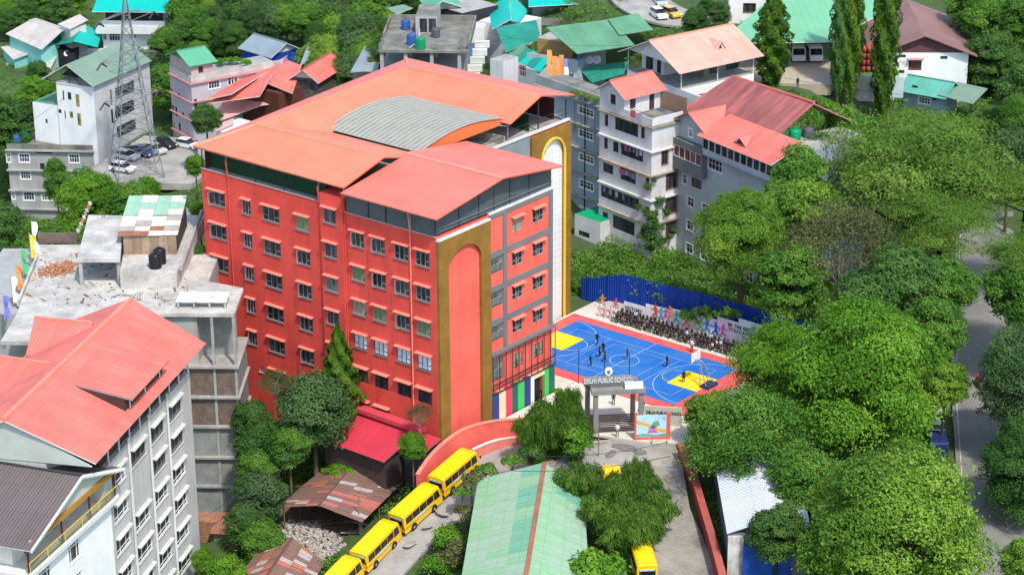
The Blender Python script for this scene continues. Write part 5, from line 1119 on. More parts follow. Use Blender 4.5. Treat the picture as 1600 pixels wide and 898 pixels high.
# ================================================================ lower left: hotel, balcony house, raw concrete building
P = D(296, 579, 236); hz = P.z; q = Z(197, 693.5, hz)
ydir = (P-q); hyaw = math.atan2(ydir.x, ydir.y)
hf = Fr(q, hyaw); 
vfar = hf.loc(P)[1]; I6 = zo(130, 600, 4.49); I3 = zo(0, 640, 3.482)
HT = thing('hotel_block', 'grey many-windowed block under the large salmon roof, lower left', 'building', hf.W(5, 5, -6))
hv = []
c1 = [hf.vz(*I6(*p_)) for p_ in ((600, 175), (683, 95), (472, 290), (558, 215), (330, 425), (428, 345))]
colv = [(c1[0][0], c1[1][0]), (c1[2][0], c1[3][0]), (c1[4][0], c1[5][0])]
cw_ = colv[0][1]-colv[0][0]; step = colv[0][0]-colv[1][0]
colv.append((colv[2][0]-step, colv[2][0]-step+cw_))
ztop = (c1[0][1]+c1[2][1])/2
pitch = hf.vz(*I6(640, 530))[1]-hf.vz(*I6(655, 745))[1]
print('HOTEL', colv, 'ztop', ztop, hz, 'pitch', pitch, 'vfar', vfar, 'yaw', math.degrees(hyaw))
for i, (a, b) in enumerate(colv):
    for k in range(8):
        if i == 2 and k == 1: continue
        z1 = ztop-pitch*k-.1; hv.append((a, b, z1-1.75, z1, S_HO2 if k < 2 and i != 3 else S_HO))
block(HT, hf, 0, 13, colv[3][0]-2.0, vfar, -14, hz, HOTELW, (), hv, 'wall', CONC)
for v in (colv[0][0]-.75, colv[1][0]-.75, colv[2][0]-.75):
    for dv in (0, .25): mb = MB(); mb.tube(hf.W(-.12, v+dv, -14), hf.W(-.12, v+dv, hz+.5), .07, n=6); mb.build('drainpipe', OFFW, HT)
# dark open strip, posts, then the salmon roof
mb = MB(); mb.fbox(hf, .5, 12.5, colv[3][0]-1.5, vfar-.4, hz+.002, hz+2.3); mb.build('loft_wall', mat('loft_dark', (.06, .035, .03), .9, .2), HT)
for k in range(9): mb = MB(); v = vfar-.3-k*(vfar-colv[3][0])/8; mb.tube(hf.W(.05, v, hz), hf.W(.05, v, hz+2.0), .09); mb.build('post', OFFW, HT)
ev0, ez0 = hf.vz(322, 535, -1.4); ev1, ez1 = hf.vz(150, 725, -1.4); ur = 7.0
rv0, rz0 = hf.vz(205, 467, ur); rv1, rz1 = hf.vz(5, 655, ur)
print('HROOF eave', ev0, ez0, ev1, ez1, 'ridge', rv0, rz0, rv1, rz1)
ezm = (ez0+ez1)/2
slab(HT, 'roof', [hf.W(-1.4, ev1, ez1), hf.W(-1.4, ev0, ez0), hf.W(ur, rv0, rz0), hf.W(ur, rv1, rz1)], SALMON, .14, OFFW)
slab(HT, 'roof', [hf.W(2*ur+1.4, rv0, ez0), hf.W(2*ur+1.4, rv1, ez1), hf.W(ur, rv1, rz1), hf.W(ur, rv0, rz0)], REDR if False else SALMON, .14, OFFW)
mb = MB(); mb.tube(hf.W(ur, rv1, rz1), hf.W(ur, rv0, rz0), .28, .28, 5); mb.build('ridge_cap', CORALTRIM, HT)
# two cross gables on the far slope
for (xa, ya), (xb, yb), (xc, yc) in (((54, 495), (143, 503), (40, 555)), ((-20, 553), (78, 567), (-40, 640))):
    zc_ = rz0-.6; a = Z(xa, ya, zc_); b = Z(xb, yb, zc_+.3); c = Z(xc, yc, zc_-2.4)
    slab(HT, 'roof', [c, c+(b-a)*1.15, b, a], SALMON, .1, OFFW); mb = MB(); mb.tube(a, b, .15, .15, 5); mb.build('ridge_cap', CORALTRIM, HT)
    slab(HT, 'roof', [a+Vector((0, 4.5, -2.4)), b+Vector((0, 4.5, -2.4)), b, a], SALMON, .1, OFFW)
# shed dormer
_m0, _m1, _m2 = hf.W(-1.4, ev1, ez1), hf.W(-1.4, ev0, ez0), hf.W(ur, rv0, rz0); _nn = (_m1-_m0).cross(_m2-_m0)
def onmain(x, y): r = ray(x, y); return CAM+r*((_m0-CAM).dot(_nn)/r.dot(_nn))
dA, dD = onmain(101.5, 597.7)+Vector((0, 0, .1)), onmain(160, 536)+Vector((0, 0, .1)); dB, dC = Z(207, 624.4, dA.z-1.3), Z(264.6, 561.6, dA.z-1.3)
dm = slab(HT, 'dormer_roof', [dB, dC, dD, dA], SALMON, .16, GREYMETAL)
mB, mC = onmain(212, 640), onmain(268, 578)
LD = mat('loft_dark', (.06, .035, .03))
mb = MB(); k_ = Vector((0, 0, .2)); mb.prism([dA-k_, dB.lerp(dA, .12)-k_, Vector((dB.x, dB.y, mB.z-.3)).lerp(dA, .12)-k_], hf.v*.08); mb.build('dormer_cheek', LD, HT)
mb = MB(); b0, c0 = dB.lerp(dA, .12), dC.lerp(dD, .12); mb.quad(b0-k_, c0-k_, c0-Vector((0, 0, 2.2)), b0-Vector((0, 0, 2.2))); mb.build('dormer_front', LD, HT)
for t in (.1, .5, .9): q_ = b0.lerp(c0, t); mb = MB(); mb.tube(q_-hf.u*.1-k_, q_-hf.u*.1-Vector((0, 0, 2.2)), .07); mb.build('post', OFFW, HT)
# near gable wall
mb = MB(); mb.prism([hf.W(-1.0, rv1+.5, ez1-.3), hf.W(2*ur+1, rv1+.5, ez1-.3), hf.W(ur, rv1+.5, rz1-.2)], hf.v*.2); mb.build('gable_wall', mat('sage_plaster', (.42, .45, .4), .85, .1, .3), HT)
mb = MB(); mb.fbox(hf, 3.5, 2*ur+.9, rv1+.6, colv[3][0]-2.01, -14, ez1-.35); mb.build('wall', HOTELW, HT)
# ---------------------------------------------------------------- balcony house
ap = D(103.4, 739, 209); bz_ = ap.z
bk = Z(173.7, 731, bz_-2.6); ft = Z(38, 850, bz_-2.6)
d_ = bk-ft; byaw = math.atan2(d_.x, d_.y); yf2 = Fr(ft, byaw); gl = d_.length
print('BALC', ft, bk, gl, math.degrees(byaw), yf2.loc(ap))
BH = thing('house', 'white house with dark grey roof and yellow balcony rail, bottom left', 'building', yf2.W(5, gl/2, -10))
ze_ = bz_-2.6; gv = yf2.loc(ap)[1]
slab(BH, 'roof', [yf2.W(14, -.6, ze_-.2), yf2.W(-1.0, -.6, ze_-.2), yf2.W(-1.0, gv, bz_), yf2.W(14, gv, bz_)], SLATER, .14, WHITE)
slab(BH, 'roof', [yf2.W(-1.0, gl+.8, ze_-.2), yf2.W(14, gl+.8, ze_-.2), yf2.W(14, gv, bz_), yf2.W(-1.0, gv, bz_)], SLATER, .14, WHITE)
mb = MB(); mb.tube(yf2.W(-1, gv, bz_), yf2.W(14, gv, bz_), .16, .16, 5); mb.build('ridge_cap', DKMETAL, BH)
mb = MB(); mb.prism([yf2.W(-.3, .4, ze_+.1), yf2.W(-.3, gl-.4, ze_+.1), yf2.W(-.3, gv, bz_-.3)], yf2.u*.12); mb.build('gable_wall', mat('sage_plaster', (.42, .45, .4)), BH)
mb = MB(); mb.fbox(yf2, -.5, -.31, .2, gl-.2, ze_-.35, ze_+.15); mb.build('beam', mat('gold_beam', (.4, .2, .03), .6, .1), BH)
n_ = 34     # fretted bargeboard
for s_ in (0, 1):
    a, b = (yf2.W(-1.02, -.6, ze_-.35), yf2.W(-1.02, gv, bz_-.15)) if s_ == 0 else (yf2.W(-1.02, gl+.8, ze_-.35), yf2.W(-1.02, gv, bz_-.15))
    mb = MB(); mb.prism([a, b, b+Vector((0, 0, .25)), a+Vector((0, 0, .25))], yf2.u*.05)
    for k in range(n_): c = a.lerp(b, (k+.5)/n_); e = (b-a)/n_*.4; mb.prism([c-e, c+e, c-Vector((0, 0, .22))], yf2.u*.04)
    mb.build('bargeboard', WHITE, BH)
fz = ze_-2.9
block(BH, yf2, 2.0, 13, 1.0, gl-.3, fz, ze_, CREAMW, (), [(3, 4.0, fz+.05, fz+2.1, S_BRS), (5.5, 6.6, fz+.8, fz+2.0, S_PL), (8.0, 9.0, fz+.05, fz+2.1, S_BRS)], 'upper_wall', OFFW)
mb = MB(); mb.fbox(yf2, -.6, 13, -.4, gl, fz-.35, fz-.003); mb.build('floor_slab', OFFW, BH)
mb = MB(); mb.fbox(yf2, -.6, -.45, -.4, gl, fz, fz+.25); mb.build('kerb', WHITE, BH)
for k, v in enumerate((-.2, gl*.36, gl*.68, gl-.3)):
    mb = MB(); mb.fbox(yf2, -.4, -.25, v, v+.15, fz+.25, ze_-.36); mb.build('post', mat('maroon_post', (.09, .02, .02)), BH)
YR = mat('yellow_rail', (.7, .5, .06), .5, .08)
mb = MB(); mb.fbox(yf2, -.56, -.5, -.35, gl-.1, fz+1.2, fz+1.27); mb.build('rail', YR, BH)
for k in range(5):
    v0 = -.3+k*(gl-.3)/5; mb = MB(); mb.fbox(yf2, -.54, -.52, v0+.06, v0+(gl-.3)/5-.06, fz+.3, fz+1.15); mb.build('glass_panel', clear_glass('rail_glass', (.85, .8, .6), .3), BH)
    mb = MB(); mb.fbox(yf2, -.56, -.5, v0, v0+.05, fz+.25, fz+1.2); mb.build('baluster', YR, BH)
hv2 = VR(yf2, I3, [(362, 665, 442, 815, S_WH2, 1.9), (200, 810, 285, 950, S_WH2, 1.9)], S_WH2)
S_WB = style('white_big', WFR, [G_GREY, G_DARK], (.25, .75), ((0, 1, .8),), None, None, .12, surround=.1, depth=.15)
hv2 = [(h[0], h[1], fz-2.9, fz-1.0, S_WB) for h in hv2]+[(h[0], h[1], fz-6.2, fz-4.3, S_WB) for h in hv2]
block(BH, yf2, 0, 13, 0, gl-.6, -14, fz-.36, WHITE, [(1.5, 4, fz-2.9, fz-1.0, S_WB)], hv2, 'wall', OFFW)
# ---------------------------------------------------------------- unfinished concrete building
kz = 14.2
kf2 = Fr(D(366, 490, 250), R_(1.5)); kz = D(366, 490, 250).z
UC = thing('concrete_building', 'unfinished concrete building with bare roof slab beside the school', 'building', kf2.W(6, 6, -5))
UCZ = kz
ledge_z = [kf2.uz(340, y)[1] for y in (572, 619, 665, 713, 758, 803)]
kw = kf2.uv(0, 560, kz)[0]
print('UC', kz, ledge_z, kw, kf2.uv(60, 382, kz), kf2.uv(290, 430, kz))
# top deck (behind the salmon roof) and the stepped right end
UB_ = kf2.uv(60, 382, kz)
mb = MB(); mb.prism([kf2.W(0, 0, kz-.4), kf2.W(0, 7.5, kz-.4), kf2.W(4.2, 9.5, kz-.4), kf2.W(4.2, UB_[1], kz-.4), kf2.W(UB_[0], UB_[1], kz-.4), kf2.W(kw+1, 0, kz-.4), kf2.W(kw+1, -8, kz-.4), kf2.W(8, -8, kz-.4), kf2.W(8, 0, kz-.4)], (0, 0, .4)); mb.build('roof_slab', CONCL, UC)
BW = mat('brown_infill', (.17, .125, .10), .95, .2, 1.2, fine=.5); GW = mat('grey_infill', (.26, .27, .25), .95, .15, .6, fine=.35)
zs_ = [kz-.4]+ledge_z
for i in range(6):
    z1, z0 = zs_[i], zs_[i+1]
    mb = MB(); mb.fbox(kf2, -.25, 7, -.45, 8, z0-.12, z0+.12); mb.build('floor_slab', CONC, UC)
    if i > 0:
        for u0, u1 in ((.3, 2.35), (2.65, 7)):
            mb = MB(); mb.fbox(kf2, u0, u1, .0, .3, z0+.13, z1-.13); mb.build('infill_panel', BW if i < 3 else GW, UC)
        mb = MB(); mb.fbox(kf2, .05, .28, .3, 8, z0+.13, z1-.13); mb.build('infill_panel', GW, UC)
    for u in (.0, 2.36): mb = MB(); mb.fbox(kf2, u, u+.28, -.1, .25, z0+.13, z1-.13); mb.build('pillar', CONC, UC)
    if i == 0:
        mb = MB(); mb.fbox(kf2, .3, 7, 3.0, 3.3, z0+.13, z1-.01); mb.build('infill_panel', GW, UC)
mb = MB(); mb.fbox(kf2, .3, 7, .3, 8, -12, zs_[6]-.13); mb.build('wall', mat('basement_dark', (.05, .045, .04)), UC)  # darkness of the open void under the floors put into a near-black colour
mb = MB(); mb.fbox(kf2, 4.2, 30, .5, UB_[1]-.3, -12, kz-.41); mb.build('wall', GREYW, UC)
# white slab stacks on the right end
for v, z in ((3.0, .0), (1.4, .0)):
    mb = MB(); mb.fbox(kf2, 1.0, 6.5, v, v+1.0, kz+.75, kz+.95); so_ = mb.build('slab_stack', mat('whitewash', (.75, .75, .72), .8, .08), UC)
    for u in (1.1, 2.8, 4.5, 6.2): mb = MB(); mb.fbox(kf2, u, u+.2, v+.05, v+.95, kz+.01, kz+.74); mb.build('slab_leg', CONC, so_)
# raised slab on posts, middle deck, parapets
I2 = zo(0, 280, 4.488); zu = kz+3.2
a = Z(*I2(540, 560), zu); b = Z(*I2(842, 560), zu); c = Z(*I2(865, 255), zu); e = Z(*I2(620, 250), zu)
mb = MB(); mb.prism([Vector((q.x, q.y, zu-.4)) for q in (a, b, c, e)], (0, 0, .4)); mb.build('roof_slab', CONCL, UC)
for q in (a+Vector((.1, .1, 0)), a.lerp(e, .5)+Vector((.2, 0, 0)), b+Vector((-.5, .3, 0)), c+Vector((-.5, -.6, 0)), e+Vector((.2, -.6, 0))):
    mb = MB(); mb.box((q.x, q.y, kz), (.4, 0, 0), (0, .4, 0), (0, 0, zu-.4-kz)); mb.build('pillar', CONC, UC)
mb = MB(); mb.box((a.x+.8, c.y-1.5, kz), (b.x-a.x-1, 0, 0), (0, .2, 0), (0, 0, zu-.4-kz)); mb.build('wall', CONCD, UC)
zm = kz+1.9; m0 = Z(*I2(842, 655), zm); m1 = Z(290, 425, zm); m2 = Z(297, 325, zm)
mb = MB(); mb.prism([Vector((q.x, q.y, kz+.01)) for q in (Vector((b.x, m0.y, 0)), Vector((m1.x-1, m0.y, 0)), Vector((m1.x, m2.y, 0)), Vector((c.x, m2.y, 0)))], (0, 0, zm-kz)); mb.build('deck', CONCL, UC)
mb = MB(); mb.box((m1.x-.7, m0.y+.6, zm), (.0, m2.y-m0.y-1, 0), (.3, 0, 0), (0, 0, .5)); mb.build('parapet', CONC, UC)
pz_ = Z(60, 380, kz); pe = Z(*I2(545, 440), kz)
mb = MB(); mb.box((pz_.x, pz_.y, kz), (pe.x-pz_.x, 0, 0), (0, .25, 0), (0, 0, 1.2)); mb.build('parapet', BW, UC)
lp0, lp1 = Z(*I2(255, 560), kz), Z(*I2(120, 890), kz)
mb = MB(); d_ = lp1-lp0; mb.box(lp0, d_, (.25, 0, 0), (0, 0, .6)); mb.build('parapet', CONCL, UC)
# patched tin shed on the deck
ts = thing('tin_shed', 'patched tin shed with green and rusty sheets on the concrete roof', 'shed', Z(235, 395, zm))
zt_ = zm+2.2
f0, f1 = Z(*I2(820, 408), zt_), Z(277, 369, zt_); g0, g1 = Z(*I2(905, 115), zt_+1.2), Z(292, 306, zt_+1.2)
sheets(ts, [f0, f1, f1.lerp(g1, .5), f0.lerp(g0, .5)], 4, 4, [TIN, TIN, RUST, RUST3, TIN], random.Random(11), .05, skew=.06)
GSH = sheet('pale_green_sheet', (.28, .47, .34), .4, .1, .25, .6, .1, dirt=(.45, .5, .42))
sheets(ts, [f0.lerp(g0, .5), f1.lerp(g1, .5), g1, g0], 4, 3, [GSH, GSH, GSH, TIN], random.Random(12), .05, skew=.06)
tb = Z(*I2(868, 535), zm); te = Z(277, 398, zm)
for k in range(6):
    mb = MB(); w_ = (te.x-tb.x)/6; mb.box((tb.x+w_*k, tb.y+.3, zm), (w_-.03, 0, 0), (0, .06, 0), (0, 0, zt_-zm+.05)); mb.build('wall_sheet', [mat('timber_sheet', (.36, .26, .18), .9, .2, 1), mat('timber_sheet2', (.28, .19, .13), .9, .2, 1)][k % 2], ts)
mb = MB(); mb.box((tb.x+.1, tb.y+.5, zm), (te.x-tb.x-.2, 0, 0), (0, g0.y-f0.y-1.5, 0), (0, 0, zt_-zm-.05)); mb.build('wall', mat('basement_dark', (.05, .045, .04)), ts)
tank(Z(243, 418, zm), .72, 1.5, TBk, 'black water tank in front on the concrete roof'); tank(Z(250, 411, zm), .72, 1.6, TBk, 'black water tank behind its twin beside the tin shed')
# pile of broken bricks
bp = Z(92, 422, kz); mb = MB(); r_ = random.Random(6)
for k in range(420):
    t = r_.gauss(0, 1), r_.gauss(0, 1); P0 = bp+Vector((t[0]*1.0+t[1]*.3, t[1]*1.2, 0)); hgt = max(0, .5-.2*(t[0]**2+t[1]**2)**.5)*r_.random()
    an = r_.random()*3.1; c_, s_ = math.cos(an), math.sin(an); mb.box(P0+Vector((0, 0, hgt)), (c_*.26, s_*.26, r_.uniform(-.06, .06)), (-s_*.13, c_*.13, 0), (0, 0, .09), k % 2)
tag(mb.build('brick_pile', [mat('orange_brick', (.45, .17, .08), .9, .2, 2), mat('pale_brick', (.5, .28, .17), .9, .2, 2)]), 'scattered heap of orange bricks on the concrete roof', 'bricks', kind='stuff')
# prayer flags on the left edge of the deck
FL = [((215, 300, 260, 560), (.75, .75, .72), 'white'), ((200, 385, 240, 570), (.75, .52, .05), 'yellow'), ((140, 495, 190, 680), (.05, .35, .12), 'green'), ((105, 600, 150, 790), (.75, .22, .05), 'orange'), ((70, 685, 120, 880), (.72, .72, .7), 'lower white'), ((15, 815, 55, 990), (.12, .14, .45), 'blue')]
for (x0, y0, x1, y1), cl, nm in FL:
    pt = I2((x0+x1)/2, y1); B0 = Z(*pt, kz); dd = dep(*pt, kz); T0 = D(*I2(x0+4, y0), dd); T1 = D(*I2(x0+24, y0+8), dd)
    fg = thing('prayer_flag', 'tall %s prayer flag on a pole at the roof edge' % nm, 'flag', B0)
    mb = MB(); mb.tube(B0, T0+Vector((0, 0, .3)), .04); mb.build('pole', mat('bamboo_pole', (.35, .28, .16)), fg)
    mb = MB(); n_ = 8; r_ = random.Random(x0)
    L_ = [(T0.lerp(B0, .9*k/n_)+Vector((.05, 0, 0)), T0.lerp(B0, .9*k/n_)+Vector((.55+.15*math.sin(k*1.3), .25*math.sin(k*1.1+x0), -.1))) for k in range(n_+1)]
    for (p0, p1), (q0, q1) in zip(L_[:-1], L_[1:]): mb.quad(p0, p1, q1, q0)
    mb.build('cloth', mat('flag_%s' % nm, cl, .8, .08), fg)
# string of prayer flags across the green corner
q0 = Z(139, 312, kz+4); q1 = Z(118, 360, kz+1)
sf_ = thing('prayer_flags', 'string of small prayer flags hanging above the bare concrete slab', 'flag', q1)
mb = MB(); mb.tube(q0, q0-Vector((0, 0, 4)), .04); mb.tube(q0, q1, .015, n=4); mb.build('string', DKMETAL, sf_)
for k in range(9):
    p_ = q0.lerp(q1, (k+.5)/9); mb = MB(); mb.quad(p_, p_+Vector((.35, .05, -.05)), p_+Vector((.35, .1, -.55)), p_+Vector((0, .05, -.5))); mb.build('cloth', mat('sflag%d' % (k % 4), [(.7, .7, .66), (.6, .2, .08), (.65, .6, .5), (.3, .4, .25)][k % 4], .9), sf_)
# ---------------------------------------------------------------- crimson shed against the school
CRIM = sheet('crimson_roof', (.55, .035, .06), .5, .08, .12, .45, .05, dirt=(.35, .05, .06), spec=.5)
u0, z0 = SF.uz(552, 632, -.2); u1, z1 = SF.uz(660, 668, -.2); zr_ = (z0+z1)/2
print('CRIM', u0, z0, u1, z1)
e0 = SF.uv(523, 688, zr_-2.0); e1 = SF.uv(601, 728, zr_-2.0)
cs = thing('lean_to', 'crimson corrugated roof shed against the foot of the school', 'shed', SF.W(8, -4, -3))
ev = (e0[1]+e1[1])/2
slab(cs, 'roof', [SF.W(u0, ev, zr_-2.0), SF.W(u1+.5, ev, zr_-2.0), SF.W(u1, -.35, zr_), SF.W(u0, -.35, zr_)], CRIM, .1, GREYMETAL)
mb = MB(); mb.fbox(SF, u1+.9, u0-.4, ev+.6, -.4, -9, zr_-2.05); mb.build('wall', mat('shed_brown', (.07, .045, .04), .9, .25), cs)
mb = MB(); mb.fbox(SF, u1-.8, u0-.2, -1.6, -.36, zr_+.02, zr_+.5); mb.build('roof_kerb', mat('crimson_flat', (.55, .06, .08), .6, .1), cs)
slab(cs, 'roof', [SF.W(u1+.2, -3.6, zr_-1.0), SF.W(-.8, -3.6, zr_-1.0), SF.W(-.8, -.6, zr_-.2), SF.W(u1+.2, -.6, zr_-.2)], CRIM, .1, GREYMETAL)
mb = MB(); mb.fbox(SF, -.5, u1, -3.2, -.7, -6, zr_-1.1); mb.build('wall', mat('shed_dark', (.03, .03, .032), .8, .2), cs)
# ---------------------------------------------------------------- rusty sheds
I9 = zo(400, 673, 3.99)
def shed(label, A, B, LA, LB, RA, RB, zr_, drop, nu, seed, wts, ground):
    a, b = Z(*I9(*A), zr_), Z(*I9(*B), zr_); la, lb = Z(*I9(*LA), zr_-drop), Z(*I9(*LB), zr_-drop); ra, rb = Z(*I9(*RA), zr_-drop), Z(*I9(*RB), zr_-drop)
    root = thing('shed', label, 'shed', Vector((a.x, a.y, ground))); r_ = random.Random(seed)
    ms = [RUST2, RUST, RUST3, RUSTR]
    sheets(root, [la, lb, b, a], nu, 3, ms, r_, .05, wts, over=.03); sheets(root, [ra, rb, b, a], nu, 3, ms, r_, .05, wts, over=.03)
    mb = MB(); mb.tube(a, b, .16, .16, 5); mb.build('ridge_cap', RUST2, root)
    for p_, q_ in ((la, lb), (ra, rb)):
        for t in (.06, .5, .94):
            c_ = p_.lerp(q_, t).lerp(a.lerp(b, t), .08); mb = MB(); mb.tube(Vector((c_.x, c_.y, ground)), c_-Vector((0, 0, .1)), .07, n=6); mb.build('post', mat('timber_post', (.16, .12, .09), .9, .2), root)
    return root, a, b, la, lb, ra, rb
GR = -7.2
sh1 = shed('open shed with patchwork rusty roof and creeper above the buses', (390, 465), (560, 262), (140, 480), (355, 290), (660, 572), (918, 318), -2.6, 1.5, 13, 21, (7, 1.2, 1, 1.3), GR)
r0, a1_, b1_, la1, lb1, ra1, rb1 = sh1
slab(r0, 'roof', [b1_, rb1, rb1+(rb1-ra1)*.12, b1_+(b1_-a1_)*.35], RUST2, .04); slab(r0, 'roof', [lb1, b1_, b1_+(b1_-a1_)*.35, lb1+(lb1-la1)*.3], RUST2, .04)
mb = MB(); mb.quad(la1.lerp(a1_, .2)-Vector((0, 0, 4.5)), ra1.lerp(a1_, .2)-Vector((0, 0, 4.5)), rb1-Vector((0, 0, 4.5)), lb1-Vector((0, 0, 4.5))); mb.build('floor', mat('shed_floor', (.06, .045, .035), .95, .3), r0)
mb = MB(); c_ = b1_.lerp(a1_, .1); mb.prism([lb1.lerp(c_, .1)-Vector((0, 0, 5)), rb1.lerp(c_, .1)-Vector((0, 0, 5)), rb1.lerp(c_, .1), c_, lb1.lerp(c_, .1)], (0, .15, 0)); mb.build('back_wall', mat('shed_timber', (.08, .055, .04), .95, .3, 1), r0)
r_ = random.Random(4)
for k in range(16):
    t = r_.random(); p_ = la1.lerp(ra1, .12+.7*t)+Vector((0, r_.uniform(.5, 4), 0)); p_.z = GR+r_.uniform(.1, 1.5); an = r_.uniform(-.5, .5)
    mb = MB(); L_ = r_.uniform(1.5, 3.5); mb.box(p_, (math.cos(an)*L_, math.sin(an)*L_, r_.uniform(-.4, .5)), (0, .25, 0), (0, 0, .08)); mb.build('plank', mat('lumber%d' % (k % 3), [(.2, .12, .08), (.3, .25, .2), (.12, .07, .05)][k % 3], .9, .2), r0)
sh2 = shed('lower rusty shed roof with pale patches at the bottom edge', (225, 665), (60, 915), (20, 735), (-150, 985), (430, 815), (330, 990), -4.2, 1.4, 11, 22, (6, 2, 2, 2), -9.0)
# ---------------------------------------------------------------- green hall roof in the foreground
za_ = 2.6
ridge0, ridge1 = Z(851, 723, za_), Z(816, 935, za_)
gl0, gl1 = Z(747, 749, za_-1.9), Z(711, 960, za_-1.9)
hw_ = (gl0-ridge0); gr0 = ridge0+Vector((-hw_.x*.92, hw_.y*1.0+1.0, -1.9)); gr1 = ridge1+Vector((-(gl1-ridge1).x*.92, (gl1-ridge1).y, -1.9))
gr0 = Z(912, 770, za_-1.9); gr1 = Z(925, 960, za_-1.9)
GH = thing('hall', 'long hall with pale green patched roof and red-brown ridge cap', 'building', Vector((ridge0.x, ridge0.y-8, -4)))
G1 = sheet('hall_green', (.24, .42, .24), .3, .08, .18, .6, .06, dirt=(.18, .28, .18)); G2 = sheet('hall_teal', (.16, .38, .25), .3, .1, .25, .6, .1, dirt=(.25, .42, .32)); G3 = sheet('hall_pale', (.28, .42, .28), .3, .08, .2, .6, .06, dirt=(.25, .33, .24))
r_ = random.Random(31)
def hall_side(e0, e1, q0, q1, plan):
    n = len(plan)
    for i, row in enumerate(plan):
        for j, m in enumerate(row):
            f = lambda s, t: e0.lerp(e1, s).lerp(q0.lerp(q1, s), t)
            h = Vector((0, 0, .03*r_.random()+.02*j)); k = [f(i/n, j/len(row)), f((i+1)/n, j/len(row)), f((i+1)/n, (j+1)/len(row)), f(i/n, (j+1)/len(row))]
            slab(GH, 'roof_sheet', [x+h for x in k], {'1': G1, '2': G2, '3': G3}[m], .03)
hall_side(gl0, gl1, ridge0, ridge1, ['132', '131', '132', '332', '131', '132', '332', '312', '131', '113', '131', '111'])
hall_side(gr0, gr1, ridge0, ridge1, ['221', '221', '311', '331', '331', '311', '331', '331', '131', '311', '331', '331'])
mb = MB(); mb.box(ridge0+Vector((-.22, 0, .0)), ridge1-ridge0, (.44, 0, 0), (0, 0, .16)); mb.build('ridge_cap', mat('ridge_red', (.33, .12, .07), .7, .15, .6), GH)
mb = MB(); ctr = (gl0+gl1+gr0+gr1)/4
mb.prism([Vector((p_.x+(ctr.x-p_.x)*.06, p_.y+(ctr.y-p_.y)*.03, -7)) for p_ in (gl0, gr0, gr1, gl1)], (0, 0, 7+za_-2.1)); mb.build('wall', GREYW, GH)
mb = MB(); mb.prism([gl0+Vector((.5, .4, 0)), gr0+Vector((-.5, .4, 0)), ridge0+Vector((0, .4, -.1))], (0, -.15, 0)); mb.build('gable_wall', GREYW, GH)
# ---------------------------------------------------------------- white-roofed workshop, right of the lane
wk = thing('workshop', 'long low building with white corrugated roof under the big trees', 'building', Z(1150, 820, -1))
zw = 3.0
wa, wb, wc, wd = Z(1136, 833, zw), Z(1230, 838, zw), Z(1190, 640, zw+1.4), Z(1104, 650, zw)
WSH = sheet('white_sheet', (.62, .65, .68), .9, .05, .12, .5, .05, dirt=(.5, .48, .45))
slab(wk, 'roof', [wa, wd, wd+Vector((4.2, .5, 1.2)), wa+Vector((4.2, .5, 1.2))], WSH, .1, GREYMETAL); slab(wk, 'roof', [wd+Vector((8.4, .5, .0)), wa+Vector((8.4, .5, .0)), wa+Vector((4.2, .5, 1.2)), wd+Vector((4.2, .5, 1.2))], WSH, .1, GREYMETAL)
mb = MB(); mb.prism([Vector((p_.x, p_.y, -3.5)) for p_ in (wa+Vector((.3, .3, 0)), wd+Vector((.3, -.3, 0)), wd+Vector((8, 0, 0)), wa+Vector((8, .3, 0)))], (0, 0, 3.5+zw-.15)); mb.build('wall', mat('workshop_grey', (.2, .21, .21), .85, .2, .5, streak=.3), wk)
mb = MB(); p_ = Z(1136, 900, -1.6); mb.box(p_, (1.5, 0, 0), (0, .5, 0), (0, 0, 4.3)); mb.build('pillar', mat('stained_pillar', (.55, .52, .47), .9, .25, .7, streak=.7), wk)
tp = MB(); p_ = Z(1160, 905, -1.6); tp.box(p_, (4.8, .2, 0), (0, .25, 0), (0, 0, 3.6)); tag(tp.build('tarpaulin', mat('blue_tarp', (.008, .06, .3), .5, .15, .6)), 'deep blue tarpaulin screen below the white workshop roof', 'tarpaulin')
# small brick outhouse at the foot of the concrete building
oh = Fr(Z(362, 866, -10.5), R_(8)); OH = thing('outhouse', 'small brick outhouse with rusty orange roof at the lower left', 'hut', oh.W(1, 1, -11))
block(OH, oh, 0, 1.9, 0, 2.5, -12, -7.7, GW, (), (), 'wall'); slab(OH, 'roof', [oh.W(2.2, -.5, -7.8), oh.W(-.3, -.5, -7.8), oh.W(-.3, 2.5, -6.7), oh.W(2.2, 2.5, -6.7)], RUST, .05)
block(OH, oh, 1.95, 4.4, .8, 3, -12, -7.1, mat('orange_brick_wall', (.36, .18, .11), .95, .2, 2, fine=.5), (), (), 'brick_wall')
# concrete walkway and retaining steps at the school's left foot
for k in range(3):
    a, b = Z(372+k*3, 598+k*17, -2.6-.9*k), Z(470+k*6, 640+k*16, -3.0-.9*k); mb = MB(); d_ = (b-a); n_ = Vector((-d_.y, d_.x, 0)).normalized(); mb.box(a, d_, -n_*.5, (0, 0, -2.5))
    tag(mb.build('retaining_wall', CONCD), ('top', 'middle', 'lowest')[k]+' concrete retaining strip stepping down from the school foot', 'wall')
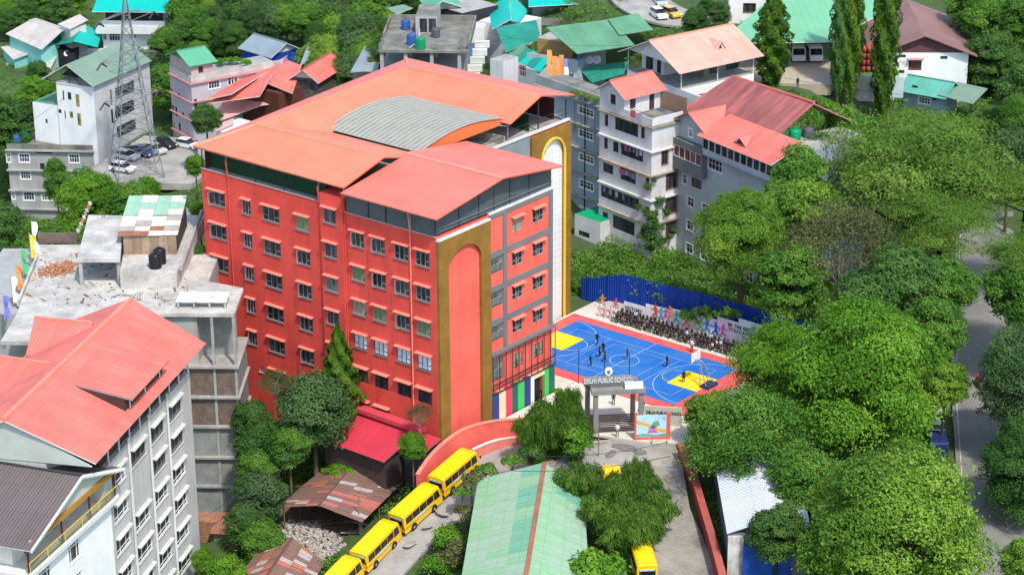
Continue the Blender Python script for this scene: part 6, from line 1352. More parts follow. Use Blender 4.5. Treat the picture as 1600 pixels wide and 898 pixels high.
# rubble between the sheds and along the buses
mb = MB(); r_ = random.Random(9)
flat('dirt_yard', Fr(Z(520, 830, -7), R_(20)), [(-6, -7), (9, -7), (9, 9), (-6, 9)], -6.75, mat('dirt', (.16, .12, .085), .95, .3, .8, fine=.6, dirt=(.07, .055, .04)), th=.5, kind='structure', label='brown dirt yard round the rusty sheds')
for k in range(1500):
    x, y = r_.uniform(445, 570), r_.uniform(815, 880)
    if (x-452)*.55+822 > y+25 or r_.random() < .1: continue
    p_ = Z(x, y, -6.75+r_.random()*.25); s_ = r_.uniform(.08, .45); an = r_.random()*3
    mb.box(p_, (math.cos(an)*s_, math.sin(an)*s_, r_.uniform(-.1, .1)), (-math.sin(an)*s_*.7, math.cos(an)*s_*.7, 0), (r_.uniform(-.05, .05), 0, s_*.6), k % 3)
tag(mb.build('rubble', [mat('rubble_a', (.45, .42, .37), .95, .2, 2), mat('rubble_b', (.33, .3, .26), .95, .2, 2), mat('rubble_c', (.4, .33, .27), .95, .2, 2)]), 'pale rubble heaped between the rusty sheds and the buses', 'rubble', kind='stuff')
# ================================================================ the ground sheet
addcp([gf2.W(u, v, 5.5) for u in (-3, 1, 5, 9) for v in (-5, -1, 3, 7)], 0)
addcp([Z(x, y, z)+Vector((dx, dy, 0)) for x, y, z in ((1475, 177, 10.3), (1420, 165, 10.3)) for dx in (-3, 0, 3) for dy in (-4, -1, 2, 5)], 0)
addcp([nf.W(u, v, -13.5-.1*v) for u in (0, 4, 8, 12, 16) for v in (-1.5, -5, -10)], 0)
v_, f_ = grid(-190, 210, -90, 420, 2.5)
far = np.array([[-1500, -400, -12], [1500, -400, -12], [1500, 2500, 20], [-1500, 2500, 5]])
go = bpy.data.objects.new('ground', mesh_np('ground', v_, f_, EARTH, True)); COL.objects.link(go); tag(go, 'green hillside ground falling towards the road', kind='structure')
# ================================================================ blue fence, banner wall
BF = sheet('blue_fence_sheet', (.006, .058, .36), .8, .1, .15, .5, .06, dirt=(.01, .03, .16))
fence = thing('fence', 'tall royal blue corrugated sheet fence behind the court', 'fence', SF.W(0, 44.8, 0))
prof = [(14.6, 2.7), (11.6, 3.5), (11.5, 3.7), (9.6, 4.2), (8.9, 4.6), (5, 4.75), (-.5, 4.95), (-12, 5.05), (-22, 5.1)]
u = 14.6; r_ = random.Random(1)
while u > -21:
    z = np.interp(-u, [-p[0] for p in prof], [p[1] for p in prof])+r_.uniform(-.06, .06); dv = r_.uniform(-.05, .05)
    slab(fence, 'fence_sheet', [SF.W(u, 44.8+dv, -.6), SF.W(u-1.06, 44.8+dv, -.6), SF.W(u-1.06, 44.86+dv, z), SF.W(u, 44.86+dv, z)], BF, .04); u -= 1.02
for u in np.arange(14, -21, -3.2): mb = MB(); mb.tube(SF.W(u, 45.1, -.6), SF.W(u, 45.1, 3.5), .06); mb.build('post', DKMETAL, fence)
for k in range(2):
    fs_ = SF.W(18.4-k*1.1, 44.5, 0); slab(None if False else fence, 'fence_sheet', [SF.W(18.5-k*.75, 45.6, -1), SF.W(17.8-k*.75, 45.6, -1), SF.W(17.8-k*.75, 45.62, 2.2), SF.W(18.5-k*.75, 45.62, 2.2)], BF, .04)
BV = 43.1
bw = thing('banner_wall', 'row of printed sports banners behind the seated children', 'banner', SF.W(0, BV, 0))
BNW = mat('banner_white', (.72, .74, .73), .6, .08, .7)
I0 = zo(860, 420, 4.49); I1 = zo(1000, 460, 4.49)
def bz(p_): return SF.uz(*p_, BV)
BAN = [(I0(358, 232), I0(402, 230), BNW), (I0(402, 226), I0(513, 246), BNW), (I0(515, 226), I0(664, 268), BNW), (I1(38, 64), I1(205, 108), BNW), (I1(208, 96), I1(385, 136), BNW), (I1(385, 134), I1(538, 178), BNW), (I1(540, 152), I1(688, 198), BNW), (I1(690, 165), I1(815, 205), mat('banner_cyan', (.55, .74, .78), .6, .1, .5)), (I1(815, 205), I1(900, 230), BNW)]
panels = []
for k, (a, b, m) in enumerate(BAN):
    ua_, za1 = bz(a); ub_, zb1 = bz(b); mb = MB()
    mb.prism([SF.W(ua_-.02, BV, .2), SF.W(ub_+.02, BV, .2), SF.W(ub_+.02, BV+.05, zb1), SF.W(ua_-.02, BV+.05, za1)], SF.v*.05); panels.append((mb.build('banner_panel', m, bw), ua_, ub_, (za1+zb1)/2))
def figure(root, u, z, s, col, k, flip=1):
    """a flat printed silhouette of a runner"""
    j = {'hd': (0, 1.55), 'nk': (0, 1.38), 'hip': (-.08, .85), 'k1': (.32, .62), 'f1': (.22, .2), 'k2': (-.3, .5), 'f2': (-.75, .45), 'e1': (.35, 1.15), 'h1': (.55, 1.4), 'e2': (-.4, 1.2), 'h2': (-.45, .9)}
    v = BV-.03-.002*k; mb = MB()
    def W(p_): return SF.W(u-flip*p_[0]*s, v, z+p_[1]*s)
    for a, b, w0, w1 in (('nk', 'hip', .17, .11), ('hip', 'k1', .1, .07), ('k1', 'f1', .07, .04), ('hip', 'k2', .1, .07), ('k2', 'f2', .07, .04), ('nk', 'e1', .06, .045), ('e1', 'h1', .045, .03), ('nk', 'e2', .06, .045), ('e2', 'h2', .045, .03)):
        A, B = Vector((*j[a], 0)), Vector((*j[b], 0)); t = (B-A).normalized(); n_ = Vector((-t.y, t.x, 0)); mb.poly([W(A+n_*w0), W(B+n_*w1), W(B-n_*w1), W(A-n_*w0)])
    mb.poly([W((j['hd'][0]+.14*math.cos(i*.785), j['hd'][1]+.17*math.sin(i*.785))) for i in range(8)])
    mb.build('printed_figure', mat('print_%d' % (abs(hash(col)) % 9973), col, .6, .1, 2), root)
FG = [((1024, 500), (.75, .08, .06)), ((1034, 497), (.05, .5, .5)), ((1041, 494), (.5, .1, .5)), ((1047, 492), (.85, .3, .08)), ((1057, 503), (.05, .45, .5)), ((1073, 509), (.75, .2, .08)), ((1084, 512), (.7, .6, .35)), ((1095, 517), (.2, .55, .15)), ((1105, 522), (.05, .25, .6)), ((1118, 524), (.03, .15, .55)), ((1130, 530), (.7, .15, .45)), ((963, 490), (.8, .1, .2)), ((1161, 538), (.75, .3, .4)), ((1178, 515), (.05, .5, .55)), ((942, 481), (.85, .35, .05))]
for k, ((x, y), c) in enumerate(FG):
    u, z = SF.uz(x, y, BV); pn = min(panels, key=lambda p_: abs((p_[1]+p_[2])/2-u))[0]; figure(pn, u, max(.5, z-1.0), 1.3 if k < 11 else .95, c, k, 1 if k % 3 else -1)
for t, x, y, sz in (('VICTORY', 519, 262, .55), ('STARTS', 519, 292, .55), ('HERE', 519, 322, .55)):
    u, z = SF.uz(*I0(x, y+14), BV); text(t, sz*1.15, SF.W(u-.1, BV-.02, z), SF, LETD, panels[2][0], depth=.01)
for t, x, y in (('BE THE BEST', 612, 218), ('YOU CAN BE', 616, 250)):
    u, z = SF.uz(*I1(x, y), BV); text(t, .62, SF.W(u-.1, BV-.02, z), SF, LETD, panels[6][0], depth=.01)
# ================================================================ people
SKIN = mat('skin', (.2, .105, .065), .6, .05); HAIR = mat('hair', (.012, .01, .009), .6, .1)
def person_mesh(name, pose, mats):
    j = dict(pel=(0, 0, .9), sp=(0, 0, 1.12), ch=(0, -.01, 1.3), nk=(0, 0, 1.42), hd=(0, -.02, 1.53), ht=(0, -.01, 1.63),
             ls=(.16, 0, 1.34), le=(.23, .02, 1.08), lw=(.24, -.04, .86), lh=(.24, -.06, .78), rs=(-.16, 0, 1.34), re=(-.23, .02, 1.08), rw=(-.24, -.04, .86), rh=(-.24, -.06, .78),
             lp=(.09, 0, .86), lk=(.1, -.01, .47), la=(.1, .02, .09), lt=(.1, -.13, .04), rp=(-.09, 0, .86), rk=(-.1, -.01, .47), ra=(-.1, .02, .09), rt=(-.1, -.13, .04))
    j.update(pose)
    rad = dict(pel=.13, sp=.115, ch=.125, nk=.055, hd=.095, ht=.07, ls=.065, le=.045, lw=.034, lh=.04, rs=.065, re=.045, rw=.034, rh=.04, lp=.09, lk=.06, la=.045, lt=.045, rp=.09, rk=.06, ra=.045, rt=.045)
    ed = [('pel', 'sp', 1), ('sp', 'ch', 1), ('ch', 'nk', 1), ('nk', 'hd', 0), ('hd', 'ht', 3), ('ch', 'ls', 1), ('ls', 'le', 1), ('le', 'lw', 0), ('lw', 'lh', 0), ('ch', 'rs', 1), ('rs', 're', 1), ('re', 'rw', 0), ('rw', 'rh', 0), ('pel', 'lp', 2), ('lp', 'lk', 2), ('lk', 'la', 2), ('la', 'lt', 4), ('pel', 'rp', 2), ('rp', 'rk', 2), ('rk', 'ra', 2), ('ra', 'rt', 4)]
    ks = list(j); me = bpy.data.meshes.new(name); me.from_pydata([j[k] for k in ks], [(ks.index(a), ks.index(b)) for a, b, _ in ed], [])
    o = bpy.data.objects.new(name, me); COL.objects.link(o); o.modifiers.new('s', 'SKIN'); sv = me.skin_vertices[0].data
    for i, k in enumerate(ks): sv[i].radius = (rad[k]*(1.25 if k in ('pel', 'sp', 'ch') else 1), rad[k]*(.8 if k in ('sp', 'ch') else 1)); sv[i].use_root = (k == 'pel')
    m2 = o.modifiers.new('d', 'SUBSURF'); m2.levels = 1; m2.render_levels = 1
    bpy.context.view_layer.update(); nm = bpy.data.meshes.new_from_object(o.evaluated_get(bpy.context.evaluated_depsgraph_get())); bpy.data.objects.remove(o)
    nm.materials.clear()
    for m in mats: nm.materials.append(m)
    for p_ in nm.polygons:
        c = Vector(p_.center); best = (9, 0)
        for a, b, mi in ed:
            A, B = Vector(j[a]), Vector(j[b]); t = max(0, min(1, (c-A).dot(B-A)/max(1e-9, (B-A).length_squared))); d = (A+(B-A)*t-c).length-(rad[a]+rad[b])*.3
            if d < best[0]: best = (d, mi)
        mi = best[1]
        if mi in (0, 3) and (Vector(j['hd'])-c).length < .17: mi = 3 if (c.z > j['hd'][2]+.03 or c.y > j['hd'][1]+.035) else 0
        p_.material_index = mi; p_.use_smooth = True
    nm.name = name; return nm
NAVY = mat('navy_cloth', (.012, .014, .025), .9, .1); BLK = mat('black_cloth', (.012, .012, .012), .9, .1); WCL = mat('white_cloth', (.7, .7, .7), .9, .05); GCL = mat('green_cloth', (.02, .08, .05), .9, .1); RCL = mat('red_cloth', (.45, .02, .05), .9, .1); SHOE = mat('white_shoe', (.7, .7, .68), .7, .05); DSH = mat('dark_shoe', (.02, .02, .02), .7, .05); TAN = mat('grey_cloth', (.2, .2, .22), .9, .1); PNK = mat('pink_cloth', (.6, .35, .4), .9, .05)
WALK = dict(lk=(.1, -.16, .5), la=(.1, -.2, .1), lt=(.1, -.34, .06), rk=(-.1, .06, .48), ra=(-.1, .26, .12), rt=(-.1, .14, .05), le=(.22, .12, 1.1), lw=(.22, .05, .9), lh=(.22, .02, .83), re=(-.22, -.1, 1.1), rw=(-.2, -.26, 1.0), rh=(-.2, -.32, .98))
REACH = dict(le=(.3, -.1, 1.2), lw=(.34, -.28, 1.3), lh=(.34, -.34, 1.34), re=(-.28, -.12, 1.15), rw=(-.25, -.32, 1.1), rh=(-.24, -.38, 1.1), lk=(.16, -.08, .48), la=(.2, .0, .09), lt=(.22, -.14, .04), rk=(-.16, -.08, .48), ra=(-.2, .02, .09), rt=(-.22, -.12, .04))
SIT = dict(pel=(0, 0, .48), sp=(0, -.02, .7), ch=(0, -.04, .88), nk=(0, -.04, 1.0), hd=(0, -.06, 1.11), ht=(0, -.05, 1.21), ls=(.15, -.04, .92), le=(.21, -.08, .7), lw=(.15, -.28, .62), lh=(.12, -.34, .6), rs=(-.15, -.04, .92), re=(-.21, -.08, .7), rw=(-.15, -.28, .62), rh=(-.12, -.34, .6), lp=(.09, -.02, .46), lk=(.12, -.4, .5), la=(.12, -.38, .12), lt=(.12, -.5, .06), rp=(-.09, -.02, .46), rk=(-.12, -.4, .5), ra=(-.12, -.38, .12), rt=(-.12, -.5, .06))
SIT2 = dict(SIT, hd=(.05, -.1, 1.1), ht=(.07, -.1, 1.2), le=(.2, -.2, .72), lw=(.08, -.3, .9), lh=(.06, -.28, .98))
PM = {}
def pm(key, pose, mats):
    if key not in PM: PM[key] = person_mesh('person', pose, mats)
    return PM[key]
def person(key, pose, mats, P, rz, label, s=1., group=None):
    o = inst(pm(key, pose, mats), 'person', None, P, rz); o.scale = (s, s, s); return tag(o, label, 'person', group)
K_STAND = [SKIN, NAVY, NAVY, HAIR, SHOE]
pl = [(933, 539, WALK, 2.4, 'player in dark kit, farthest of the cluster on the court'), (942.5, 553, {}, -.6, 'player in dark kit in the middle of the court cluster, arms down'), (936.5, 558.5, REACH, 1.2, 'player in dark kit reaching out at the left of the cluster'), (945, 567, WALK, -2.0, 'player in dark kit nearest the camera in the cluster'), (922.8, 573, WALK, 2.0, 'lone player in green top on the near left of the court'), (980.5, 563, REACH, -1.6, 'player with arms out standing by the centre circle'), (1042, 574, {}, 1.0, 'player in dark kit alone on the right half of the court'), (1068, 598, {}, .4, 'player in dark kit at the corner of the right yellow key')]
for k, (x, y, ps, rz, lb) in enumerate(pl):
    ms = [SKIN, GCL, BLK, HAIR, SHOE] if k == 4 else K_STAND
    person(('pl', k % 8), ps, ms, Z(x, y, 0), rz, lb, 1.0)
person('coach', {}, [SKIN, WCL, BLK, HAIR, DSH], Z(1080.7, 550, -.02), 2.6, 'person in white shirt and black trousers on the red border', 1.05)
person('guard', {}, [SKIN, WCL, TAN, HAIR, DSH], Z(964.5, 682.5, .0), 3.0, 'person in white shirt standing at the slatted gate', 1.03)
person('walker', WALK, [SKIN, WCL, TAN, HAIR, DSH], Z(779.5, 698, -.9), 1.9, 'person in white walking along the road under the coral wall', 1.0)
person('inside', {}, [SKIN, BLK, BLK, HAIR, DSH], Z(958.5, 632, -.05), .3, 'person in black standing on the pale yard behind the gate')
person('sidestand', {}, [SKIN, BLK, BLK, HAIR, DSH], Z(1004, 645, -.05), -.4, 'person in black standing right of the gate pillar', 1.0)
person('yardp', {}, [SKIN, BLK, BLK, HAIR, DSH], Z(1246, 138, 16.2), .3, 'person in dark clothes in the yard below the vehicle shed', 1.0)
person('doorp', {}, [SKIN, BLK, BLK, HAIR, DSH], SF.W(-.9, 16.9, -.06), 1, 'person in black in the school doorway')
r_ = random.Random(12)
sets = [[SKIN, NAVY, NAVY, HAIR, SHOE], [SKIN, BLK, NAVY, HAIR, DSH], [SKIN, NAVY, BLK, HAIR, DSH], [SKIN, TAN, NAVY, HAIR, SHOE], [SKIN, WCL, NAVY, HAIR, DSH], [SKIN, BLK, BLK, HAIR, SHOE], [SKIN, GCL, BLK, HAIR, SHOE]]
CG = 'children seated along the court'
face = math.atan2((-SF.v).x, -(-SF.v).y)
seatm = mat('bench_dark', (.05, .03, .028), .8, .2)
for row in range(3):
    bench = thing('bench', ('front', 'middle', 'back')[row]+' long dark bench under the seated children', 'bench', SF.W(-3, 41.05+row*.6, 0))
    mb = MB(); mb.fbox(SF, -14.2, 6.8, 40.9+row*.6, 41.2+row*.6, .36+row*.22, .42+row*.22); mb.build('seat', seatm, bench)
    for u in np.arange(-14, 7, 2.0): mb = MB(); mb.fbox(SF, u, u+.1, 40.92+row*.6, 41.18+row*.6, -.06, .36+row*.22); mb.build('leg', seatm, bench)
    u = 6.6-.2*row; nth = 0
    while u > -14:
        nth += 1; kid = r_.choice([0, 1, 2, 3, 0, 1, 2, 4, 5, 6]); red = (u < -10 and r_.random() < .3); ps = (SIT, SIT2)[r_.random() < .35]
        ms = [SKIN, RCL, NAVY, HAIR, SHOE] if red else sets[kid]
        person(('kid', kid, red, ps is SIT2), ps, ms, SF.W(u, 41.05+row*.6, -.04+row*.22), face+r_.uniform(-.35, .35), ('child in red top' if red else 'schoolchild in %s' % ('navy', 'black', 'navy and black', 'grey top', 'white top', 'black kit', 'green top')[kid])+', place %d in the %s seated row' % (nth, ('front', 'middle', 'back')[row]), r_.uniform(.84, 1.06), CG); u -= r_.uniform(.42, .85)
for k in range(6):
    person(('st', k % 2), {}, [SKIN, (PNK, WCL)[k % 2], (PNK, NAVY)[k % 2], HAIR, SHOE], SF.W(8.9-k*.42, 41.2+.5*(k % 2), -.04), face+.4, 'schoolchild in %s standing left of the seated rows, number %d from the left' % (('pink', 'white')[k % 2], k+1), .95, 'children standing left of the rows')
# ================================================================ school buses
YB = mat('bus_yellow', (.84, .49, .004), .35, .05, .8, spec=.5); YB2 = mat('bus_roof_yellow', (.86, .56, .01), .4, .05, .8); BGL = glass('bus_glass', (.012, .014, .016), .06); TYRE = mat('tyre', (.015, .015, .015), .9, .1); BSG = mat('bus_sign', (.5, .62, .5), .5, .2, 4); RIM = mat('rim_grey', (.3, .3, .3), .5)
def rr(w_, z0, z1, r, n=4):      # cross-section, rounded upper corners: list of (y,z)
    pts = [(-w_, z0), (w_, z0)]
    for i in range(n+1): t = math.pi/2*i/n; pts.append((w_-r+r*math.cos(t), z1-r+r*math.sin(t)))
    for i in range(n+1): t = math.pi/2+math.pi/2*i/n; pts.append((-w_+r+r*math.cos(t), z1-r+r*math.sin(t)))
    return pts
def make_bus():
    root = thing('school_bus', '', 'bus', (0, 0, 0)); B0, B1 = -1.45, 5.15; wb = 3.55
    mb = MB()
    secs = [(B0, 1.02, .42, 2.58, .22), (B0+.12, 1.05, .38, 2.64, .25), (B1-.9, 1.05, .38, 2.64, .25), (B1-.35, 1.04, .38, 2.5, .3), (B1, .98, .42, 1.45, .15)]
    rings = [[(x, y, z) for y, z in rr(w_, z0, z1, r)] for x, w_, z0, z1, r in secs]; n = len(rings[0])
    for a, b in zip(rings[:-1], rings[1:]): mb.add(a+b, [(i, (i+1) % n, n+(i+1) % n, n+i) for i in range(n)])
    mb.poly(rings[0]); mb.poly(rings[-1][::-1]); body = mb.build('body', YB, root)
    mb = MB(); mb.box((B0+.3, -.75, 2.64), (5.2, 0, 0), (0, 1.5, 0), (0, 0, .03)); mb.build('roof_panel', YB2, root)
    for y in (-.4, .15): mb = MB(); mb.box((B0+.35, y, 2.672), (5.0, 0, 0), (0, .2, 0), (0, 0, .025)); mb.build('roof_rib', YB2, root)
    for s in (-1, 1):
        for k in range(4):
            mb = MB(); x0 = B0+.35+k*1.2; mb.box((x0, s*1.05, 1.42), (1.14, 0, 0), (0, s*.012, 0), (0, 0, .78)); mb.build('window', BGL, root)
        mb = MB(); mb.prism([(B0+5.18, s*1.05, 1.3), (B1-.42, s*1.05, 1.3), (B1-.62, s*1.05, 2.25), (B0+5.18, s*1.05, 2.25)], (0, s*.012, 0)); mb.build('window', BGL, root)
        mb = MB(); mb.box((B0+.1, s*1.052, .95), (4.9, 0, 0), (0, s*.006, 0), (0, 0, .06)); mb.build('stripe', DKMETAL, root)
        mb = MB(); mb.box((B0+1.9, s*1.052, 1.03), (2.2, 0, 0), (0, s*.008, 0), (0, 0, .26)); mb.build('sign', BSG, root)
        for x in (0, wb):
            mb = MB(); mb.tube((x, s*.8, .4), (x, s*1.08, .4), .4, .4, 18); wh = mb.build('wheel', TYRE, root); mb = MB(); mb.tube((x, s*1.0, .4), (x, s*1.095, .4), .2, .16, 12); mb.build('rim', RIM, wh)
            mb = MB(); mb.tube((x, s*.9, .42), (x, s*1.056, .42), .5, .5, 18); mb.build('wheel_arch', DKMETAL, root)
        mb = MB(); mb.tube((B1-.1, s*.75, .75), (B1+.02, s*.75, .75), .13, .13, 10); mb.build('headlight', WHITE, root)
        mb = MB(); mb.box((B0-.012, s*.93-.07, .8), (.02, 0, 0), (0, .14, 0), (0, 0, .35)); mb.build('tail_light', mat('tail_red', (.4, .01, .01), .3), root)
        mb = MB(); mb.tube((B1-.3, s*1.05, 1.9), (B1-.1, s*1.25, 1.85), .02); mb.box((B1-.14, s*1.22, 1.6), (.05, 0, 0), (0, s*.16, 0), (0, 0, .35)); mb.build('mirror', DKMETAL, root)
    mb = MB(); mb.box((B0-.012, -.82, 1.35), (.02, 0, 0), (0, 1.64, 0), (0, 0, .85)); mb.build('rear_window', BGL, root)
    mb = MB(); mb.box((B0-.02, -.78, 2.0), (.02, 0, 0), (0, 1.56, 0), (0, 0, .22)); mb.build('sign', BSG, root)
    mb = MB(); mb.quad((B1-.33, -.85, 2.35), (B1-.33, .85, 2.35), (B1+.012, .85, 1.42), (B1+.012, -.85, 1.42)); w1 = mb.build('windscreen', BGL, root); w1.location.x = .03
    mb = MB(); mb.box((B0-.1, -1.0, .36), (.14, 0, 0), (0, 2.0, 0), (0, 0, .2)); mb.build('bumper', DKMETAL, root)
    return root
def copy_tree(o, parent=None):
    c = o.copy(); COL.objects.link(c); c.parent = parent
    for ch in list(o.children): copy_tree(ch, c)
    return c
bus0 = make_bus(); first = True
BUS = [((707, 770, -2.35), (736, 745, -1.85), 'yellow school bus nearest the school, half hidden by a shrub'), ((647, 827, -3.95), (677, 800, -3.3), 'yellow school bus second from the school in the parked row'), ((587, 886, -5.3), (616.5, 855.5, -4.7), 'yellow school bus third from the school, before the cut-off one'), ((527, 945, -6.7), (556.5, 914, -6.05), 'yellow school bus cut off by the bottom edge')]
def place(o, a, b, off=(0, .95, 0)):
    X = (b-a).normalized(); Y = Vector((0, 0, 1)).cross(X).normalized(); Zv = X.cross(Y)
    M = Matrix(((X.x, Y.x, Zv.x, 0), (X.y, Y.y, Zv.y, 0), (X.z, Y.z, Zv.z, 0), (0, 0, 0, 1))); p_ = a+Y*off[1]
    M.translation = p_; o.matrix_world = M
bases = [bus0]+[copy_tree(bus0) for _ in BUS[1:]]
for o, (a, b, lb) in zip(bases, BUS): tag(o, lb, 'bus', 'school buses parked along the road'); place(o, Z(*a), Z(*b))
b5 = copy_tree(bus0); tag(b5, 'yellow bus half hidden under the bamboo by the lane', 'bus', 'school buses parked along the road'); place(b5, Z(1022, 905, -1.8), Z(1012, 870, -1.5))
b6 = copy_tree(bus0); tag(b6, 'yellow bus roof glimpsed behind the bamboo near the gate', 'bus', 'school buses parked along the road'); place(b6, Z(976, 792, -.9), Z(970, 772, -.8))
# ================================================================ cars
def make_car(van=False):
    root = thing('car', '', 'car', (0, 0, 0)); mb = MB(); W_ = .84; L_ = 3.9
    if van: prof = [(-2.1, .35), (2.1, .35), (2.15, .9), (1.9, 1.15), (1.35, 2.0), (1.1, 2.15), (-2.0, 2.15), (-2.1, 1.9)]
    else: prof = [(-1.9, .3), (1.9, .3), (1.95, .62), (1.75, .8), (.95, .92), (-1.9, .95), (-1.95, .6)]
    def extr(pr, w0, name, m, smooth=False):
        mb = MB(); n = len(pr); a = [(x, -w0, z) for x, z in pr]; b = [(x, w0, z) for x, z in pr]; c0 = [(x*.99, -w0-.03, .35+(z-.35)*.9+.03) for x, z in pr]; c1 = [(x*.99, w0+.03, .35+(z-.35)*.9+.03) for x, z in pr]
        mb.add(a+b, [(i, n+i, n+(i+1) % n, (i+1) % n) for i in range(n)]); mb.poly(a); mb.poly(b[::-1]); return mb.build(name, m, root)
    body = extr(prof, W_ if not van else .95, 'body', mat('car_paint_a', (.7, .7, .7), .25, .02, spec=.6))
    if not van:
        mb = MB(); t = [(-1.75, -.8, .93), (1.0, -.8, .9), (1.0, .8, .9), (-1.75, .8, .93), (-1.45, -.62, 1.44), (.25, -.62, 1.46), (.25, .62, 1.46), (-1.45, .62, 1.44)]
        mb.add(t, [(0, 1, 5, 4), (1, 2, 6, 5), (2, 3, 7, 6), (3, 0, 4, 7)]); mb.build('glasshouse', BGL, root)
        mb = MB(); mb.add([(-1.48, -.64, 1.43), (.3, -.64, 1.45), (.3, .64, 1.45), (-1.48, .64, 1.43), (-1.35, -.55, 1.5), (.15, -.55, 1.52), (.15, .55, 1.52), (-1.35, .55, 1.5)], [(4, 5, 6, 7), (0, 1, 5, 4), (1, 2, 6, 5), (2, 3, 7, 6), (3, 0, 4, 7)]); mb.build('roof', body.data.materials[0], root)
    else:
        mb = MB(); mb.quad((1.93, -.85, 1.2), (1.93, .85, 1.2), (1.4, .8, 2.0), (1.4, -.8, 2.0)); mb.build('windscreen', BGL, root)
        for s in (-1, 1): mb = MB(); mb.box((-1.8, s*.95, 1.25), (3.0, 0, 0), (0, s*.015, 0), (0, 0, .6)); mb.build('window', BGL, root)
    wd = .8 if not van else .9
    for x in ((-1.2, 1.25) if not van else (-1.3, 1.4)):
        for s in (-1, 1): mb = MB(); mb.tube((x, s*(wd-.18), .31), (x, s*(wd+.06), .31), .31, .31, 14); wh = mb.build('wheel', TYRE, root); mb = MB(); mb.tube((x, s*wd, .31), (x, s*(wd+.075), .31), .18, .15, 10); mb.build('rim', RIM, wh)
    for s in (-1, 1):
        mb = MB(); mb.box((1.86 if not van else 2.06, s*.62-.14, .6), (.1, 0, 0), (0, .28, 0), (0, 0, .14)); mb.build('headlight', WHITE, root)
        mb = MB(); mb.box((-1.96 if not van else -2.12, s*.66-.1, .62), (.06, 0, 0), (0, .2, 0), (0, 0, .16)); mb.build('tail_light', mat('tail_red', (.4, .01, .01)), root)
    return root
car0 = make_car(); van0 = make_car(True)
paint = {k: mat('car_'+k, c, .25, .02, spec=.6) for k, c in dict(white=(.75, .75, .75), silver=(.4, .42, .43), black=(.015, .016, .018), blue=(.02, .03, .12), grey=(.1, .11, .12), yellow=(.7, .4, .02)).items()}
def car(src, P, rz, col, label, group):
    o = copy_tree(src); o.location = P; o.rotation_euler = (0, 0, rz); tag(o, label, 'car' if src is car0 else 'van', group)
    for ch in o.children:
        if ch.name.split('.')[0] in ('body', 'roof'): ch.material_slots[0].link = 'OBJECT'; ch.material_slots[0].material = paint[col]
    return o
pkg = 'cars parked beside the white building'
zp_ = -1.2
for x, y, rz, c, lb in ((192, 268, R_(-25), 'white', 'white car nearest the camera in the car park'), (199, 249, R_(-30), 'silver', 'silver car under the pylon legs'), (207, 244, R_(-32), 'black', 'black car beside the silver car under the pylon'), (225, 243, R_(-38), 'blue', 'dark blue car in the middle of the car park row'), (243, 239, R_(-42), 'silver', 'silver car right of the dark blue one'), (259, 230, R_(-45), 'black', 'black car at the right end of the car park row'), (293, 231, R_(-30), 'white', 'white car beside the school roof corner, by the lilac flats'), (297, 320, R_(60), 'silver', 'car glimpsed between the concrete roof and the school')):
    car(car0, Z(x, y, zp_ if x < 290 else (-1.3 if y < 300 else -4)), rz, c, lb, pkg)
for x, y, rz, c, lb in ((1029, 28, R_(-70), 'white', 'white car on the town road, lower of the two'), (1031, 8, R_(-80), 'silver', 'silver car on the town road at the very top'), (1048, 26, R_(-60), 'yellow', 'yellow taxi beside the white car on the town road')):
    car(car0, Z(x, y, 17.4), rz, c, lb, 'cars on the town road')
for x, lb in ((1245, 'left of the two white vans under the green shed roof'), (1272, 'right of the two white vans under the green shed roof')): car(van0, Z(x, 93, 16.16), R_(-88), 'white', lb, 'vans under the green shed')
for x, y, rz, c, lb in ((1462, 640, R_(88), 'white', 'white car parked by the road under the tree, farther one'), (1458, 672, R_(92), 'white', 'white car parked under the tree with blue tarpaulin beside it'), (1505, 866, R_(85), 'white', 'white car at the lower right below the tree')): car(car0, Z(x, y, -2.0 if y < 800 else -3.4), rz, c, lb, 'cars along the right road')
car(van0, Z(1463, 706, -2.3), R_(88), 'blue', 'blue van under the big tree by the right road', 'cars along the right road')
def drop(o):
    for ch in list(o.children): drop(ch)
    bpy.data.objects.remove(o)
drop(car0); drop(van0)
# motorcycle with rider
mc = thing('motorcycle', 'red and black motorcycle ridden down the right road', 'motorcycle', Z(1527, 602, -1.7))
P0 = Z(1527, 602, -1.68); mb = MB()
for y in (-.62, .62): mb = MB(); mb.tube(P0+Vector((-.06, y, .32)), P0+Vector((.06, y, .32)), .32, .32, 16); mb.build('wheel', TYRE, mc)
mb = MB(); mb.tube(P0+Vector((0, -.62, .32)), P0+Vector((0, -.42, 1.0)), .05); mb.tube(P0+Vector((-.35, -.4, 1.02)), P0+Vector((.35, -.4, 1.02)), .025); mb.build('fork', DKMETAL, mc)
mb = MB(); mb.box(P0+Vector((-.16, -.42, .55)), (.32, 0, 0), (0, .6, .0), (0, .05, .32)); mb.build('fuel_tank', mat('bike_red', (.4, .03, .02), .3), mc)
mb = MB(); mb.box(P0+Vector((-.14, .15, .72)), (.28, 0, 0), (0, .75, .06), (0, 0, .12)); mb.build('seat', BLK, mc)
mb = MB(); mb.box(P0+Vector((-.18, -.35, .22)), (.36, 0, 0), (0, .7, 0), (0, 0, .38)); mb.build('engine', DKMETAL, mc)
person('rider', dict(SIT, le=(.28, -.2, .75), lw=(.33, -.42, .72), lh=(.33, -.48, .72), re=(-.28, -.2, .75), rw=(-.33, -.42, .72), rh=(-.33, -.48, .72), lk=(.2, -.3, .42), la=(.2, -.1, .1), lt=(.2, -.22, .05), rk=(-.2, -.3, .42), ra=(-.2, -.1, .1), rt=(-.2, -.22, .05)), [SKIN, RCL, BLK, BLK, DSH], P0+Vector((0, .3, .36)), 0, 'person in red riding the motorcycle on the right road')
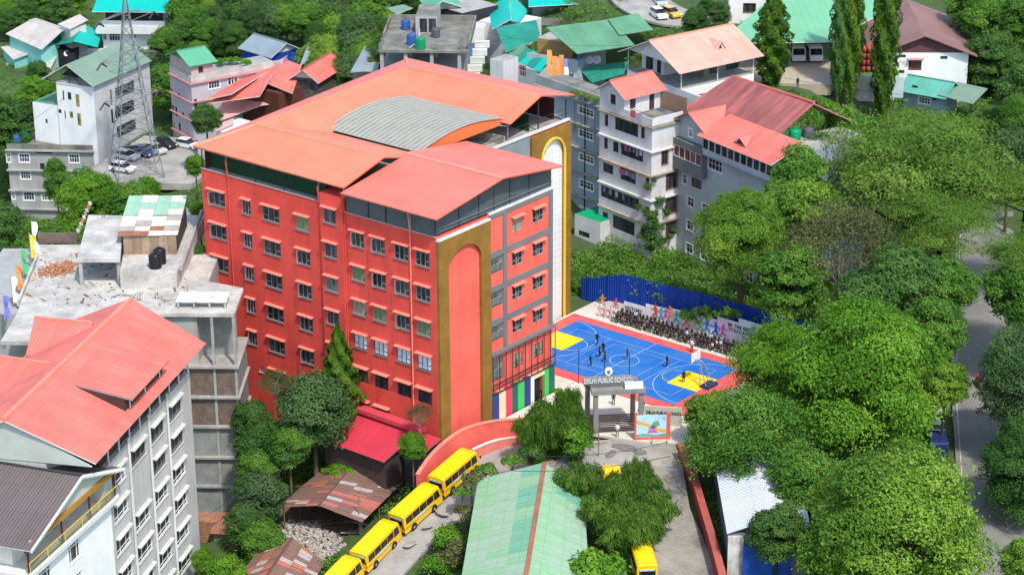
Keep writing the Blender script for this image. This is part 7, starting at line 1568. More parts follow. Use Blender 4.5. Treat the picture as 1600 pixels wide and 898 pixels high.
# ================================================================ lattice pylon
base = Z(214, 272, -1.3); PY = thing('lattice_pylon', 'tall grey steel lattice pylon in front of the white house', 'pylon', base)
STEEL = mat('galvanised_steel', (.22, .24, .24), .6, .1, metal=.2); Hp = 28.5
def hw(t): return 3.4*(1-t)**1.25+.55*(1-t)+.12 if t < .97 else .1
lv = [0, .1, .19, .27, .35, .42, .49, .55, .61, .67, .73, .79, .85, .91, .96, 1]
def cp(i, t): h_ = hw(t); a = R_(20+90*i); return base+Vector((h_*1.2*math.cos(a+math.pi/4), h_*1.2*math.sin(a+math.pi/4), Hp*t))
for i in range(4):
    mb = MB(); mb.path([cp(i, t) for t in lv], .085, 5); mb.build('leg', STEEL, PY)
    for a, b in zip(lv[:-1], lv[1:]):
        for p_, q_ in ((cp(i, a), cp((i+1) % 4, b)), (cp((i+1) % 4, a), cp(i, b))): mb = MB(); mb.tube(p_, q_, .045, n=4); mb.build('brace', STEEL, PY)
        mb = MB(); mb.tube(cp(i, b), cp((i+1) % 4, b), .045, n=4); mb.build('brace', STEEL, PY)
ax = Vector((math.cos(R_(40)), math.sin(R_(40)), 0))
for t in (.42, .63, .84):
    for s in (-1, 1):
        tip = base+ax*(s*4.6)+Vector((0, 0, Hp*t)); mb = MB()
        for i in range(4): mb.tube(cp(i, t+.03), tip, .04, n=4)
        for i in (0, 2): mb.tube(cp(i, t-.03), tip, .04, n=4)
        cr_ = mb.build('cross_arm', STEEL, PY)
        for dy in (-1, 1): mb = MB(); mb.tube(tip+Vector((0, 0, -.1)), tip+Vector((.55*dy, .9*dy, -.85)), .13, .13, 8); mb.build('insulator', mat('insulator_brown', (.03, .028, .028), .4), cr_)
# ================================================================ vehicle shed, brown-roofed store and blue hut, upper right
GS = thing('vehicle_shed', 'large open shed with smooth green roof and white vans inside', 'shed', Z(1260, 90, 16))
gz_ = 20.6
slab(GS, 'roof', [Z(1150, 67, gz_), Z(1302, 65, gz_), Z(1372, 22, gz_+1.2), Z(1368, -30, gz_+2.6), Z(1230, -30, gz_+2.6), Z(1168, 28, gz_+1.0), Z(1144, 52, gz_)], sheet('smooth_green_roof', (.16, .42, .23), .15, .05, .1, .55, .03), .15, WHITE)
for x, y in ((1236, 97), (1258, 97), (1296, 96)): p_ = Z(x, y, 16.1); mb = MB(); mb.tube(p_, Vector((p_.x, p_.y, gz_)), .1); mb.build('post', DKMETAL, GS)
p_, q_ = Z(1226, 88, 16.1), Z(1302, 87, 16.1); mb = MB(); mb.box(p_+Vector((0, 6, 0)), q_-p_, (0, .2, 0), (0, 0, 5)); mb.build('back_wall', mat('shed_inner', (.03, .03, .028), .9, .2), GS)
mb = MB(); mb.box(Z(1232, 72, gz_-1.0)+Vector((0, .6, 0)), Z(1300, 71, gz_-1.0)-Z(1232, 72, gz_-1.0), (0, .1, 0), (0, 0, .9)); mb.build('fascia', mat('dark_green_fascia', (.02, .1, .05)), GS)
BR = thing('store_building', 'white store with brown gable roof at the upper right', 'building', Z(1450, 110, 14))
bfz = 14.0; b0_ = Fr(Z(1511, 121, bfz), R_(2)); bwid = b0_.uv(1386, 119, bfz)[0]
IQ = zo(1200, 0, 3.99); bev = b0_.uz(*IQ(1240, 330), 0)[1]; bap = b0_.uz(*IQ(975, 215), 0)
hu = UR(b0_, IQ, [(815, 342, 858, 360, S_PL), (1075, 350, 1118, 370, S_PL), (815, 438, 850, 458, S_PL), (878, 372, 955, 440, style('shop_door', mat('maroon_door', (.18, .03, .03)), [glass('maroon_glass', (.06, .02, .022))], (.5,), (), mat('store_canopy', (.45, .25, .25)), None, .1, sp=.7))], S_PL)
block(BR, b0_, 0, bwid, 0, 16, 8, bev, WHITE, hu, (), 'wall', CONC)
apu = bap[0]; zap = bap[1]
mb = MB(); mb.prism([b0_.W(-.6, -.02, bev), b0_.W(bwid+.3, -.02, bev), b0_.W(apu, -.02, zap-.1)], b0_.v*.1); mb.build('gable_wall', mat('maroon_gable', (.12, .05, .06), .8, .1), BR)
slab(BR, 'roof', [b0_.W(-1.2, -.9, bev-.3), b0_.W(-1.2, 20, bev-.3), b0_.W(apu, 20, zap), b0_.W(apu, -.9, zap)], BROWNR, .12, BROWNR); slab(BR, 'roof', [b0_.W(2*apu+.9, 20, bev-.3), b0_.W(2*apu+.9, -.9, bev-.3), b0_.W(apu, -.9, zap), b0_.W(apu, 20, zap)], BROWNR, .12, BROWNR)
u_, z_ = b0_.uz(*IQ(758, 392), 0); text('and', .8, b0_.W(u_, -.02, z_), b0_, mat('red_letter', (.5, .02, .04)), BR); text('ing', .8, b0_.W(u_-1.35, -.02, z_), b0_, mat('grey_letter', (.6, .55, .56)), BR)
bl = Fr(Z(*IQ(1100, 705), 11.0), R_(35)); zh = 11.0
BL = thing('hut', 'blue-walled hut with teal roof below the white store', 'hut', bl.W(3, 2, 11))
bll = bl.uv(*IQ(848, 655), 11.0)[0]; bt = bl.uz(*IQ(1105, 585), 0)[1]
hu = UR(bl, IQ, [(898, 532, 928, 588, S_PL), (1025, 575, 1050, 628, S_PL), (940, 605, 1010, 655, S_WH)], S_PL)
block(BL, bl, 0, bll, 0, 4, 8, bt, mat('hut_wall_blue', (.27, .36, .44), .8, .1, .4, streak=.15), hu, (), 'wall')
gable(BL, bl, 0, bll, 0, 4, bt, bt+1.2, 'u', sheet('faded_teal_roof', (.1, .38, .29), .6, .12, .5, .6, .15, dirt=(.35, .45, .4)), .9, .5, BLUEW2, TEALD)
slab(BL, 'roof', [bl.W(1, -.6, bt-.2), bl.W(-4.6, -1.0, bt-.4), bl.W(-4.6, 4, bt+.5), bl.W(0, 4, bt+.8)], SAGE, .08, SAGE)
for u_, v_2 in ((-4.2, -.6), (-2, -.8)): mb = MB(); mb.tube(bl.W(u_, v_2, 9), bl.W(u_, v_2, bt-.3), .08); mb.build('post', DKMETAL, BL)
tank(Z(1529, 135, 11), .7, 1.8, mat('tank_white', (.6, .6, .56), .5, .1), 'white water tank right of the blue hut')
wallstrip('retaining_wall', [Z(1304, 98, 18.2), Z(1318, 110, 17.2), Z(1345, 117, 16.6), Z(1378, 119, 16.4)], [4.5, 4, 3.8, 3.6], .4, mat('black_stained_wall', (.5, .48, .44), .9, .25, .5, streak=.9, dirt=(.12, .12, .1)), 'curved retaining wall with black stains below the cypress trees')
wallstrip('retaining_wall', [Z(1383, 119, 16.2), Z(1412, 121, 15.8)], [3, 3], .4, BLUEW, 'short pale blue wall below the white store')
st = thing('steps', 'concrete garden steps left of the blackened wall', 'staircase', Z(1298, 150, 14))
for k in range(8): mb = MB(); p_ = Z(1303, 156, 13)+Vector((-.15*k, .45*k, .3*k)); mb.box(p_, (-1.6, -.3, 0), (0, .5, 0), (0, 0, .3)); mb.build('step', CONCL, st)
# stacked gas cylinders on the lawn
GASM = mat('cylinder_red', (.33, .07, .05), .6, .15)
gp0 = Z(1340, 112, 16); c0 = None
for i in range(5):
    for j in range(3):
        for k in range(4):
            if c0 is None:
                mb = MB(); mb.lathe((0, 0, 0), [(.12, 0), (.17, .06), (.17, .5), (.12, .6), (.07, .62), (.07, .72)], 10); c0 = mb.build('gas_cylinder', GASM, smooth=True, local=True); o = c0
            else: o = c0.copy(); COL.objects.link(o)
            o.location = gp0+Vector((i*.75, j*.8, k*.95)); o.scale = (2.0, 2.0, 1.28); tag(o, 'red gas cylinder, column %d, row %d back, layer %d of the stack' % (i+1, j+1, k+1), 'gas cylinder', 'stacked gas cylinders')
flat('lawn', Fr(Z(1350, 118, 15.5), R_(0)), [(-5, 0), (6, 0), (6, 9), (-5, 9)], 15.9, mat('lawn_green', (.12, .28, .03), .95, .2), th=.5, kind='structure', label='bright green lawn patch below the cypress trees')
wt = Fr(Z(1190, 40, 16.5), R_(4)); WT = thing('building', 'white building with brown window cut by the top edge', 'building', wt.W(2, 2, 16))
block(WT, wt, -1, 5.0, 0, 8, 10, 24, WHITE, UR(wt, ID, [(1162, 6, 1180, 20)], S_BR), (), 'wall')
tank(tank_at, .8, 1.7, TG, 'green water tank under the open end of the weathered red roof'); tank(tank_at+bf.v*2.2, .75, 1.5, TGy, 'grey water tank beside the green one under the red roof')
# satellite dishes
def dish(P, r, lb):
    t = thing('satellite_dish', lb, 'satellite dish', P); mb = MB(); ax_ = Vector((-.3, -.8, .5)).normalized(); x = ax_.orthogonal().normalized(); y = ax_.cross(x); c = P+Vector((0, 0, .9)); vs = [c]; fs = []
    for rr_, dz in ((.5, .03), (1., .14)):
        for i in range(16): a = i*math.pi/8; vs.append(c+(x*math.cos(a)+y*math.sin(a))*r*rr_+ax_*dz*r*2)
    fs = [(0, 1+i, 1+(i+1) % 16) for i in range(16)]+[(1+i, 17+i, 17+(i+1) % 16, 1+(i+1) % 16) for i in range(16)]; mb.add(vs, fs); mb.build('dish', mat('dish_grey', (.6, .6, .58), .5, .05), t, True)
    mb = MB(); mb.tube(P, c, .04); mb.tube(c, c+ax_*r*.9, .02); mb.build('mount', DKMETAL, t)
dish(Z(922, 104, e0-2.6 if False else 13.5), .6, 'left one of the two satellite dishes above the teal lean-to'); dish(Z(933, 103, 13.5), .65, 'right one of the two satellite dishes above the teal lean-to'); dish(sf.W(-.4, 2.4, sz-.2), .6, 'satellite dish on the white parapet below the salmon roof'); dish(Z(105, 92, 1.2), .5, 'satellite dish beside the dark teal roof')
# orange prayer banners beside the green-roofed house
for k, (x, y0, y1, w_, c, nm) in enumerate(((855, 78, 115, 6, (.75, .25, .06), 'leftmost orange'), (863, 88, 123, 7, (.72, .22, .05), 'second orange'), (869, 92, 122, 6, (.75, .27, .08), 'third orange'), (874, 86, 122, 7, (.7, .2, .05), 'rightmost orange'), (881, 92, 140, 6, (.55, .6, .35), 'multicoloured'))):
    dd = 330; T0, B0 = D(x, y0, dd), D(x, y1+14, dd); fg = thing('prayer_flag', nm+' prayer banner in the cluster by the green-roofed house', 'flag', B0)
    mb = MB(); mb.tube(B0, T0, .04, n=5); mb.build('pole', mat('bamboo_pole', (.35, .28, .16)), fg)
    if k < 4: segs = [(0, .75, c)]
    else: segs = [(0, .2, (.2, .2, .5)), (.2, .4, (.7, .7, .68)), (.4, .6, (.7, .2, .08)), (.6, .8, (.25, .5, .12)), (.8, 1, (.7, .6, .1))]
    for a, b, cl in segs:
        mb = MB(); n_ = 5
        for i in range(n_):
            s0, s1 = a+(b-a)*i/n_, a+(b-a)*(i+1)/n_; f = lambda s, q: T0.lerp(B0, s)+Vector((q*(.62+.1*math.sin(s*11+k)), .2*math.sin(s*7+k)*q, -.05*q)); mb.quad(f(s0, 0), f(s0, 1), f(s1, 1), f(s1, 0))
        mb.build('cloth', mat('pflag_%d_%d' % (k, int(a*10)), cl, .85, .1), fg)
# overhead wires
def wire(label, a, b, sag=.6, r=.03):
    mb = MB(); n_ = 10; mb.path([a.lerp(b, i/n_)-Vector((0, 0, sag*4*(i/n_)*(1-i/n_))) for i in range(n_+1)], r, 4); tag(mb.build('wire', DKMETAL), label, 'wire', 'overhead wires')
for k in range(3): wire(('upper', 'middle', 'lower')[k]+' wire crossing the dark trees at the lower left', D(330, 800+k*22, 228), D(460, 692+k*8, 240))
wire('wire crossing the dusty yard at the upper right', D(1150, 103, 320), D(1410, 148, 320)); wire('wire over the bamboo in front of the gate', D(820, 712, 232), D(1045, 690, 236)); wire('lower wire over the bamboo in front of the gate', D(800, 735, 232), D(1048, 712, 236))
mb = MB(); p_ = Z(935, 716, -.5); mb.tube(p_, p_+Vector((0, 0, 4.6)), .06); tag(mb.build('utility_pole', mat('pole_grey', (.2, .19, .17))), 'thin grey pole standing in the road before the gate', 'pole')
mb = MB(); p_ = Z(562, 835, -6.2); mb.tube(p_, p_+Vector((0, 0, 4.6)), .06); tag(mb.build('utility_pole', mat('pole_grey', (.2, .19, .17))), 'thin pole at the corner of the creeper-covered shed', 'pole')
# ================================================================ clutter on roofs, road repairs, town wires
r_ = random.Random(41); mb = MB()
for k in range(260):      # builders' debris on the unfinished deck
    x, y = r_.uniform(35, 290), r_.uniform(392, 478); P0 = Z(x, y, UCZ); s_ = r_.uniform(.08, .35) if r_.random() < .8 else r_.uniform(.6, 1.6); an = r_.random()*3.1
    mb.box(P0, (math.cos(an)*s_, math.sin(an)*s_, 0), (-math.sin(an)*min(.2, s_*.6), math.cos(an)*min(.2, s_*.6), 0), (0, 0, r_.uniform(.04, .12)), k % 3)
tag(mb.build('debris', [mat('debris_a', (.3, .27, .23), .95, .2), mat('debris_b', (.42, .39, .34), .95, .2), mat('debris_c', (.2, .13, .09), .95, .2)]), 'building debris strewn over the bare concrete deck', 'debris', kind='stuff')
for k, (x, y) in enumerate(((150, 398), (187, 398), (215, 470), (243, 468), (290, 462), (160, 340))):
    P0 = Z(x, y, UCZ+(3.2 if k == 5 else 0)); mb = MB()
    for dx, dy in ((0, 0), (.25, 0), (0, .25), (.25, .25)): mb.tube(P0+Vector((dx, dy, 0)), P0+Vector((dx+r_.uniform(-.08, .08), dy+r_.uniform(-.08, .08), r_.uniform(.8, 1.3))), .018, n=4)
    mb.build('rebar_stub', mat('rebar', (.12, .06, .04), .9, .2), UC)
PM_ = [mat('patch_dark', (.2, .185, .165), .9, .25, 1.2), mat('patch_pale', (.33, .31, .27), .9, .25, 1.2)]
def patch(road, P, L_, W_, an, m, lift=.006):
    c_, s_ = math.cos(an), math.sin(an); n_ = 9; mb = MB(); mb.poly([P+Vector((c_*a-s_*b, s_*a+c_*b, 0)) for a, b in [(L_*math.cos(t)*r_.uniform(.75, 1.1), W_*math.sin(t)*r_.uniform(.75, 1.1)) for t in [i*6.283/n_ for i in range(n_)]]]); mb.build('repair_patch', m, road)
for x, y, z in ((690, 800, -3.15), (668, 822, -3.65), (640, 850, -4.4), (760, 735, -1.3)): patch(busroad, Z(x, y, z+.26), r_.uniform(.5, 1.4), r_.uniform(.3, .7), r_.random()*3, r_.choice(PM_))
for x, y, z in ((955, 708, -.12), (1000, 706, -.12), (1020, 750, -.5), (975, 698, -.12), (1040, 800, -.95)): patch(lane, Z(x, y, z), r_.uniform(.8, 2.0), r_.uniform(.4, 1.0), r_.random()*3, r_.choice(PM_))
for k, (a, b) in enumerate((((160, 108, 352), (300, 118, 352)), ((255, 60, 380), (470, 70, 372)), ((600, 60, 345), (800, 60, 340)), ((760, 50, 340), (985, 70, 325)), ((870, 130, 325), (1010, 72, 312)), ((1010, 90, 312), (1210, 60, 320)), ((20, 205, 352), (170, 90, 350)))):
    wire(('wire from the pylon to the lilac flats', 'wire from the teal-roofed building to the pavilion', 'wire over the raw concrete roof', 'wire over the green-roofed house', 'wire from the prayer banners to the salmon roof', 'wire over the large salmon roof', 'wire over the grey flats at left')[k], D(*a), D(*b), .9, .025)
# ================================================================ foliage
def leafmat(name, c0, c1, c2, trans=.42, rough=.55):
    m, t, n, p = nodes(name); L = t.links.new
    at = n.new('ShaderNodeAttribute'); at.attribute_name = 'tone'; oi = n.new('ShaderNodeObjectInfo'); ge = n.new('ShaderNodeNewGeometry')
    ad = n.new('ShaderNodeMath'); ad.operation = 'MULTIPLY_ADD'; ad.inputs[1].default_value = .35; L(ge.outputs['Random Per Island'], ad.inputs[0]); L(at.outputs['Fac'], ad.inputs[2])
    a2 = n.new('ShaderNodeMath'); a2.operation = 'MULTIPLY_ADD'; a2.inputs[1].default_value = .3; L(oi.outputs['Random'], a2.inputs[0]); L(ad.outputs[0], a2.inputs[2])
    r = n.new('ShaderNodeValToRGB'); e = r.color_ramp.elements; e[0].position = .15; e[0].color = (*c0, 1); e[1].position = 1.2; e[1].color = (*c2, 1); k = e.new(.7); k.color = (*c1, 1)
    L(a2.outputs[0], r.inputs[0]); L(r.outputs[0], p.inputs['Base Color']); p.inputs['Roughness'].default_value = rough; p.inputs['Specular IOR Level'].default_value = .18
    tr = n.new('ShaderNodeBsdfTranslucent'); mx = n.new('ShaderNodeMixShader'); mx.inputs[0].default_value = trans
    hs = n.new('ShaderNodeHueSaturation'); hs.inputs['Value'].default_value = 1.25; hs.inputs['Hue'].default_value = .49; L(r.outputs[0], hs.inputs['Color']); L(hs.outputs[0], tr.inputs[0])
    L(p.outputs[0], mx.inputs[1]); L(tr.outputs[0], mx.inputs[2]); L(mx.outputs[0], n['Material Output'].inputs[0]); return m
LM = dict(bright=leafmat('bright_leaves', (.075, .165, .02), (.155, .305, .03), (.29, .42, .06)), mid=leafmat('green_leaves', (.05, .135, .018), (.095, .235, .028), (.17, .31, .045)), dark=leafmat('dark_leaves', (.035, .1, .02), (.062, .155, .03), (.11, .22, .045)),
          olive=leafmat('olive_leaves', (.075, .095, .03), (.13, .15, .05), (.19, .2, .08)), vivid=leafmat('vivid_leaves', (.055, .15, .01), (.11, .27, .018), (.2, .37, .035)), bamboo=leafmat('bamboo_leaves', (.045, .115, .014), (.085, .185, .02), (.14, .25, .035)), cypress=leafmat('cypress_leaves', (.035, .095, .008), (.07, .16, .012), (.12, .22, .02)),
          rust=leafmat('rusty_leaves', (.12, .09, .035), (.2, .12, .05), (.2, .18, .06)), blue=leafmat('bluish_leaves', (.045, .105, .032), (.08, .16, .048), (.125, .215, .07)), feather=leafmat('feathery_leaves', (.07, .15, .02), (.13, .245, .032), (.21, .32, .05)))
BARK = mat('bark', (.10, .075, .05), .95, .25, 2, fine=.4); BARKP = mat('pale_bark', (.33, .29, .22), .9, .2, 2); DBARK = mat('dark_bark', (.04, .032, .025), .95, .2, 2)
def leaves(rg, P, N, size, aspect=.55, fold=.25, tones=None, hang=None):
    """diamond leaf sprays at P facing N: returns verts, quads, tone per vertex"""
    n = len(P); N = N/np.maximum(1e-6, np.linalg.norm(N, axis=1, keepdims=True))
    a = rg.normal(size=(n, 3)) if hang is None else hang+rg.normal(size=(n, 3))*.3; T = a-(a*N).sum(1, keepdims=True)*N; T /= np.maximum(1e-6, np.linalg.norm(T, axis=1, keepdims=True)); B = np.cross(N, T)
    s = (size*rg.uniform(.65, 1.35, n))[:, None]
    v = np.stack([P-T*s*.5, P+B*s*aspect*.5-N*s*fold*.3, P+T*s*.5-N*s*fold*.4, P-B*s*aspect*.5-N*s*fold*.3], 1).reshape(-1, 3)
    return v, np.arange(4*n).reshape(n, 4), np.repeat(tones if tones is not None else rg.random(n)*.5, 4)
def leaf_mesh(name, v, f, tone, m):
    me = mesh_np(name, v, f, m); at = me.attributes.new('tone', 'FLOAT', 'POINT'); at.data.foreach_set('value', np.asarray(tone, np.float32)); return me
def blobs(rg, lob, n, size, aspect=.55, up=.35, inner=.25, droop=0.):
    """n leaves over lobes (x,y,z,rx,rz); most on the shell, some inside"""
    lob = np.asarray(lob, float); w_ = lob[:, 3]**2; idx = rg.choice(len(lob), n, p=w_/w_.sum()); L = lob[idx]
    d = rg.normal(size=(n, 3)); d[:, 2] = np.where(d[:, 2] < -.35*np.abs(d[:, 0]), -d[:, 2]*.7, d[:, 2]); d /= np.linalg.norm(d, axis=1, keepdims=True)
    r = np.where(rg.random(n) < inner, rg.uniform(.3, .9, n), rg.uniform(.86, 1.1, n))[:, None]
    r = np.where(rg.random(n)[:, None] < .07, r*rg.uniform(1.1, 1.45, n)[:, None], r)
    # ragged outline
    r = r*(1+.16*np.sin(d[:, :1]*7+idx[:, None])+.12*np.sin(d[:, 1:2]*9+d[:, 2:]*6+idx[:, None]*2))
    P = L[:, :3]+d*r*np.stack([L[:, 3], L[:, 3], L[:, 4]], 1); N = d+rg.normal(size=(n, 3))*.55+np.array([0, 0, up])
    tl = rg.random(len(lob))*.6-.05; return leaves(rg, P, N, size, aspect, .25, tl[idx]+rg.random(n)*.3)
def limbs(rg, hc, lob, r0, spread=.5):
    mb = MB(); top = Vector((0, 0, hc*.55)); mid = Vector((rg.normal()*.12, rg.normal()*.12, hc*.3)); mb.tube((0, 0, -14), (0, 0, 0), r0*1.25, r0*1.15, 7); mb.tube((0, 0, 0), mid, r0*1.15, r0*.9, 7); mb.tube(mid, top, r0*.9, r0*.7, 7)
    for l in lob:
        e = Vector(l[:3]); k = top.lerp(e, .45)+Vector((0, 0, -abs(rg.normal())*.4)); st_ = mid.lerp(top, rg.uniform(.4, 1)); mb.tube(st_, k, r0*.42, r0*.26, 5, caps=False); mb.tube(k, e, r0*.26, r0*.08, 5, caps=False)
        for q in range(2):
            e2 = e+Vector(rg.normal(size=3)*l[3]*.55); mb.tube(k.lerp(e, .5), e2, r0*.12, r0*.04, 4, caps=False)
    return mb
VAR = {}
def variant(key, seed, R, H, nl, n, size, kind='round', aspect=.55, bark=BARK, lr=(.3, .46), flat_=.75):
    rg = np.random.default_rng(seed); lob = []
    hc = H
    for i in range(nl):
        a = i*2.399+rg.uniform(-.4, .4); q = math.sqrt((i+.5)/nl); rr_ = R*q*.68; z = hc+R*.62*(1-q**2)*1.0-R*.18+rg.normal()*R*.08
        if kind == 'feather': z = hc+R*.3*(1-q**2)+rg.normal()*R*.16
        s = R*rg.uniform(*lr); lob.append((rr_*math.cos(a), rr_*math.sin(a), z, s, s*(.38 if kind == 'feather' else flat_)))
    if kind == 'round' and R > 3:
        for zz_, q, m_ in ((-.5, .6, 8), (-.85, .42, 6)):
            for i in range(m_):
                a = i*6.283/m_+rg.uniform(-.3, .3); s = R*rg.uniform(.26, .38); lob.append((R*q*math.cos(a), R*q*math.sin(a), hc+R*(zz_+rg.normal()*.08), s, s*.9))
    v, f, t = blobs(rg, lob, n, size, aspect, inner=.2 if kind != 'sparse' else .5)
    cm = leaf_mesh('crown', v, f, t, LM['mid']); tb = limbs(rg, hc, lob, R*.05); to = tb.build('trunk', bark, local=True, smooth=True); tm = to.data; bpy.data.objects.remove(to)
    VAR[key] = (cm, tm, R, hc)
variant('bigA', 1, 9, 9, 50, 95000, .34, lr=(.15, .31)); variant('bigB', 2, 9, 9, 40, 95000, .34, lr=(.17, .37)); variant('bigC', 7, 9, 9, 40, 42000, .35, 'sparse', lr=(.2, .34))
variant('feath', 3, 10, 9, 34, 46000, .34, 'feather', .4, DBARK, (.24, .4)); variant('roundA', 4, 4.5, 5, 15, 24000, .36, lr=(.24, .46)); variant('roundB', 5, 4.5, 5, 19, 24000, .36, lr=(.2, .4), bark=DBARK)
variant('bare', 6, 7, 8, 24, 9000, .34, 'sparse', .4, BARKP, (.22, .36)); variant('bush', 8, 1.6, 1.0, 6, 1500, .3, lr=(.4, .6)); variant('bushB', 9, 1.6, 1.0, 8, 1800, .26, lr=(.3, .55))
def cypress(key, seed, H, R, n, col=True):
    rg = np.random.default_rng(seed); t = rg.random(n)**.8; a = rg.random(n)*6.283; env = (np.sin(np.clip(t*1.02+.03, 0, 1)*math.pi)**.6 if col else (1-t)**.75*np.minimum(1, t*7+.25))
    rr_ = R*env*(.82+.2*np.sin(a*5+t*23)+.14*np.sin(a*3-t*41))*np.where(rg.random(n) < .25, rg.uniform(.4, .9, n), 1.)
    P = np.stack([rr_*np.cos(a), rr_*np.sin(a), .06*H+t*H*.96], 1); N = np.stack([np.cos(a), np.sin(a), np.full(n, .55)], 1)+rg.normal(size=(n, 3))*.45
    v, f, tn = leaves(rg, P, N, .34, .5, .2, .25+.25*np.sin(a*4+t*19)+rg.random(n)*.25); cm = leaf_mesh('crown', v, f, tn, LM['cypress'])
    mb = MB(); mb.tube((0, 0, -1), (0, 0, H*.8), R*.12, R*.03, 7); o = mb.build('trunk', BARK, local=True); VAR[key] = (cm, o.data, R, H/2); bpy.data.objects.remove(o)
cypress('cyp', 11, 12, 1.5, 9000); cypress('cone', 12, 9.5, 2.6, 14000, False)
def bamboo(key, seed, R, H, culms, per):
    rg = np.random.default_rng(seed); mb = MB(); PP, NN, TT, HH = [], [], [], []
    for c in range(culms):
        a = rg.random()*6.283; q = rg.random()**.5; b = Vector((.9*q*math.cos(a), .9*q*math.sin(a), 0)); out = Vector((math.cos(a), math.sin(a), 0))*R*rg.uniform(.35, 1.0); h = H*rg.uniform(.7, 1.08); prev = b
        f = lambda t: (b+out*t**2.0+Vector((0, 0, h*(t-.42*t**4.5))))
        for k in range(1, 9): p_ = f(k/8); mb.tube(prev, p_, .05*(1.15-k/8), .05*(1.05-k/8), 4, caps=False); prev = p_
        n = per; t = 1.03-.88*rg.random(n)**1.25; base_ = np.array(b)[None]+np.array(out)[None]*(t**2.0)[:, None]; base_[:, 2] += h*(t-.42*t**4.5)
        side = rg.normal(size=(n, 3))*(.30+.42*np.sin(np.clip(t, 0, 1)*3.1))[:, None]; side[:, 2] = side[:, 2]*.55-.1; PP.append(base_+side); NN.append(side*1.6+rg.normal(size=(n, 3))*.35+np.array([0, 0, .7]))
        hg = side*1.2+np.array(out)[None]*.12; hg[:, 2] -= .55; HH.append(hg); TT.append(np.full(n, rg.random()*.45)+rg.random(n)*.25)
    v, f_, tn = leaves(rg, np.vstack(PP), np.vstack(NN), .62, .2, .3, np.concatenate(TT), np.vstack(HH)); cm = leaf_mesh('foliage', v, f_, tn, LM['bamboo']); o = mb.build('culms', mat('culm', (.12, .16, .03)), local=True); VAR[key] = (cm, o.data, R, H*.6); bpy.data.objects.remove(o)
bamboo('bam', 21, 4.0, 8.5, 46, 620); bamboo('bamB', 22, 3.4, 9.5, 30, 620)
tr_ = random.Random(77)
def tree(key, x, y, d, rpx, leaf, label, group=None, name='tree', cat='tree', sq=1., zb=None, sx=1.):
    """crown centre pixel, depth, crown radius in pixels; the trunk runs down to the ground"""
    cm, tm, R, hc = VAR[key]; C = D(x, y, d); s = rpx*d/FPX/R; g = T(C.x, C.y) if zb is None else zb
    root = thing(name, label, cat, (C.x, C.y, g), group); rz = tr_.random()*6.283; h = max(.3, C.z-g)
    if key == 'cone':
        c = inst(cm, 'crown', root); c.scale = (s*sx, s*sx, s*sq); c.location = (0, 0, h-hc*s*sq); c.rotation_euler = (0, 0, rz); t = inst(tm, 'trunk', root); t.scale = (s, s, h/hc/1.3)
    elif key in ('bam', 'bamB', 'cyp'):
        k = h/(hc)
        c = inst(cm, 'foliage' if 'bam' in key else 'crown', root); c.scale = (s*sx, s*sx, k); c.rotation_euler = (0, 0, rz); t = inst(tm, 'culms' if 'bam' in key else 'trunk', root); t.scale = (s*sx, s*sx, k); t.rotation_euler = (0, 0, rz)
    else:
        c = inst(cm, 'crown', root); c.scale = (s*sx, s*sx, s*sq); c.location = (0, 0, h-hc*s*sq); c.rotation_euler = (0, 0, rz)
        t = inst(tm, 'trunk', root); t.scale = (s*sx, s*sx, s*sq); t.location = (0, 0, h-hc*s*sq); t.rotation_euler = (0, 0, rz)
    c.material_slots[0].link = 'OBJECT'; c.material_slots[0].material = LM[leaf]
    return root
# --- named trees, right side
tree('feath', 1604, 300, 284, 80, 'feather', 'feathery crown arching over the far end of the right road', sq=.8)
tree('bigA', 1395, 812, 222, 165, 'bright', 'big bright green tree filling the bottom right corner')
tree('bigB', 1345, 575, 246, 145, 'vivid', 'wide bright green tree in the middle of the right side')
tree('bigC', 1175, 690, 242, 122, 'mid', 'open-crowned tree in front of the court and white workshop roof')
tree('roundA', 1255, 745, 234, 62, 'mid', 'green tree between the white workshop and the bottom right tree'); tree('roundB', 1110, 640, 250, 44, 'bright', 'light green crown overhanging the near right court corner')
tree('roundB', 1215, 820, 225, 48, 'dark', 'dark tree above the blue tarpaulin')
tree('feath', 1430, 292, 288, 168, 'feather', 'broad feathery spreading tree at the upper right'); tree('feath', 1472, 350, 276, 95, 'feather', 'feathery tree leaning over the right road', sq=.8)
tree('bare', 1312, 385, 270, 105, 'olive', 'thin olive tree with pale bare branches in the middle right'); tree('bigB', 1160, 352, 274, 78, 'bright', 'bright tree in front of the blue-grey flats')
tree('roundA', 1275, 240, 294, 44, 'dark', 'dark green tree right of the weathered red roof'); tree('roundB', 1330, 212, 300, 62, 'mid', 'rounded green tree below the blackened wall'); tree('roundA', 1232, 315, 282, 48, 'mid', 'green tree behind the bright tree at the blue-grey flats')
tree('roundB', 1268, 320, 282, 60, 'bright', 'light green tree left of the thin olive tree'); tree('roundA', 1410, 430, 262, 62, 'dark', 'dark tree under the feathery canopy'); tree('roundB', 1235, 425, 268, 62, 'mid', 'green tree beyond the right end of the blue fence'); tree('roundA', 1350, 470, 258, 58, 'dark', 'dark tree behind the wide bright tree'); tree('roundB', 1460, 500, 256, 55, 'mid', 'green tree at the road edge behind the wide bright tree'); tree('bigB', 1222, 560, 252, 82, 'vivid', 'green tree at the end of the banner row covering the court end')
tree('roundB', 1478, 590, 252, 40, 'bright', 'small bright tree beside the parked white cars')
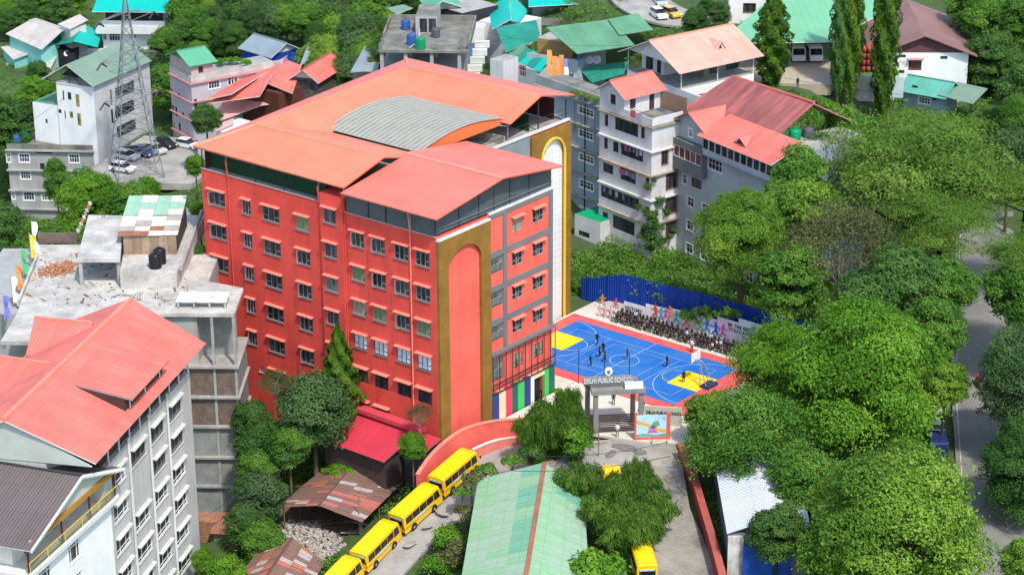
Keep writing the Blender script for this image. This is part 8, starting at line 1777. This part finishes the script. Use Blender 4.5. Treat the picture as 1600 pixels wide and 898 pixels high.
tree('bigB', 1608, 575, 250, 92, 'blue', 'dark bluish tree at the right edge beside the road'); tree('bigA', 1612, 715, 240, 88, 'dark', 'dark tree at the right edge, lower down'); tree('roundA', 1596, 450, 266, 58, 'mid', 'green tree at the right edge above the road bend'); tree('roundB', 1600, 868, 222, 42, 'bright', 'bright tree at the bottom right edge')
tree('roundA', 1580, 235, 306, 46, 'blue', 'dark bluish tree at the right edge below the hut'); tree('roundB', 1605, 135, 322, 52, 'dark', 'dark tree right of the blue hut'); tree('bigA', 1570, 55, 345, 75, 'mid', 'tall green tree at the upper right edge'); tree('roundB', 1490, 300, 290, 50, 'mid', 'green tree inside the feathery canopy')
for x, y, rp_, lb in ((1207, 66, 30, 'leftmost of the cypress trees, beside the green shed'), (1313, 52, 17, 'cypress in front of the green shed roof, left of the pair'), (1332, 40, 20, 'cypress in front of the green shed roof, right of the pair'), (1384, 62, 23, 'rightmost of the cypress trees, beside the brown-roofed store')): tree('cyp', x, y, 319, rp_, 'cypress' if rp_ != 17 else 'dark', lb, name='cypress_tree')
tree('roundB', 1248, 268, 285, 54, 'mid', 'green tree covering the right end of the blue-grey flats'); tree('roundA', 1480, 440, 264, 50, 'mid', 'green tree on the left verge of the right road'); tree('feath', 1612, 405, 268, 84, 'feather', 'feathery tree at the right edge overhanging the road', sq=.8)
# --- centre
tree('cone', 530, 584, 255, 44, 'cypress', 'bright conical cypress against the red facade', name='cypress_tree'); tree('roundA', 490, 632, 252.5, 64, 'blue', 'dark bushy tree in front of the red facade'); tree('bare', 432, 600, 254, 36, 'olive', 'thin olive tree left of the conical cypress'); tree('bare', 655, 648, 248.5, 28, 'rust', 'small rusty-leaved tree at the school corner'); tree('roundA', 645, 694, 245.5, 24, 'vivid', 'small bright leafy tree beside the crimson roof')
BAM = [('bam', 866, 648, 249, 40, 'bamboo clump left of the school gate'), ('bamB', 838, 664, 248, 30, 'bamboo at the end of the coral wall'), ('bamB', 897, 664, 247.5, 26, 'bamboo nearest the left gate pillar'), ('bamB', 886, 622, 252, 20, 'slender bamboo plume beside the school door'), ('bam', 985, 762, 235, 44, 'large bamboo clump right of the green hall roof'), ('bamB', 950, 790, 233, 36, 'bamboo leaning over the edge of the green hall roof'), ('bamB', 1020, 790, 233, 36, 'bamboo beside the lane right of the large clump'), ('bam', 985, 818, 230, 46, 'lowest bamboo clump beside the yellow bus'), ('bamB', 905, 742, 239, 32, 'bamboo at the far corner of the green hall roof'), ('bamB', 995, 735, 238, 24, 'tallest bamboo plume before the gate road')]
for k_, x, y, d, r, lb in BAM: tree(k_, x, y, d, r, 'bamboo', lb, name='bamboo', cat='bamboo')
tree('bushB', 905, 690, 246, 26, 'vivid', 'yellow-green shrub at the foot of the gate bamboo', name='shrub', cat='shrub')
tree('bush', 930, 892, 224, 46, 'vivid', 'vivid green shrub at the bottom beside the hall roof', name='shrub', cat='shrub')
for x, y, d, r, lf, lb in ((737, 752, 243, 20, 'olive', 'olive shrub half covering the first bus'), (722, 770, 242, 16, 'mid', 'green shrub by the front wheel of the first bus'), (698, 838, 238, 24, 'vivid', 'bright shrub on the road edge left of the hall roof'), (712, 868, 236, 28, 'olive', 'rounded olive shrub at the bottom beside the hall roof'), (682, 884, 236, 24, 'vivid', 'bright shrub lowest on the road edge'), (728, 800, 240, 18, 'olive', 'olive shrub between bus road and hall roof'), (760, 735, 244, 18, 'mid', 'green shrub at the top of the hall roof'), (800, 722, 245, 18, 'mid', 'green shrub behind the hall gable'), (830, 708, 246, 20, 'dark', 'dark shrub between the hall and the gate bamboo')):
    tree('bush' if r != 28 else 'bushB', x, y, d, r, lf, lb, name='shrub', cat='shrub')
# --- left
for x, y, d, r, lf, lb in ((412, 690, 252, 46, 'dark', 'dark tree left of the creeper-covered shed'), (394, 650, 254, 34, 'dark', 'dark tree at the corner of the concrete floors'), (402, 770, 247, 46, 'blue', 'bluish dark tree in the lower left gully'), (400, 728, 250, 34, 'mid', 'green tree just left of the rusty shed'), (385, 815, 244, 36, 'dark', 'dark tree beside the brick outhouse'), (412, 840, 242, 36, 'mid', 'green tree above the lowest rusty roof'), (452, 690, 250, 34, 'mid', 'green tree behind the creeper-covered shed'), (345, 893, 236, 40, 'vivid', 'bright green tree at the bottom left of the gully'), (318, 872, 238, 20, 'vivid', 'small bright tree at the foot of the hotel')):
    tree(('roundA', 'roundB')[x % 2], x, y, d, r, lf, lb)
tree('bigA', 142, 312, 330, 66, 'vivid', 'bright rounded tree left of the concrete roof'); tree('roundB', 87, 272, 338, 24, 'mid', 'narrow dark tree in front of the grey flats', sq=1.6); tree('roundA', 205, 312, 326, 38, 'mid', 'green tree below the car park'); tree('roundB', 232, 296, 332, 26, 'vivid', 'yellow-green tree beside the car park')
for x, y, d, r, lf, lb in ((30, 430, 285, 62, 'dark', 'dark tree below the prayer flags at the left edge'), (70, 375, 300, 44, 'mid', 'green tree behind the roof parapet at left'), (12, 350, 310, 40, 'dark', 'dark tree under the grey flats at the left edge'), (-5, 500, 270, 48, 'mid', 'green tree cut by the left edge beside the bare roof'), (305, 255, 320, 18, 'vivid', 'small bright tree against the school roof corner'), (312, 330, 275, 20, 'mid', 'green tree squeezed between concrete roof and school'), (310, 400, 268, 24, 'dark', 'dark shrubby tree at the left edge of the red facade'), (322, 182, 338, 26, 'dark', 'dark tree in front of the lilac flats'), (60, 110, 372, 20, 'dark', 'round dark tree among the pale roofs'), (60, 145, 362, 36, 'vivid', 'bright low tree below the pale roofs'), (10, 185, 358, 52, 'dark', 'dark tree at the left edge beside the white house'), (265, 130, 368, 40, 'mid', 'green tree between the white house and lilac flats'), (40, 190, 360, 34, 'dark', 'dark tree left of the white side wing')):
    tree(('roundA', 'roundB')[(x+y) % 2], x, y, d, r, lf, lb)
# --- woods along the top
WD_ = 'trees of the wood along the top'
FOREST = [(x+tr_.uniform(-8, 8), y) for y in (8, 28, 52, 74, 94) for x in range(290, 610, 26) if not ((x < 400 and y > 62) or (380 < x < 480 and y > 40))]
cnt = {}
def cdepth(x, y, h):
    d = 470.
    while d > 300:
        P0 = D(x, y, d)
        if P0.z-T(P0.x, P0.y) >= h: return d
        d -= 1.5
    return d
def wood(pts, d0, d1, rpx, lfs, lb, group):
    x0_, x1_ = min(q[0] for q in pts), max(q[0] for q in pts)
    for x, y in pts:
        x += tr_.uniform(-9, 9); y += tr_.uniform(-6, 6); d = cdepth(x, y, tr_.uniform(3.5, 6)); lf_ = tr_.choice(lfs); cnt[lb] = cnt.get(lb, 0)+1; tree(tr_.choice(['roundA', 'roundB', 'roundA', 'bigA']), x, y, d, rpx*tr_.uniform(.8, 1.3), lf_, '%s %s' % (dict(dark='deep green', mid='mid green', bright='light green', blue='bluish green', vivid='vivid green')[lf_], lb.replace('dark ', '')) if len(pts) < 12 else '%s tree, %s, %s %s' % (dict(dark='dark green', mid='mid green', bright='light green', blue='bluish green', vivid='vivid green')[lf_], ('back', 'middle', 'front')[min(2, max(0, int(y/34)))], ('far left', 'left', 'centre', 'right', 'far right')[min(4, max(0, int((x-x0_)/max(1, x1_-x0_)*5)))], lb.replace('tree in', 'of')), group)
wood(FOREST+[(x, -8) for x in range(280, 760, 36)]+[(x, 108) for x in range(500, 600, 30)], 372, 440, 30, ['dark', 'mid', 'mid', 'bright', 'blue', 'mid'], 'tree in the dense green wood behind the salmon houses', WD_)
wood([(x, y) for y in (-5, 10) for x in range(0, 125, 22)]+[(10, 28), (35, 26), (100, 28)], 410, 455, 24, ['dark', 'mid', 'mid', 'vivid'], 'tree in the wood at the upper left corner', 'trees of the upper left wood')
wood([(268, 60), (280, 95), (255, 115), (300, 80)], 385, 400, 24, ['mid', 'dark'], 'tree beside the rock cutting and the teal-roofed building', 'trees by the rock cutting')
wood([(1080, 30), (1100, 14), (1128, 20), (1118, 45)], 352, 360, 20, ['dark', 'blue'], 'dark tree behind the large salmon roof', 'trees behind the salmon roof')
wood([(1520, 10), (1550, 30), (1600, 20), (1545, 85), (1575, 110), (1600, 180)], 335, 380, 38, ['mid', 'dark', 'mid'], 'tree on the wooded slope right of the brown-roofed store', 'trees right of the store')
wood([(740, 25), (750, 8), (610, 30), (590, 60)], 365, 380, 14, ['mid', 'vivid', 'dark'], 'small tree beside the raw concrete roof at the top', 'small trees by the concrete roof')
# roof garden of the lilac flats, planters of the slate-blue flats
for k, (x, y, fr_, z) in enumerate(((345, 98, vf, vz0+.3), (358, 96, vf, vz0+.3), (385, 100, vf, vz0+.3), (370, 96, vf, vz0+.3))): P0 = Z(x, y+3, z); tree('bush', x, y-1, (P0-CAM).dot(CF), 9, ('vivid', 'mid')[k % 2], 'potted plant in the lilac flats roof garden, %s from the left' % ('first', 'second', 'fourth', 'third')[k], 'roof garden plants', 'potted_plant', 'plant', zb=z)
for k, x in enumerate((898, 908, 918, 930)): u_, z_ = gf.uz(x, 152, -.3); P0 = gf.W(u_, -.3, gz+.4); q = (P0-CAM); dd = q.dot(CF); tree('bush', 800+FPX*q.dot(CR)/dd, 449-FPX*q.dot(CU)/dd, dd, 7, 'vivid', 'trailing plant on the slate-blue parapet, %s from the left' % ('first', 'second', 'third', 'fourth')[k], 'parapet plants', 'potted_plant', 'plant', zb=gz)
for k, x in enumerate(range(1205, 1300, 13)): P0 = TZ(x, 150+k*3); tree('bush', x, 146+k*3, (P0-CAM).dot(CF)-1, 15, ('mid', 'vivid', 'dark')[k % 3], 'shrub on the bank below the dusty yard, number %d from the left' % (k+1), 'shrubs below the yard', 'shrub', 'shrub')
tree('bush', 870, 612, 252, 9, 'vivid', 'small leafy plant beside the school door', name='shrub', cat='shrub')
# --- creeper bank behind the blue fence, creeper on the shed and on the white flats
rg = np.random.default_rng(50)
lob = []
for k in range(420):
    u = rg.uniform(-30, 22); v = 45.8+17*rg.random()**1.4; P0 = SF.W(u, v, 0); g = T(P0.x, P0.y); s = rg.uniform(.7, 1.5); hgt = (g+.6+4.2*max(0, 1-(v-45.8)/7)+rg.normal()*.35) if u < 9 else g+.6+rg.random()*1.2
    lob.append((P0.x, P0.y, max(g, hgt)-s*.4, s, s*.8)); lob.append((P0.x, P0.y-.3, max(g, hgt)-s*.4-1.6, s, s))
v, f, tn = blobs(rg, lob, 95000, .32); me = leaf_mesh('creeper_bank', v, f, tn, LM['mid']); o = bpy.data.objects.new('hedge', me); COL.objects.link(o); tag(o, 'tangled creeper bank between the blue fence and the flats', 'hedge', kind='stuff')
lob = []
for k in range(36):
    t = rg.random(); p_ = b1_.lerp(lb1, rg.random()*.9).lerp(b1_+(b1_-a1_)*.4, rg.random()*.9)+Vector((rg.normal()*.6, rg.uniform(-.6, 1.5), 0)); s = rg.uniform(.35, .7); lob.append((p_.x, p_.y, p_.z+.05, s, s*.5))
v, f, tn = blobs(rg, lob, 7000, .22); o = bpy.data.objects.new('creeper', leaf_mesh('creeper', v, f, tn, LM['vivid'])); COL.objects.link(o); tag(o, 'bright creeper spread over the rusty shed roof', 'creeper')
lob = []
for k in range(40):
    z = rg.uniform(2, 13)*rg.random()**.4; P0 = wf.W(rg.normal()*.7*(1.6-z/11)+.3, -.25+rg.normal()*.1, 0) if k % 2 else wf.W(-.3, abs(rg.normal())*1.5*(1.5-z/11), 0); s = rg.uniform(.35, .8); lob.append((P0.x, P0.y, z, s*.8, s))
v, f, tn = blobs(rg, lob, 6000, .28); o = bpy.data.objects.new('creeper', leaf_mesh('creeper', v, f, tn, LM['dark'])); COL.objects.link(o); tag(o, 'dark creeper climbing the corner of the white flats', 'creeper')
lob = []
for k in range(26):
    u_, z_ = bz((1080+rg.normal()*9, 492+rg.normal()*5)) if k < 12 else bz((rg.uniform(1098, 1165), 488+rg.normal()*3+0.1*(k))); P0 = SF.W(u_, BV-.2+rg.normal()*.2, 0); s = rg.uniform(.3, .6); lob.append((P0.x, P0.y, z_, s, s))
v, f, tn = blobs(rg, lob, 4000, .24); o = bpy.data.objects.new('creeper', leaf_mesh('creeper', v, f, tn, LM['mid'])); COL.objects.link(o); tag(o, 'creeper hanging over the tops of the sports banners', 'creeper')
# --- undergrowth on the open slopes
def THn(xy): return np.concatenate([TH(xy[i:i+3000]) for i in range(0, len(xy), 3000)])
def px2ground(xs, ys):
    r = np.array([CF[i]+CR[i]*(xs-800)/FPX-CU[i]*(ys-449)/FPX for i in range(3)]).T; z = np.zeros(len(xs))
    for _ in range(8): P = np.array(CAM)+r*((z-CAM.z)/r[:, 2])[:, None]; z = .5*z+.5*THn(P[:, :2])
    P[:, 2] = THn(P[:, :2]); return P
zones = [((360, 600), (600, 898), 3200), ((1050, 1530), (620, 898), 2200), ((1180, 1600), (160, 620), 4200), ((0, 330), (240, 520), 2200), ((560, 780), (690, 898), 900), ((0, 620), (0, 240), 2400), ((600, 1200), (0, 140), 1200), ((880, 1200), (395, 480), 700)]
xs = np.concatenate([rg.uniform(*a, n) for a, b, n in zones]); ys = np.concatenate([rg.uniform(*b, n) for a, b, n in zones]); G = px2ground(xs, ys)
keep = np.ones(len(G), bool)
rd = np.array([[p_.x, p_.y, 4.2] for p_ in BRP]+[[(a.x+b.x)/2, (a.y+b.y)/2, 4.6] for a, b in zip(MRL, MRR)])
for x, y, q in rd: keep &= ((G[:, 0]-x)**2+(G[:, 1]-y)**2 > q*q)
U_ = G[:, 0]*SF.u.x+G[:, 1]*SF.u.y; V_ = G[:, 0]*SF.v.x+G[:, 1]*SF.v.y
keep &= ~((U_ > -25) & (U_ < 36) & (V_ > -.8) & (V_ < 45.5))
for fx, fy, fz, q in ((1012, 745, -.7, 6.5), (1035, 810, -1.3, 5), (1060, 870, -1.9, 5), (990, 700, -.4, 7), (1085, 940, -2.4, 5), (250, 250, -1.5, 14), (228, 262, -1.5, 11), (1250, 120, 16, 11), (1060, 20, 17, 9), (560, 850, -7, 5), (520, 845, -7, 6), (500, 800, -7, 5), (470, 870, -8, 5), (540, 790, -7, 5)): p_ = Z(fx, fy, fz); keep &= ((G[:, 0]-p_.x)**2+(G[:, 1]-p_.y)**2 > q*q)
G = G[keep]; s = rg.uniform(.35, 1.0, len(G)); lob = np.column_stack([G[:, 0], G[:, 1], G[:, 2]+s*.3, s, s*.8])
v, f, tn = blobs(rg, lob, 150000, .36); o = bpy.data.objects.new('undergrowth', leaf_mesh('undergrowth', v, f, tn, LM['mid'])); COL.objects.link(o); tag(o, 'low green undergrowth covering the slopes', 'undergrowth', kind='stuff')
